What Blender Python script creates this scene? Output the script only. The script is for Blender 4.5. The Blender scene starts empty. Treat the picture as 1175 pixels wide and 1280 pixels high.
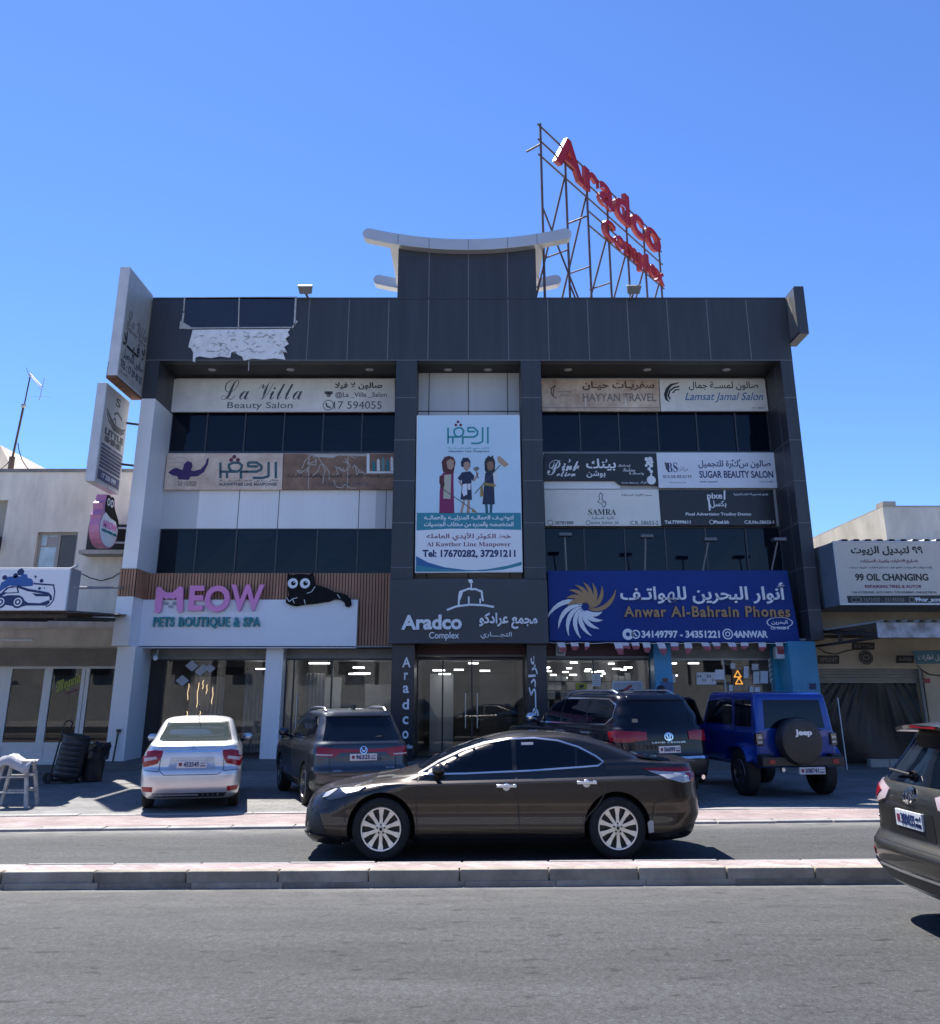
import bpy, bmesh, math, random
from mathutils import Vector, Matrix
from mathutils.bvhtree import BVHTree
from mathutils.geometry import delaunay_2d_cdt
random.seed(7)
SC = bpy.context.scene
COL = SC.collection
R = math.radians

# ---------------------------------------------------------------- camera
FPX, CX, CY, EYE = 1150.0, 587.5, 492.0, 1.9
PITCH = math.atan((864 - CY) / FPX)
CP, SP = math.cos(PITCH), math.sin(PITCH)
cam = bpy.data.cameras.new('camera')
cam.sensor_fit = 'HORIZONTAL'; cam.sensor_width = 36; cam.lens = 36 * FPX / 1175
cam.shift_y = -(640 - CY) / 1175
cam.clip_start = 0.1; cam.clip_end = 3000
camo = bpy.data.objects.new('camera', cam); COL.objects.link(camo)
camo.location = (0, 0, EYE); camo.rotation_euler = (R(90) + PITCH, 0, 0)
SC.camera = camo

# ---------------------------------------------------------------- sky and sun
SDX, SDY = 0.30, 0.535                       # how far a shadow runs per metre of height (to the right / towards the street)
SUN_EL = math.atan(1 / math.hypot(SDX, SDY))
W = bpy.data.worlds.new('World'); SC.world = W; W.use_nodes = True
nt = W.node_tree; bg = nt.nodes['Background']
sky = nt.nodes.new('ShaderNodeTexSky'); sky.sky_type = 'NISHITA'; sky.sun_disc = False
sky.sun_elevation = SUN_EL; sky.sun_rotation = math.atan2(-SDX, SDY)
sky.altitude = 0; sky.air_density = 1.0; sky.dust_density = 0.05; sky.ozone_density = 5.0
tint = nt.nodes.new('ShaderNodeMix'); tint.data_type = 'RGBA'; tint.blend_type = 'MULTIPLY'; tint.inputs['Factor'].default_value = 1.0
tint.inputs[7].default_value = (0.78, 1.0, 1.42, 1)
nt.links.new(sky.outputs[0], tint.inputs[6]); nt.links.new(tint.outputs[2], bg.inputs[0]); bg.inputs[1].default_value = 0.063
sun = bpy.data.lights.new('sun', 'SUN'); sun.energy = 4.3; sun.angle = R(0.5); sun.color = (1, 0.96, 0.9)
suno = bpy.data.objects.new('sun', sun); COL.objects.link(suno)
suno.rotation_euler = Vector((SDX, -SDY, -1)).to_track_quat('-Z', 'Y').to_euler(); suno.location = (-10, 40, 40)
SC.view_settings.view_transform = 'Standard'; SC.view_settings.look = 'None'
SC.view_settings.exposure = 1.2; SC.view_settings.gamma = 1
SC.render.engine = 'CYCLES'
SC.cycles.max_bounces = 8; SC.cycles.transparent_max_bounces = 12
SC.cycles.caustics_reflective = False; SC.cycles.caustics_refractive = False

# ---------------------------------------------------------------- photograph pixel -> place
def ray(px, py):
    u = (px - CX) / FPX; v = (CY - py) / FPX
    return u, CP - v * SP, SP + v * CP
def at(px, py, Y):                            # on the upright plane at distance Y: returns X, Z
    u, a, b = ray(px, py); t = Y / a
    return u * t, EYE + b * t
def atz(px, py, Z=0.0):                       # on level ground
    u, a, b = ray(px, py); t = (Z - EYE) / b
    return u * t, a * t
def atx(px, py, X):                           # on a plane facing sideways: returns Y, Z
    u, a, b = ray(px, py); t = X / u
    return a * t, EYE + b * t
def crop(x0, y0, s):
    return lambda x, y: (x0 + x / s, y0 + y / s)

# ---------------------------------------------------------------- materials
MATS = {}
def mat(name, col, rough=0.6, metal=0.0, spec=0.5, coat=0.0, var=0.0, scale=3.0, bump=0.0, bscale=None, emit=None, estr=0.0, streak=0.0, col2=None):
    if name in MATS: return MATS[name]
    m = bpy.data.materials.new(name); m.use_nodes = True; MATS[name] = m
    t = m.node_tree; b = t.nodes['Principled BSDF']
    b.inputs['Base Color'].default_value = (*col, 1); b.inputs['Roughness'].default_value = rough
    b.inputs['Metallic'].default_value = metal; b.inputs['Specular IOR Level'].default_value = spec
    b.inputs['Coat Weight'].default_value = coat; b.inputs['Coat Roughness'].default_value = 0.03
    if emit: b.inputs['Emission Color'].default_value = (*emit, 1); b.inputs['Emission Strength'].default_value = estr
    tc = t.nodes.new('ShaderNodeTexCoord'); mp = t.nodes.new('ShaderNodeMapping'); t.links.new(tc.outputs['Object'], mp.inputs[0])
    if streak: mp.inputs['Scale'].default_value = (1, 1, 1 / streak)
    if var:
        n = t.nodes.new('ShaderNodeTexNoise'); n.inputs['Scale'].default_value = scale; n.inputs['Detail'].default_value = 8; n.inputs['Roughness'].default_value = 0.65
        t.links.new(mp.outputs[0], n.inputs['Vector'])
        r = t.nodes.new('ShaderNodeValToRGB'); r.color_ramp.elements[0].position = 0.3; r.color_ramp.elements[1].position = 0.7
        c2 = col2 or tuple(c * (1 - var) for c in col)
        c1 = tuple(min(1, c * (1 + var * 0.5)) for c in col)
        r.color_ramp.elements[0].color = (*c2, 1); r.color_ramp.elements[1].color = (*c1, 1)
        t.links.new(n.outputs[0], r.inputs[0]); t.links.new(r.outputs[0], b.inputs['Base Color'])
        mr = t.nodes.new('ShaderNodeMapRange'); mr.inputs['To Min'].default_value = min(1, rough * 1.15); mr.inputs['To Max'].default_value = rough * 0.85
        t.links.new(n.outputs[0], mr.inputs[0]); t.links.new(mr.outputs[0], b.inputs['Roughness'])
    if bump:
        n2 = t.nodes.new('ShaderNodeTexNoise'); n2.inputs['Scale'].default_value = bscale or scale * 6; n2.inputs['Detail'].default_value = 6
        t.links.new(mp.outputs[0], n2.inputs['Vector'])
        bp = t.nodes.new('ShaderNodeBump'); bp.inputs['Strength'].default_value = bump; bp.inputs['Distance'].default_value = 0.02
        t.links.new(n2.outputs[0], bp.inputs['Height']); t.links.new(bp.outputs[0], b.inputs['Normal'])
    return m
def clear_glass(name, tint, refl=1.0):
    if name in MATS: return MATS[name]
    m = bpy.data.materials.new(name); m.use_nodes = True; MATS[name] = m
    t = m.node_tree; t.nodes.remove(t.nodes['Principled BSDF'])
    tr = t.nodes.new('ShaderNodeBsdfTransparent'); tr.inputs[0].default_value = (*tint, 1)
    gl = t.nodes.new('ShaderNodeBsdfGlossy'); gl.inputs['Roughness'].default_value = 0.01
    fr = t.nodes.new('ShaderNodeFresnel'); fr.inputs[0].default_value = 1.65
    ml = t.nodes.new('ShaderNodeMath'); ml.operation = 'MULTIPLY'; ml.inputs[1].default_value = refl
    mx = t.nodes.new('ShaderNodeMixShader')
    t.links.new(fr.outputs[0], ml.inputs[0]); t.links.new(ml.outputs[0], mx.inputs[0]); t.links.new(tr.outputs[0], mx.inputs[1]); t.links.new(gl.outputs[0], mx.inputs[2])
    t.links.new(mx.outputs[0], t.nodes['Material Output'].inputs[0])
    return m

# ---------------------------------------------------------------- mesh builder
def wloc(o):
    p = Vector((0, 0, 0))
    while o: p += o.location; o = o.parent
    return p
class MB:
    def __init__(s): s.v = []; s.f = []; s.m = []; s.sm = []
    def add(s, v, f, m=0, sm=False):
        b = len(s.v); s.v += [tuple(p) for p in v]
        for q in f: s.f.append([b + i for i in q]); s.m.append(m); s.sm.append(sm)
        return s
    def box(s, x0, x1, y0, y1, z0, z1, m=0):
        if x0 > x1: x0, x1 = x1, x0
        if y0 > y1: y0, y1 = y1, y0
        if z0 > z1: z0, z1 = z1, z0
        v = [(x0, y0, z0), (x1, y0, z0), (x1, y1, z0), (x0, y1, z0), (x0, y0, z1), (x1, y0, z1), (x1, y1, z1), (x0, y1, z1)]
        return s.add(v, [(0, 3, 2, 1), (4, 5, 6, 7), (0, 1, 5, 4), (1, 2, 6, 5), (2, 3, 7, 6), (3, 0, 4, 7)], m)
    def prism(s, pts, off, m=0):              # closed outline (3D points) pushed along off
        n = len(pts); off = Vector(off); p = [Vector(q) for q in pts]
        nr = Vector((0, 0, 0))
        for i in range(n):
            a, b = p[i], p[(i + 1) % n]
            nr += Vector(((a.y - b.y) * (a.z + b.z), (a.z - b.z) * (a.x + b.x), (a.x - b.x) * (a.y + b.y)))
        if nr.dot(off) > 0: p.reverse()
        v = p + [q + off for q in p]
        f = [list(range(n)), list(range(2 * n - 1, n - 1, -1))] + [(i, i + n, (i + 1) % n + n, (i + 1) % n) for i in range(n)]
        return s.add(v, f, m)
    def tube(s, a, b, r, n=8, m=0, r2=None):
        a, b = Vector(a), Vector(b); d = (b - a).normalized()
        u = d.orthogonal().normalized(); w = d.cross(u); r2 = r if r2 is None else r2
        v = [a + (u * math.cos(2 * math.pi * i / n) + w * math.sin(2 * math.pi * i / n)) * r for i in range(n)]
        v += [b + (u * math.cos(2 * math.pi * i / n) + w * math.sin(2 * math.pi * i / n)) * r2 for i in range(n)]
        return s.add(v, [(i, (i + 1) % n, (i + 1) % n + n, i + n) for i in range(n)], m, n > 6).add(v, [list(range(n - 1, -1, -1)), list(range(n, 2 * n))], m)
    def path(s, pts, r, n=6, m=0):
        for i in range(len(pts) - 1): s.tube(pts[i], pts[i + 1], r, n, m)
        return s
    def lathe(s, prof, o, ax, n=32, m=0, sm=True, closed=False):   # prof: (radius, distance along ax)
        o, ax = Vector(o), Vector(ax).normalized(); u = ax.orthogonal().normalized(); w = ax.cross(u); v = []
        for r, h in prof:
            for i in range(n):
                a = 2 * math.pi * i / n; v.append(o + ax * h + (u * math.cos(a) + w * math.sin(a)) * r)
        k = len(prof); f = []
        for j in range(k if closed else k - 1):
            for i in range(n): f.append((j * n + i, j * n + (i + 1) % n, ((j + 1) % k) * n + (i + 1) % n, ((j + 1) % k) * n + i))
        return s.add(v, f, m, sm)
    def build(s, name, mats, parent=None, local=False, bevel=0.0, angle=35):
        me = bpy.data.meshes.new(name); v = s.v
        if not local:
            o0 = wloc(parent) if parent else Vector((0, 0, 0)); v = [(p[0] - o0.x, p[1] - o0.y, p[2] - o0.z) for p in v]
        me.from_pydata(v, [], s.f); me.polygons.foreach_set('material_index', s.m); me.polygons.foreach_set('use_smooth', s.sm)
        for m in (mats if isinstance(mats, (list, tuple)) else [mats]): me.materials.append(m)
        me.update()
        o = bpy.data.objects.new(name, me); COL.objects.link(o)
        if parent: o.parent = parent
        if any(s.sm): me.set_sharp_from_angle(angle=R(angle))
        if bevel:
            b = o.modifiers.new('bevel', 'BEVEL'); b.width = bevel; b.segments = 2; b.limit_method = 'ANGLE'; b.angle_limit = R(50)
        return o
def tag(o, label=None, cat=None, group=None, kind=None):
    if label: o['label'] = label
    if cat: o['category'] = cat
    if group: o['group'] = group
    if kind: o['kind'] = kind
    return o
def thing(name, label, cat, loc=(0, 0, 0), group=None):
    o = bpy.data.objects.new(name, None); COL.objects.link(o); o.location = loc; o.empty_display_size = 0.2
    return tag(o, label, cat, group)
def copy_tree(o, parent=None):
    c = o.copy(); COL.objects.link(c); c.parent = parent
    for ch in list(o.children): copy_tree(ch, c)
    return c

# ---------------------------------------------------------------- writing
AR = {}
for ch, st, n in [('ء', 0xFE80, 1), ('آ', 0xFE81, 2), ('أ', 0xFE83, 2), ('ؤ', 0xFE85, 2), ('إ', 0xFE87, 2), ('ئ', 0xFE89, 4), ('ا', 0xFE8D, 2), ('ب', 0xFE8F, 4), ('ة', 0xFE93, 2),
                  ('ت', 0xFE95, 4), ('ث', 0xFE99, 4), ('ج', 0xFE9D, 4), ('ح', 0xFEA1, 4), ('خ', 0xFEA5, 4), ('د', 0xFEA9, 2), ('ذ', 0xFEAB, 2), ('ر', 0xFEAD, 2), ('ز', 0xFEAF, 2),
                  ('س', 0xFEB1, 4), ('ش', 0xFEB5, 4), ('ص', 0xFEB9, 4), ('ض', 0xFEBD, 4), ('ط', 0xFEC1, 4), ('ظ', 0xFEC5, 4), ('ع', 0xFEC9, 4), ('غ', 0xFECD, 4), ('ف', 0xFED1, 4),
                  ('ق', 0xFED5, 4), ('ك', 0xFED9, 4), ('ل', 0xFEDD, 4), ('م', 0xFEE1, 4), ('ن', 0xFEE5, 4), ('ه', 0xFEE9, 4), ('و', 0xFEED, 2), ('ى', 0xFEEF, 2), ('ي', 0xFEF1, 4), ('پ', 0xFB56, 4)]:
    AR[ch] = (st, n)
LA = {'آ': 0xFEF5, 'أ': 0xFEF7, 'إ': 0xFEF9, 'ا': 0xFEFB}
def shape_arabic(s):
    out = []; i = 0
    def joins_next(c): return c == 'ـ' or (c in AR and AR[c][1] == 4)
    prev = None
    while i < len(s):
        c = s[i]
        if c not in AR: out.append(c); prev = c; i += 1; continue
        pj = prev is not None and joins_next(prev)
        if c == 'ل' and i + 1 < len(s) and s[i + 1] in LA:
            out.append(chr(LA[s[i + 1]] + (1 if pj else 0))); prev = s[i + 1]; i += 2; continue
        st, n = AR[c]; nx = s[i + 1] if i + 1 < len(s) else None
        nj = n == 4 and nx is not None and (nx == 'ـ' or (nx in AR and AR[nx][1] >= 2))
        out.append(chr(st + (3 if pj and nj else 2 if nj else 1 if pj and n > 1 else 0))); prev = c; i += 1
    return ''.join(reversed(out))
def script_face(s, base_up, base_lo):         # latin letters in one of the built-in font's script / serif faces
    return ''.join(chr(base_up + ord(c) - 65) if 'A' <= c <= 'Z' else chr(base_lo + ord(c) - 97) if 'a' <= c <= 'z' else c for c in s)
def curly(s): return script_face(s, 0x1D4D0, 0x1D4EA)
_thin = {'L': 'ℒ', 'B': 'ℬ', 'E': 'ℰ', 'F': 'ℱ', 'H': 'ℋ', 'I': 'ℐ', 'M': 'ℳ', 'R': 'ℛ', 'e': 'ℯ', 'g': 'ℊ', 'o': 'ℴ'}
def fine_script(s): return ''.join(_thin.get(c) or script_face(c, 0x1D49C, 0x1D4B6) for c in s)
def serif(s): return script_face(s, 0x1D400, 0x1D41A)
def black_letter(s): return script_face(s, 0x1D56C, 0x1D586)
_tc = {}
def glyphs(body, bold=0.0, shear=0.0, space=1.0, res=3):
    k = (body, bold, shear, space)
    if k not in _tc:
        c = bpy.data.curves.new('writing', 'FONT'); c.body = body; c.extrude = 0.5; c.fill_mode = 'FRONT'
        c.offset = bold; c.shear = shear; c.space_character = space; c.resolution_u = res
        o = bpy.data.objects.new('writing', c); me = bpy.data.meshes.new_from_object(o)
        v = [tuple(p.co) for p in me.vertices]; f = [list(p.vertices) for p in me.polygons]
        bpy.data.objects.remove(o); bpy.data.curves.remove(c); bpy.data.meshes.remove(me)
        x0, x1 = min(p[0] for p in v), max(p[0] for p in v); y0, y1 = min(p[1] for p in v), max(p[1] for p in v)
        par = list(range(len(v)))
        def find(i):
            while par[i] != i: par[i] = par[par[i]]; i = par[i]
            return i
        for q in f:
            for j in q[1:]: par[find(j)] = find(q[0])
        ids = {}; lift = [1 + .10 * (ids.setdefault(find(i), len(ids)) % 4) for i in range(len(v))]
        _tc[k] = ([((p[0] - x0) / (x1 - x0), (p[1] - y0) / (y1 - y0), (p[2] + 0.5) * lift[i]) for i, p in enumerate(v)], f)
    return _tc[k]
class Board:
    """a flat board; marks are laid on its face. pl(a, b, d): place on the face, d metres proud"""
    def __init__(s, pl): s.pl = pl; s.parts = {}
    def mb(s, m, name='lettering'): return s.parts.setdefault((name, m.name), (MB(), m))[0]
    def text(s, body, a0, a1, b0, b1, m, d=0.004, bold=0.0, shear=0.0, space=1.0, name='lettering', arabic=False, base=-0.001):
        if arabic: body = shape_arabic(body)
        v, f = glyphs(body, bold, shear, space)
        s.mb(m, name).add([s.pl(a0 + (a1 - a0) * x, b0 + (b1 - b0) * y, base + (d - base) * z) for x, y, z in v], f)
    def poly(s, pts, m, d=0.004, name='emblem', base=-0.001):
        n = len(pts); ar = sum(pts[i][0] * pts[(i + 1) % n][1] - pts[(i + 1) % n][0] * pts[i][1] for i in range(n))
        if ar < 0: pts = list(reversed(pts))
        v = [s.pl(a, b, base) for a, b in pts] + [s.pl(a, b, d) for a, b in pts]
        s.mb(m, name).add(v, [list(range(n, 2 * n))] + [(i, (i + 1) % n, (i + 1) % n + n, i + n) for i in range(n)])
    def line(s, pts, w, m, d=0.004, name='emblem', taper=None):
        n = len(pts)
        for i in range(n - 1):
            (x0, y0), (x1, y1) = pts[i], pts[i + 1]; l = math.hypot(x1 - x0, y1 - y0) or 1e-6
            w0 = w * (taper(i / (n - 1)) if taper else 1) / 2; w1 = w * (taper((i + 1) / (n - 1)) if taper else 1) / 2
            ux, uy = (y1 - y0) / l, -(x1 - x0) / l; e = 0.25 * w0
            ex, ey = (x1 - x0) / l * e, (y1 - y0) / l * e; dd = d + 0.0004 * (i % 2)
            s.poly([(x0 - ex + ux * w0, y0 - ey + uy * w0), (x1 + ex + ux * w1, y1 + ey + uy * w1), (x1 + ex - ux * w1, y1 + ey - uy * w1), (x0 - ex - ux * w0, y0 - ey - uy * w0)], m, dd, name)
    def ring(s, c, r, w, m, d=0.004, n=28, name='emblem', sy=1.0, a0=0, a1=360, base=-0.001):
        k = max(3, int(n * abs(a1 - a0) / 360)); A = [R(a0 + (a1 - a0) * i / k) for i in range(k + 1)]
        for i in range(k):
            p = lambda rr, a: (c[0] + rr * math.cos(a), c[1] + rr * math.sin(a) * sy)
            s.poly([p(r + w / 2, A[i]), p(r + w / 2, A[i + 1]), p(r - w / 2, A[i + 1]), p(r - w / 2, A[i])], m, d, name, base)
    def disc(s, c, r, m, d=0.004, n=24, name='emblem', sy=1.0, base=-0.001):
        s.poly([(c[0] + r * math.cos(2 * math.pi * i / n), c[1] + r * sy * math.sin(2 * math.pi * i / n)) for i in range(n)], m, d, name, base)
    def rect(s, a0, a1, b0, b1, m, d=0.004, name='emblem'): s.poly([(a0, b0), (a1, b0), (a1, b1), (a0, b1)], m, d, name)
    def finish(s, parent, local=False):
        for (name, _), (mb, m) in s.parts.items(): mb.build(name, m, parent, local)
class PxBoard(Board):
    """a board parallel to the street at distance Y; marks are given by where the photograph shows them"""
    def __init__(s, Y, view=None, warp=None):
        s.Y = Y; s.view = view or (lambda x, y: (x, y)); s.warp = warp or (lambda x: 0.0)
        super().__init__(lambda a, b, d: (a, s.Y - s.warp(a) - d, b))
    def P(s, x, y): return at(*s.view(x, y), s.Y)
    def ptext(s, body, l, r, t, b, m, **k):
        xl, zb = s.P(l, b); xr, _ = s.P(r, b); _, zt = s.P(l, t); s.text(body, xl, xr, zb, zt, m, **k)
    def ppoly(s, pts, m, **k): s.poly([s.P(*p) for p in pts], m, **k)
    def pline(s, pts, w, m, **k): s.line([s.P(*p) for p in pts], w, m, **k)
    def board(s, pts, thick, m, parent, name='board', bevel=0.008, edge=None):
        q = [s.P(*p) for p in pts]; mb = MB()
        mb.prism([(x, s.Y, z) for x, z in q], (0, thick, 0)); return mb.build(name, m, parent, bevel=bevel)
def q4(l, t, r, b): return [(l, t), (r, t), (r, b), (l, b)]
def rgb(r, g, b): return tuple((c / 255 / 12.92) if c / 255 <= 0.04045 else ((c / 255 + 0.055) / 1.055) ** 2.4 for c in (r, g, b))
# ================================================================ materials of the place
acp = mat('dark_cladding', (0.046, 0.048, 0.056), 0.42, 0.0, 0.45, var=0.28, scale=2.2, streak=9)
joint = mat('grey_joint', (0.16, 0.165, 0.18), 0.7)
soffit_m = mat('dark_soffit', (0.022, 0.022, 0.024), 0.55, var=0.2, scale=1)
wht = mat('white_cladding', (0.88, 0.87, 0.86), 0.38, var=0.05, scale=1.6, streak=9)
gry = mat('grey_cladding', (0.60, 0.60, 0.60), 0.42, var=0.08, scale=1.6, streak=9)
seam = mat('dark_seam', (0.05, 0.05, 0.06), 0.7)
navyglass = mat('navy_glass', (0.003, 0.006, 0.016), 0.04, 0.0, 0.3, var=0.4, scale=0.35)
glass_tones = [navyglass, mat('navy_glass_blind', (.006, .009, .017), .06, 0, .3, var=.5, scale=1.2, streak=.12), mat('navy_glass_deep', (.0015, .003, .009), .03, 0, .3)]
mull = mat('mullion', (0.05, 0.056, 0.07), 0.4)
wood = mat('wood_slat', (0.46, 0.23, 0.13), 0.55, var=0.35, scale=2.0, streak=14)
woodback = mat('wood_back', (0.035, 0.018, 0.014), 0.7)
concrete = mat('weathered_concrete', (0.42, 0.40, 0.36), 0.85, var=0.3, scale=0.8, bump=0.3, bscale=14)
crescent_m = mat('pale_metal', (0.52, 0.53, 0.55), 0.35, 0.2, var=0.12, scale=0.6)
roof_m = mat('roof_screed', (0.35, 0.34, 0.32), 0.9, var=0.3)
shut = mat('shutter_grey', (0.23, 0.22, 0.20), 0.5, 0.2, var=0.2, scale=2)
maroon = mat('maroon_shutter', (0.07, 0.009, 0.016), 0.45, var=0.25, scale=2)
navyp = mat('navy_panel', (0.008, 0.010, 0.022), 0.3, var=0.2, scale=1)
blue_p = mat('blue_pillar', (0.03, 0.26, 0.46), 0.4, var=0.15, scale=1.2)
cyan_p = mat('cyan_pillar', (0.04, 0.36, 0.55), 0.4, var=0.15, scale=1.2)
pane = clear_glass('shop_glass', (0.62, 0.66, 0.68))
steel = mat('steel', (0.55, 0.56, 0.58), 0.3, 0.9)
alu = mat('white_frame', (0.84, 0.84, 0.84), 0.4, var=0.08)
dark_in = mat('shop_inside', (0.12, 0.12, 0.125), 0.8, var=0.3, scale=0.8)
dark_fl = mat('shop_floor', (0.12, 0.115, 0.11), 0.35, var=0.2, scale=1)
lamp_m = mat('lit_lamp', (0.9, 0.9, 0.9), 0.5, emit=(1, 0.98, 0.95), estr=3.2)
warm_m = mat('warm_lamp', (0.9, 0.7, 0.4), 0.5, emit=(1, 0.70, 0.38), estr=1.1)
black = mat('black_paint', (0.012, 0.012, 0.013), 0.4)
rubber = mat('rubber', (0.018, 0.018, 0.019), 0.75, var=0.3, scale=12)
offw = mat('white_paint', (0.72, 0.72, 0.72), 0.45)
curtain_m = mat('brown_curtain', (0.05, 0.042, 0.036), 0.85, var=0.35, scale=3, streak=12)

# ================================================================ ground
def asphalt():
    m = bpy.data.materials.new('asphalt'); m.use_nodes = True; t = m.node_tree; b = t.nodes['Principled BSDF']; L = t.links.new
    N = t.nodes.new
    tc = N('ShaderNodeTexCoord'); sep = N('ShaderNodeSeparateXYZ'); L(tc.outputs['Object'], sep.inputs[0])
    def math_(op, a, b=None, c=None, clamp=False):
        n = N('ShaderNodeMath'); n.operation = op; n.use_clamp = clamp
        for i, x in enumerate((a, b, c)):
            if x is None: continue
            if hasattr(x, 'default_value') or hasattr(x, 'links'): L(x, n.inputs[i])
            else: n.inputs[i].default_value = x
        return n.outputs[0]
    def noise(scale, det=6, sx=1, sy=1, rough=0.6):
        mp = N('ShaderNodeMapping'); mp.inputs['Scale'].default_value = (sx, sy, 1); L(tc.outputs['Object'], mp.inputs[0])
        n = N('ShaderNodeTexNoise'); n.inputs['Scale'].default_value = scale; n.inputs['Detail'].default_value = det; n.inputs['Roughness'].default_value = rough
        L(mp.outputs[0], n.inputs['Vector']); return n.outputs[0]
    fine = noise(42, 6, .8, 1, .85); mid = noise(2.2, 9, .3, 1, .7); big = noise(0.55, 5, .12, 1); grit = noise(70, 3)
    v = math_('MULTIPLY_ADD', math_('MULTIPLY_ADD', fine, 3.6, -1.3, clamp=True), 0.95, 0.52)
    def specks(scale, thr, gain):
        n = N('ShaderNodeTexVoronoi'); n.inputs['Scale'].default_value = scale; L(tc.outputs['Object'], n.inputs['Vector'])
        sp = N('ShaderNodeSeparateColor'); L(n.outputs['Color'], sp.inputs[0])
        near = math_('MULTIPLY', math_('SUBTRACT', 0.33, n.outputs['Distance'], clamp=True), 8.0, clamp=True)
        return math_('MULTIPLY', near, math_('MULTIPLY', math_('SUBTRACT', sp.outputs[0], thr, clamp=True), gain, clamp=True))
    v = math_('MULTIPLY', v, math_('SUBTRACT', 1.0, math_('MULTIPLY', specks(38, .72, 6.0), .5)))
    v = math_('ADD', v, math_('MULTIPLY', specks(31, .86, 8.0), .8))
    v = math_('MULTIPLY', v, math_('MULTIPLY_ADD', math_('MULTIPLY_ADD', mid, 2.2, -.6, clamp=True), 0.5, 0.75))
    v = math_('MULTIPLY', v, math_('MULTIPLY_ADD', math_('MULTIPLY_ADD', big, 2.4, -.7, clamp=True), 0.42, 0.79))
    v = math_('MULTIPLY', v, math_('MULTIPLY_ADD', grit, 0.9, 0.55))
    clump = noise(17, 5, 1, .7, .75); v = math_('MULTIPLY', v, math_('MULTIPLY_ADD', math_('MULTIPLY_ADD', clump, 3.2, -1.1, clamp=True), 0.6, 0.72))
    # dark tar stains, stretched along the road
    st = noise(7.0, 3, .5, 1.2, .5); sm = math_('MULTIPLY', math_('SUBTRACT', st, 0.625, clamp=True), 16.0, clamp=True)
    v = math_('MULTIPLY', v, math_('SUBTRACT', 1.0, math_('MULTIPLY', sm, 0.55)))
    v = math_('MULTIPLY', v, 0.053)
    # small cracks
    vo = N('ShaderNodeTexVoronoi'); vo.feature = 'DISTANCE_TO_EDGE'; vo.inputs['Scale'].default_value = 0.42
    wn = N('ShaderNodeTexNoise'); wn.inputs['Scale'].default_value = 2.5; wn.inputs['Detail'].default_value = 5; L(tc.outputs['Object'], wn.inputs['Vector'])
    va = N('ShaderNodeVectorMath'); va.operation = 'MULTIPLY_ADD'; L(wn.outputs[1], va.inputs[0]); va.inputs[1].default_value = (.9, .9, .9); L(tc.outputs['Object'], va.inputs[2]); L(va.outputs[0], vo.inputs['Vector'])
    cr = math_('MULTIPLY', math_('SUBTRACT', 0.008, vo.outputs['Distance'], clamp=True), 160.0, clamp=True)
    cr = math_('MULTIPLY', cr, math_('MULTIPLY', math_('SUBTRACT', noise(.7, 3), .5, clamp=True), 4.0, clamp=True))
    v = math_('MULTIPLY', v, math_('SUBTRACT', 1.0, math_('MULTIPLY', cr, 0.55)))
    # sand blown against the kerbs
    def dust(a, s, w, side):
        d = math_('SUBTRACT', math_('MULTIPLY_ADD', sep.outputs[0], s, a), sep.outputs[1])
        if side < 0: d = math_('MULTIPLY', d, -1.0)
        g = math_('MULTIPLY', math_('SUBTRACT', 1.0, math_('DIVIDE', d, w), clamp=True), math_('GREATER_THAN', d, -0.03))
        return math_('MULTIPLY', math_('POWER', g, 1.5), math_('MULTIPLY_ADD', noise(5, 6, .5, 1), 1.6, -0.25, clamp=True), clamp=True)
    du = math_('MAXIMUM', math_('MAXIMUM', math_('MULTIPLY', dust(10.51, .034, 2.2, 1), .32), dust(10.50, .034, .34, 1)), dust(14.86, .082, .9, 1))
    mx = N('ShaderNodeMix'); mx.data_type = 'RGBA'; cc = N('ShaderNodeCombineColor')
    L(math_('MULTIPLY', v, .97), cc.inputs[0]); L(math_('MULTIPLY', v, 1.0), cc.inputs[1]); L(math_('MULTIPLY', v, 1.01), cc.inputs[2])
    L(math_('MULTIPLY', du, 0.95), mx.inputs['Factor']); L(cc.outputs[0], mx.inputs[6]); mx.inputs[7].default_value = (.30, .285, .26, 1)
    L(mx.outputs[2], b.inputs['Base Color']); b.inputs['Roughness'].default_value = 0.82; b.inputs['Specular IOR Level'].default_value = 0.35
    bp = N('ShaderNodeBump'); bp.inputs['Strength'].default_value = 0.55; bp.inputs['Distance'].default_value = 0.006; L(math_('ADD', fine, grit), bp.inputs['Height']); L(bp.outputs[0], b.inputs['Normal'])
    return m
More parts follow.
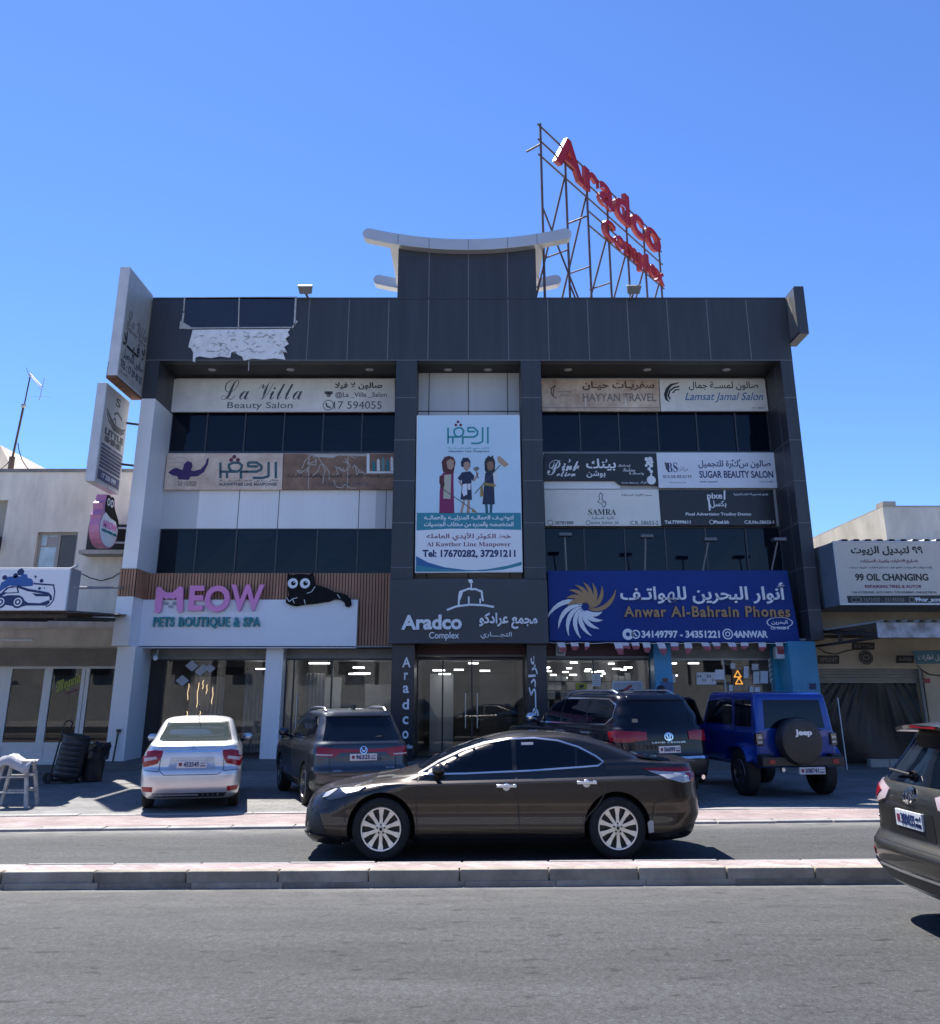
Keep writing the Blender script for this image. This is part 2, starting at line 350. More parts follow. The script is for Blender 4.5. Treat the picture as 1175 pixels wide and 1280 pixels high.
def paver(name, c1, c2, mortar, bw, bh, rot=0.0, ms=0.006, var=0.4):
    m = bpy.data.materials.new(name); m.use_nodes = True; t = m.node_tree; b = t.nodes['Principled BSDF']; L = t.links.new; N = t.nodes.new
    tc = N('ShaderNodeTexCoord'); mp = N('ShaderNodeMapping'); mp.inputs['Rotation'].default_value = (0, 0, rot); L(tc.outputs['Object'], mp.inputs[0])
    br = N('ShaderNodeTexBrick'); br.inputs['Scale'].default_value = 1; br.inputs['Brick Width'].default_value = bw; br.inputs['Row Height'].default_value = bh
    br.inputs['Mortar Size'].default_value = ms; br.inputs['Color1'].default_value = (*c1, 1); br.inputs['Color2'].default_value = (*c2, 1); br.inputs['Mortar'].default_value = (*mortar, 1); br.inputs['Bias'].default_value = 0
    L(mp.outputs[0], br.inputs['Vector'])
    n = N('ShaderNodeTexNoise'); n.inputs['Scale'].default_value = 1.3; n.inputs['Detail'].default_value = 9; n.inputs['Roughness'].default_value = .7; L(tc.outputs['Object'], n.inputs['Vector'])
    r = N('ShaderNodeMapRange'); r.inputs['From Min'].default_value = .3; r.inputs['From Max'].default_value = .7; r.inputs['To Min'].default_value = 1 - var; r.inputs['To Max'].default_value = 1 + var * .35; L(n.outputs[0], r.inputs[0])
    mx = N('ShaderNodeMix'); mx.data_type = 'RGBA'; mx.blend_type = 'MULTIPLY'; mx.inputs['Factor'].default_value = 1; L(br.outputs[0], mx.inputs[6]); L(r.outputs[0], mx.inputs[7])
    L(mx.outputs[2], b.inputs['Base Color']); b.inputs['Roughness'].default_value = .85
    bp = N('ShaderNodeBump'); bp.inputs['Strength'].default_value = .4; bp.inputs['Distance'].default_value = .006; bp.invert = True; L(br.outputs['Fac'], bp.inputs['Height']); L(bp.outputs[0], b.inputs['Normal'])
    return m
asph = asphalt()
pink_pave = paver('pink_pavers', (.34, .25, .24), (.46, .38, .36), (.28, .25, .24), .22, .11, R(45))
pink_kerb = paver('pink_kerb_pavers', (.30, .22, .21), (.36, .29, .275), (.24, .21, .20), .22, .11, R(4.5))
fore = paver('forecourt_pavers', (.20, .197, .19), (.25, .245, .235), (.14, .137, .132), .30, .20, R(4.5), .010, .38)
kerb_m = mat('kerb_concrete', (.35, .30, .235), .85, var=.4, scale=2.2, bump=.4, bscale=30)
kerb_b = mat('kerb_concrete_dark', (.28, .245, .195), .85, var=.45, scale=3, bump=.5, bscale=24); kerb_c = mat('kerb_concrete_pale', (.40, .35, .28), .85, var=.4, scale=2.5, bump=.5, bscale=26)
kerb_w = mat('pale_kerb', (.34, .325, .30), .85, var=.3, scale=2.5, bump=.3, bscale=30)
sand = mat('sandy_earth', (.20, .19, .18), .95, var=.3, scale=.3)
def strip(name, la, lb, z, m, x0=-70, x1=70, kind='structure'):
    mb = MB(); mb.add([(x0, la(x0), z), (x1, la(x1), z), (x1, lb(x1), z), (x0, lb(x0), z)], [(0, 1, 2, 3)])
    return tag(mb.build(name, m), kind=kind)
med0 = lambda x: 10.51 + .034 * x
med1 = lambda x: 11.02 + .035 * x
fk = lambda x: 14.86 + .082 * x
fs = lambda x: 16.45 + .078 * x
g = MB(); g.add([(-1500, -1500, -.03), (1500, -1500, -.03), (1500, 1500, -.03), (-1500, 1500, -.03)], [(0, 1, 2, 3)]); tag(g.build('ground', sand), kind='structure')
strip('road', lambda x: -2.5, fk, 0, asph)
strip('unseen_bounce_strip', lambda x: -14.0, lambda x: -2.5, .0, mat('bounce_strip_pale', (.45, .43, .40), .9, var=.25))  # unseen pale strip behind the camera, added to bounce light onto the facade
def kerb_row(name, la, w, z0, z1, ln, m, x0=-26, x1=26, gap=.008, bev=.018):
    mb = MB(); x = x0
    while x < x1:
        L = ln * random.uniform(.99, 1.01); a, b = x + gap / 2, x + L - gap / 2; dz = random.uniform(-.004, .004); dy = random.uniform(-.012, .012)
        v = [(a, la(a) + dy, z0), (b, la(b) + dy, z0), (b, la(b) + w, z0), (a, la(a) + w, z0)]; mb.add(v + [(p[0], p[1], z1 + dz) for p in v], [(0, 3, 2, 1), (4, 5, 6, 7), (0, 1, 5, 4), (1, 2, 6, 5), (2, 3, 7, 6), (3, 0, 4, 7)], random.choice((0, 0, 1, 2)) if m is kerb_m else 0); x += L
    return tag(mb.build(name, [m, kerb_b, kerb_c], bevel=bev), kind='structure')
kerb_row('median_kerb', med0, .13, -.02, .158, .925, kerb_m)
kerb_row('median_kerb_foot', lambda x: med0(x) - .012, .02, -.02, .052, .925, kerb_m, bev=.004)
kerb_row('median_back_kerb', lambda x: med1(x) - .06, .06, -.02, .156, .925, kerb_w)
strip('median_paving', lambda x: med0(x) + .125, lambda x: med1(x) - .055, .150, pink_pave)
kerb_row('forecourt_kerb', fk, .22, -.02, .035, .9, kerb_w)
strip('kerb_strip', lambda x: fk(x) + .21, lambda x: fs(x) - .18, .036, pink_kerb)
kerb_row('strip_back_kerb', lambda x: fs(x) - .19, .2, -.02, .048, .9, kerb_w, bev=.008)
strip('forecourt', lambda x: fs(x) + .005, lambda x: 30.0, .044, fore)

# ================================================================ the three storey commercial building
B = thing('commercial_building', 'dark clad three storey commercial building with upturned roof canopy', 'building', (0, 25, 0))
Yf, Yr = 25.0, 26.6                            # frame face, recessed wall
XL0, XL1, A0, A1, C0, C1, XR0, XR1 = -9.37, -8.97, -2.13, -1.53, 1.46, 2.04, 8.97, 9.32
ZS, ZT, ZB = 10.99, 12.95, 3.18
zY = lambda py, Y, px=587: at(px, py, Y)[1]
jx = [-.05 + 1.17 * k for k in range(-4, 8)]
JD = .004
def vj(mb, x, z0, z1, Y=Yf, w=.024): mb.box(x - w / 2, x + w / 2, Y - JD, Y + .01, z0, z1, 1)
def hj(mb, x0, x1, z, Y=Yf, w=.024): mb.box(x0, x1, Y - JD - .001, Y + .01, z - w / 2, z + w / 2, 1)
# upper band
m = MB(); m.box(XL0, XR1, Yf, 25.35, ZS, ZT)
for x in jx: vj(m, x, ZS + .03, ZT)
hj(m, XL0, XR1, ZS + .012); m.box(XL0 + .01, XR1 - .01, Yf - .012, 25.36, ZT - .035, ZT + .02)
m.build('parapet_band', [acp, joint], B)
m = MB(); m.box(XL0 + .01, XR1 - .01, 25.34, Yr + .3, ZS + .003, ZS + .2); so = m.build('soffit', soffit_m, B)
for px, py in ((265, 463), (363, 461.5), (462, 462), (560, 462), (610, 462), (710, 462), (809, 462), (908, 462)):
    t = at(px, py, 25.8); m = MB(); m.lathe([(.0, -.012), (.105, -.012), (.12, -.002), (.12, .01)], (t[0], 25.8, ZS), (0, 0, 1), 20)
    m.build('downlight', mat('downlight_white', (.5, .5, .5), .4), so)
# columns
def column(x0, x1, z0, z1, y1, mats, zs, name='column', m0=0):
    m = MB(); m.box(x0, x1, Yf, y1, z0, z1, m0)
    for z in zs:
        hj(m, x0, x1, z); m.box(x0 - JD, x0 + .01, Yf + .02, y1, z - .012, z + .012, 1); m.box(x1 - .01, x1 + JD, Yf + .02, y1, z - .012, z + .012, 1)
    return m.build(name, mats, B, bevel=.006)
zs = [9.87, 8.62, 7.45, 6.28, 5.07]
for x0, x1 in ((A0, A1), (C0, C1)): column(x0, x1, 4.6, ZS - .002, Yr + .1, [acp, joint], zs)
column(XR0, XR1, ZB, ZS - .002, Yr + .1, [acp, joint], zs + [3.95])
m = MB(); m.box(XR0 - .003, XR0 + .01, Yf + .55, Yf + .57, ZB, ZS - .01); m.build('column_seam', joint, B)
column(XL0, XL1, 9.84, ZS - .002, Yr + .1, [acp, joint], [])
column(XL0, XL1, 5.04, 9.838, Yr + .1, [wht, gry], [], 'white_pier')
# wood and white lower part of the left pier
zw0 = zY(745.5, Yf, 165)
def slats(mb, x0, x1, y, z0, z1, n):
    for i in range(n):
        w = (x1 - x0) / n; a = x0 + i * w; mb.box(a + w * .12, a + w * .82, y - .022, y + .01, z0, z1, 0)
m = MB(); m.box(XL0 - .02, XL1 + .02, Yf - .02, Yr, zw0, 5.038, 1); slats(m, XL0 - .02, XL1 + .02, Yf - .02, zw0, 5.037, 6)
for i in range(6): m.box(XL1 + .01, XL1 + .042, Yf + .02 + i * .15, Yf + .13 + i * .15, zw0, 5.037, 0)
m.build('wood_cladding', [wood, woodback], B)
m = MB(); m.box(XL0 - .03, XL1 + .01, Yf - .03, Yr, 3.03, zw0 - .002); m.build('white_pier', wht, B, bevel=.006)
m = MB(); m.box(-9.32, -8.84, 25.2, Yr + .1, .2, 3.028); m.build('white_pier', wht, B, bevel=.006)
# ---- left bay: windows, spandrel, cladding
def zb(py, Y=Yr, px=587): return at(px, py, Y)[1]
def window_band(x0, x1, z0, z1, cuts, Y=Yr):
    xs = [x0] + cuts + [x1]
    m = MB(); m.box(x0, x1, Y + .06, Y + .1, z0, z1)
    m.box(x0, x1, Y - .02, Y + .06, z0, z0 + .05); m.box(x0, x1, Y - .02, Y + .06, z1 - .05, z1)
    for x in xs: m.box(x - .018, x + .018, Y - .012, Y + .06, z0 + .05, z1 - .05)
    fr = m.build('window_frame', mull, B)
    for i in range(len(xs) - 1):
        m = MB(); tl = random.uniform(-.016, .016); a, b = xs[i] + .018, xs[i + 1] - .018
        m.add([(a, Y + .03 + tl, z0 + .05), (b, Y + .03 - tl, z0 + .05), (b, Y + .03 - tl * .5, z1 - .05), (a, Y + .03 + tl * .5, z1 - .05)], [(0, 1, 2, 3)])
        m.build('window', random.choice(glass_tones), B)
cutsL = [x for x in [-7.9, -6.75, -5.58, -4.41, -3.24]]
cutsR = [3.3, 4.47, 5.64, 6.81, 7.98]
window_band(XL1, A0, zb(566.5), zb(514), cutsL); window_band(XL1, A0, zb(717, 26.3), zb(660), cutsL)
window_band(C1, XR0, zb(566), zb(513), cutsR); window_band(C1, XR0, zb(716, 26.3), zb(658), cutsR)
m = MB(); m.box(XL1, A0, Yr - .05, Yr + .1, zb(661), zb(612), 0)
for x in (-6.75, -5.58, -3.24): m.box(x - .01, x + .01, Yr - .054, Yr, zb(661), zb(612), 1)
m.box(XL1, -7.93, Yr - .055, Yr, zb(661) + .01, zb(612), 2); m.box(-2.75, A0, Yr - .055, Yr, zb(661) + .01, zb(612), 2); m.box(-2.46, -2.44, Yr - .06, Yr, zb(661), zb(612), 1)
m.build('spandrel_panel', [wht, seam, gry], B)
m = MB(); m.box(XL1, A0, Yr - .02, Yr + .1, zb(613), zb(566)); m.box(XL1, A0, Yr - .02, Yr + .1, zb(513.5), ZS); m.box(C1, XR0, Yr - .02, Yr + .1, zb(659), zb(566)); m.box(C1, XR0, Yr - .02, Yr + .1, zb(513), ZS)
m.build('back_panel', gry, B)
# wood clad fascia over the left shop
zf1, zf0 = zY(716.5, 25.87, 300), zY(809, 25.87, 470)
m = MB(); m.box(XL1, A0 + .02, 25.87, 26.3, zf0, zf1, 1); slats(m, XL1, A0 + .02, 25.87, zf0, zf1, 82); m.build('wood_fascia', [wood, woodback], B)
# middle recess behind the poster
m = MB(); m.box(A1, C0, 26.1, Yr + .1, 4.6, ZS, 0)
for x in (-1.22, -.05, 1.12): m.box(x - .012, x + .012, 26.09, 26.2, 4.6, ZS, 1)
m.box(A1, C0, 26.092, 26.2, zY(514, 26.1) - .02, zY(514, 26.1) + .01, 1); m.build('recess_panel', [gry, seam], B)
# body of the building behind
m = MB(); m.box(XL0 + .03, XR1 - .03, Yr + .1, 40, 3.25, 12.2, 0); m.box(XL0 + .03, XL0 + .35, 25.3, 40, 12.2, 12.9); m.box(XR1 - .35, XR1 - .03, 25.3, 40, 12.2, 12.9); m.box(XL0 + .03, XR1 - .03, 39.7, 40, 12.2, 12.9)
m.box(XL0 + .03, XL0 + .3, Yr, 40, 0, 3.25); m.box(XR1 - .3, XR1 - .03, Yr, 40, 0, 3.25); m.box(XL0 + .3, XR1 - .3, 31.6, 31.9, 0, 3.25)
m.build('main_block', mat('cream_render', (.5, .47, .42), .85, var=.2), B)
# ---- roof tower and upturned canopy
tx0, tx1 = -2.15, 1.97
def arc(x, z0=14.57, k=.4): return z0 + k * ((x + .09) / 3.08) ** 2
def zline(x): return arc(x, 14.47, .36)
def arcprism(mb, xs, top, bot, y0, y1, mi=0):
    pts = [(x, y0, top(x)) for x in xs] + [(x, y0, bot(x)) for x in reversed(xs)]; mb.prism(pts, (0, y1 - y0, 0), mi)
lin = lambda a, b, n: [a + (b - a) * i / (n - 1) for i in range(n)]
m = MB(); arcprism(m, lin(tx0, tx1, 13), lambda x: zline(x), lambda x: ZT - .02, Yf + .002, 28.0)
for x in (-1.22, -.05, 1.12): m.box(x - .012, x + .012, Yf - JD + .002, Yf + .02, ZT + .03, zline(x) - .05, 1)
m.box(tx0, tx1, Yf - JD, Yf + .02, ZT - .01, ZT + .02, 1); m.build('roof_tower', [acp, joint], B)
m = MB()
arcprism(m, lin(-2.42, 2.24, 13), lambda x: arc(x) - .10, lambda x: zline(x) + .0, 25.05, 28.0)
m.build('canopy_slab', crescent_m, B)
for y0, y1 in ((24.72, 25.06), (27.95, 28.3)):
    m = MB(); xs = lin(-3.02, 2.84, 25); T = .2
    up = [(x, y0, arc(x) + T * .9) for x in xs]; lo = [(x, y0, arc(x) - T * .9) for x in reversed(xs)]
    e1 = [(2.84 + T * math.sin(R(a)), y0, arc(2.84) + T * .9 * math.cos(R(a))) for a in range(20, 180, 20)]; e0 = [(-3.02 - T * math.sin(R(a)), y0, arc(-3.02) - T * .9 * math.cos(R(a))) for a in range(20, 180, 20)]
    m.prism(up + e1 + lo + e0, (0, y1 - y0, 0), 0)
    for x in (-2.15, -1.22, -.05, 1.12, 2.0): m.box(x - .01, x + .01, y0 - .003, y0 + .02, arc(x) - T * .88, arc(x) + T * .88, 1)
    m.build('canopy_beam', [crescent_m, seam], B, bevel=.01)
# ---- ground floor
m = MB(); m.box(-9.5, 9.2, 24.35, 32, -.02, .2); m.build('front_step', mat('step_concrete', (.16, .16, .155), .8, var=.3, scale=2), B, bevel=.01)
for x0, x1, nm in ((-2.06, -1.46, 'entrance_pier'), (1.5, 2.02, 'entrance_pier')):
    m = MB(); m.box(x0, x1, 25.2, Yr + .1, .2, 3.2); m.build(nm, navyp, B, bevel=.006)
m = MB(); m.box(-5.55, -5.08, 26.0, Yr + .1, .2, 3.05); m.build('white_pier', wht, B, bevel=.006)
m = MB(); m.box(4.95, 5.42, 25.75, Yr + .1, .2, 3.2); m.build('blue_pillar', blue_p, B, bevel=.006)
m = MB(); m.box(8.30, 8.42, 26.2, Yr + .1, .2, 3.16, 1); m.box(8.42, 9.12, 25.15, Yr + .1, .2, 3.16, 0); m.box(8.408, 8.43, 25.16, 26.19, .2, 3.15, 1)
m.build('blue_pillar', [blue_p, cyan_p], B, bevel=.006)
# soffit over the shops
m = MB(); m.box(XL1, -2.1, 25.72, Yr + .1, 3.03, 3.06, 0); m.box(2.0, 9.2, 25.4, Yr + .1, 3.19, 3.24, 0); m.box(-2.1, 2.04, 25.0, Yr + .1, 3.2, 3.24, 0); m.build('shop_soffit', mat('pale_soffit', (.3, .3, .31), .6), B)
def shutter(x0, x1, z0, z1, m_, Y=26.45):
    m = MB(); n = max(2, int((z1 - z0) / .07))
    for i in range(n):
        a = z0 + (z1 - z0) * i / n; b = z0 + (z1 - z0) * (i + .86) / n; m.box(x0, x1, Y, Y + .12, a, b)
    m.box(x0, x1, Y + .02, Y + .15, z0, z1); m.box(x0, x1, Y - .04, Y + .1, z0 - .06, z0 - .005, 1); m.build('roller_shutter', [m_, shut], B)
shutter(-8.84, -5.55, zY(824, 26.45) + .06, 3.02, shut); shutter(-5.08, -2.06, zY(823, 26.45) + .06, 3.02, shut)
shutter(-1.46, 1.5, zY(821, 26.45) + .06, 3.19, maroon); shutter(2.02, 4.95, zY(823, 26.45) + .06, 3.19, maroon); shutter(5.42, 8.3, zY(823, 26.45) + .06, 3.19, shut)
zg = zY(823, 26.5)
def glazing(x0, x1, cuts, frame, handles=(), Y=26.5, z0=.2, doors=()):
    m = MB(); xs = [x0] + list(cuts) + [x1]
    for x in xs: m.box(x - .022, x + .022, Y - .03, Y + .03, z0, zg)
    m.box(x0, x1, Y - .028, Y + .028, z0, z0 + .06); m.box(x0, x1, Y - .028, Y + .028, zg - .05, zg)
    fr = m.build('shopfront', frame, B)
    for i in range(len(xs) - 1):
        m = MB(); a, b = xs[i] + .02, xs[i + 1] - .02; tl = random.uniform(-.004, .004)
        m.add([(a, Y + tl, z0 + .06), (b, Y - tl, z0 + .06), (b, Y - tl, zg - .05), (a, Y + tl, zg - .05)], [(0, 1, 2, 3)]); m.build('pane', pane, fr)
    for x in handles:
        m = MB(); m.tube((x, Y - .07, z0 + .75), (x, Y - .07, z0 + 1.65), .017, 8); m.tube((x, Y - .07, z0 + .9), (x, Y, z0 + .9), .01, 6); m.tube((x, Y - .07, z0 + 1.5), (x, Y, z0 + 1.5), .01, 6); m.build('door_handle', steel, fr)
    return fr
fdark = mat('dark_frame', (.03, .03, .033), .35, .3)
glazing(-8.4, -5.56, [], fdark)
glazing(-5.07, -2.07, [-4.85, -3.8], fdark, (-4.72,)); glazing(-1.45, 1.49, [-.75, .05], fdark, (-.12, .2)); glazing(2.03, 4.94, [3.4], fdark); glazing(5.43, 8.29, [7.0], mat('grey_frame', (.3, .31, .33), .4, .4))
m = MB()
for i in range(9): m.lathe([(.045, .2), (.045, zg)], (-8.8 + i * .048, 26.55, 0), (0, 0, 1), 8)
m.build('curtain', curtain_m, B)
# the rooms behind the shopfronts
grey_drape = mat('grey_drape', (.56, .55, .55), .85, var=.3, scale=2, streak=14)
def drape(x0, x1, y, z0, z1, pitch=.11):
    m = MB(); n = int((x1 - x0) / .02); v = []
    for i in range(n + 1):
        x = x0 + (x1 - x0) * i / n; d = .035 * math.sin(2 * math.pi * x / pitch) + .015 * math.sin(11 * x); v += [(x, y + d, z0), (x, y + d * .8, z1)]
    m.add(v, [(2 * i, 2 * i + 2, 2 * i + 3, 2 * i + 1) for i in range(n)], 0, True); return m.build('drape', grey_drape, B)
drape(-8.1, -7.1, 27.9, .25, 2.3); drape(-6.5, -5.65, 27.9, .25, 2.5); drape(-4.75, -4.2, 28.0, .25, 2.4)
def room(x0, x1, wall, lights, z1=3.15, back=31.5, extra=None):
    m = MB()
    m.box(x0, x1, Yr + .1, back, .15, .205, 1); m.box(x0, x1, Yr + .3, back, 2.78, 2.84, 0); m.box(x0, x1, Yr + .28, Yr + .3, 2.78, z1, 0); m.box(x0 - .06, x0, Yr + .1, back, .2, z1, 0); m.box(x1, x1 + .06, Yr + .1, back, .2, z1, 0); m.box(x0, x1, back, back + .06, .2, z1, 0)
    if extra: extra(m)
    ro = m.build('shop_interior', [wall, dark_fl, curtain_m, offw], B)
    for li, (x, y, w, d) in enumerate(lights):
        zl = random.uniform(2.25, 2.70); m = MB(); m.box(x - w / 2, x + w / 2, y - d / 2, y + d / 2, zl, zl + .04); m.build('ceiling_light', lamp_m, ro)
pet_wall = mat('pet_shop_wall', (.52, .51, .51), .8, var=.2)
room(-8.8, -5.5, pet_wall, [(-6.3, 29.4, .5, .12)], extra=lambda m: (m.box(-8.2, -6.6, 29.5, 29.6, .2, 2.6, 2), m.box(-6.2, -5.8, 28.5, 28.9, .2, 1.4, 2), m.box(-7.8, -6.9, 28.0, 28.5, .2, 1.1, 0)))  # ceiling lamp added here to brighten the room behind the glass
room(-5.1, -2.1, pet_wall, [(-3.3, 28.2, .5, .12), (-3.3, 29.4, .5, .12), (-3.2, 27.6, .3, .3), (-4.4, 28.0, .6, .1)], extra=lambda m: (m.box(-4.6, -3.9, 29, 29.3, .2, 2.3, 3), m.box(-3.2, -2.3, 29.5, 30, .2, 2.1, 0)))
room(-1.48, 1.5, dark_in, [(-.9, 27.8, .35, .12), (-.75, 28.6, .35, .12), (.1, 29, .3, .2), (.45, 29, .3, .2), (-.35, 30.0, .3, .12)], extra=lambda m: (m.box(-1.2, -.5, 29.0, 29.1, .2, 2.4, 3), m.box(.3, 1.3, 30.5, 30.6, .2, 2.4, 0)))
rl = [(2.35 + (k % 4) * .70 + random.uniform(-.12, .12), 27.5 + (k // 4) * .85 + random.uniform(-.1, .1), random.uniform(.12, .26), .06) for k in range(28)]
phone_wall = mat('phone_shop_wall', (.42, .42, .44), .8, var=.3, scale=1.5)
room(2.0, 5.15, phone_wall, rl, extra=lambda m: [m.box(2.15 + i * .19, 2.30 + i * .19, 28.6, 28.75, 1.42 + j * .26, 1.42 + j * .26 + .12 + .05 * ((i * 5 + j) % 3), (3, 0, 2, 3, 0)[(i * 2 + j * 3) % 5]) for i in range(14) for j in range(4)] + [m.box(2.1, 4.9, 28.55, 28.95, 1.38 + j * .26, 1.41 + j * .26, 2) for j in range(4)])
room(5.4, 8.35, phone_wall, [(5.75, 27.4, .3, .1), (5.95, 27.9, .12, .1), (6.6, 28.3, .3, .1)], extra=lambda m: [m.box(7.1 + i * .28, 7.33 + i * .28, 27.0, 27.1, .9 + j * .34, 1.17 + j * .34, (3, 0, 3, 2, 3)[(i * 3 + j * 2) % 5]) for i in range(4) for j in range(6)])
# ================================================================ signs on the front of the building
ink = mat('ink_black', (.02, .02, .022), .5); ink_g = mat('ink_grey', (.07, .08, .10), .5); ink_n = mat('ink_navy', (.012, .03, .12), .5)
ink_w = mat('ink_white', (.86, .86, .86), .45); ink_t = mat('ink_teal', (.01, .22, .27), .5); ink_m = mat('ink_maroon', (.16, .012, .05), .5); ink_p = mat('ink_purple', (.045, .012, .11), .5)
ink_b = mat('ink_brown', (.10, .065, .045), .6); ink_bl = mat('ink_blue', (.02, .13, .33), .5); ink_tg = mat('ink_teal_grey', (.05, .12, .14), .6); ink_f = mat('ink_faded', (.22, .20, .17), .6)
gold = mat('gold_letter', (.42, .24, .10), .4); trim = mat('sign_trim', (.45, .45, .46), .4, .5)
faded = mat('faded_white_board', (.78, .755, .70), .5, var=.16, scale=1.5)
c1 = crop(200, 460, 3.917); c2 = crop(670, 460, 3.79); c3 = crop(670, 700, 3.456); c4 = crop(500, 490, 4.0); c5 = crop(130, 690, 3.092)
c6 = crop(1015, 620, 7.1125); c7 = crop(0, 700, 4.0); c9 = crop(480, 790, 5.34); c10 = crop(680, 800, 3.357)
def sign(name, label, pts, Y, view, m, thick=.1, cat='sign', group=None, bevel=.008):
    b = PxBoard(Y, view); q = [b.P(*p) for p in pts]; x = sum(p[0] for p in q) / len(q); z = min(p[1] for p in q)
    t = thing(name, label, cat, (x, Y, z), group); b.board(pts, thick, m, t, bevel=bevel); b.t = t; return b
# --- first row left: beauty salon
s = sign('shop_sign', 'long pale beauty salon signboard with black script lettering under the dark soffit', [(64, 54), (1150, 54), (1150, 214), (47, 214)], 26.42, c1, faded)
s.ptext(fine_script('La Villa'), 298, 695, 60, 155, ink_g); s.ptext('Beauty Salon', 328, 648, 167, 206, ink_g); s.ptext('صالون لا فيلا', 855, 1088, 70, 106, ink, arabic=True, bold=.03)
s.ptext('@La _Villa _Salon', 858, 1110, 118, 148, ink_g, bold=.012); s.ptext('17 594055', 850, 1085, 163, 200, ink_g)
s.ring(s.P(824, 182), .155, .022, ink_g); s.line([s.P(813, 172), s.P(818, 188), s.P(834, 194)], .05, ink_g); s.rect(*[v for p in zip(s.P(806, 128), s.P(846, 114)) for v in p], ink_g); s.disc(s.P(826, 132), .07, ink_f)
s.finish(s.t)
# --- second row left: two boards
tan = mat('pink_beige_board', (.80, .66, .54), .5, var=.35, scale=1.2, col2=(.52, .34, .24))
s = sign('shop_sign', 'pinkish manpower agency board with purple figure, below the left upper windows', [(36, 418), (603, 418), (597, 596), (18, 596)], 26.40, c1, tan)
s.ppoly([(40, 512), (62, 494), (80, 488), (110, 500), (118, 470), (135, 455), (155, 462), (160, 480), (152, 500), (165, 505), (200, 495), (222, 470), (230, 445), (240, 440), (236, 470), (215, 510), (185, 530), (150, 532), (140, 548), (90, 546), (85, 530), (60, 525)], ink_p)
for k in range(6): s.pline([(30 + 6 * k, 440 + 22 * k), (60 + 5 * k, 446 + 20 * k), (90, 436 + 24 * k), (130, 442 + 25 * k)], .03, mat('pale_line', (.55, .48, .42), .6), d=.002)
def kawthar(s, l, r, t, b, m1, m2):           # geometric arabic wordmark
    X = lambda u: l + (r - l) * u; Yy = lambda v: t + (b - t) * v; w = abs(s.P(r, t)[0] - s.P(l, t)[0]) * .042
    L = lambda *p, **k: s.line([s.P(X(u), Yy(v)) for u, v in p], w, m1, **k)
    L((.02, .15), (.02, .95)); L((.02, .62), (.13, .62), (.13, .95)); L((.13, .62), (.26, .62)); L((.36, .62), (.36, .98)); L((.16, .25), (.24, .14), (.33, .16), (.38, .30), (.36, .5), (.30, .62), (.2, .58), (.16, .42), (.16, .25))
    L((.44, .62), (.62, .62), (.70, .5), (.70, .32), (.62, .14), (.48, .14), (.48, .34), (.64, .34)); L((.36, .62), (.46, .62)); L((.56, .95), (.72, .95), (.82, .86), (.82, .12)); L((.94, .12), (.94, .95))
    for u, v in ((.25, -.16), (.20, .0), (.31, .0)): s.disc(s.P(X(u), Yy(v)), w * .8, m2)
kawthar(s, 290, 585, 450, 543, ink_tg, ink_m)
s.ptext('للأيـــدي العــامــلـــة', 290, 575, 545, 559, ink_b, arabic=True, bold=.02); s.ptext('ALKAWTHER LINE MANPOWER', 287, 573, 561, 577, ink_g, bold=.03); s.ptext('Tel: 17670282', 85, 178, 555, 578, ink_b)
s.finish(s.t)
brown_b = mat('brown_photo_board', (.30, .17, .105), .5, var=.5, scale=2.2)
s = sign('shop_sign', 'brown board with cracked white lines and black arabic writing beside the manpower board', [(606, 418), (1150, 418), (1148, 594), (600, 594)], 26.41, c1, brown_b)
crk = mat('crack_line', (.5, .45, .40), .6); rr = random.Random(3)
for k in range(11):
    x, y = rr.uniform(640, 1000), rr.uniform(430, 560); p = [(x, y)]
    for j in range(5): x = min(1010, max(612, x + rr.uniform(-38, 38))); y = min(588, max(424, y + rr.uniform(-30, 40))); p.append((x, y))
    s.pline(p, .022, crk, d=.0025)
s.ppoly([(720, 422), (1010, 422), (1010, 432), (870, 428), (850, 440), (780, 436)], mat('pale_torn', (.55, .52, .48), .6))
for x in (730, 921): s.pline([(x, 420), (x - 3, 592)], .02, crk)
s.ppoly(q4(1012, 420, 1026, 515), ink_w); s.ppoly(q4(1012, 506, 1148, 516), ink_w, d=.006)
for i, (x, h) in enumerate(((1040, 40), (1062, 52), (1085, 60), (1108, 48), (1128, 62))): s.ppoly([(x, 504), (x, 504 - h), (x + 6, 504 - h - 10), (x + 13, 504 - h), (x + 15, 504)], (ink_t, ink_w, mat('ink_sea', (.15, .32, .34), .5))[i % 3], d=.005)
s.ptext('تسليم وصناعة كافة انواع الحلويات والقوالب الكيكية', 625, 1146, 518, 542, ink, arabic=True, bold=.02); s.ptext('Tel: 17 670 282  Mob: 33980520', 760, 1020, 560, 576, ink_g)
s.finish(s.t)
# --- first row right
hay = mat('stained_travel_board', (.70, .58, .46), .55, var=.4, scale=1.6, col2=(.40, .26, .18))
s = sign('shop_sign', 'rust stained travel agency board with brown lettering beside the pillar', [(24, 54), (580, 54), (588, 205), (30, 205)], 26.42, c2, hay)
s.ptext('سفريـات حيـان', 220, 562, 62, 106, ink_b, arabic=True, bold=.03); s.ptext('HAYYAN TRAVEL', 222, 570, 120, 158, ink_f, bold=.02)
s.ring(s.P(103, 112), .2, .03, ink_b, a0=100, a1=260); s.line([s.P(70, 96), s.P(92, 90)], .03, ink_b); s.line([s.P(85, 100), s.P(80, 130)], .03, ink_b); s.ptext('HAYYAN', 105, 165, 108, 116, ink_b); s.ptext('TRAVEL', 112, 158, 124, 134, ink_f)
s.ppoly([(30, 187), (585, 187), (586, 190), (30, 190)], ink_f)
for x in (234, 424): s.ppoly(q4(x, 140, x + 3, 182), ink_w, d=.006)
s.finish(s.t)
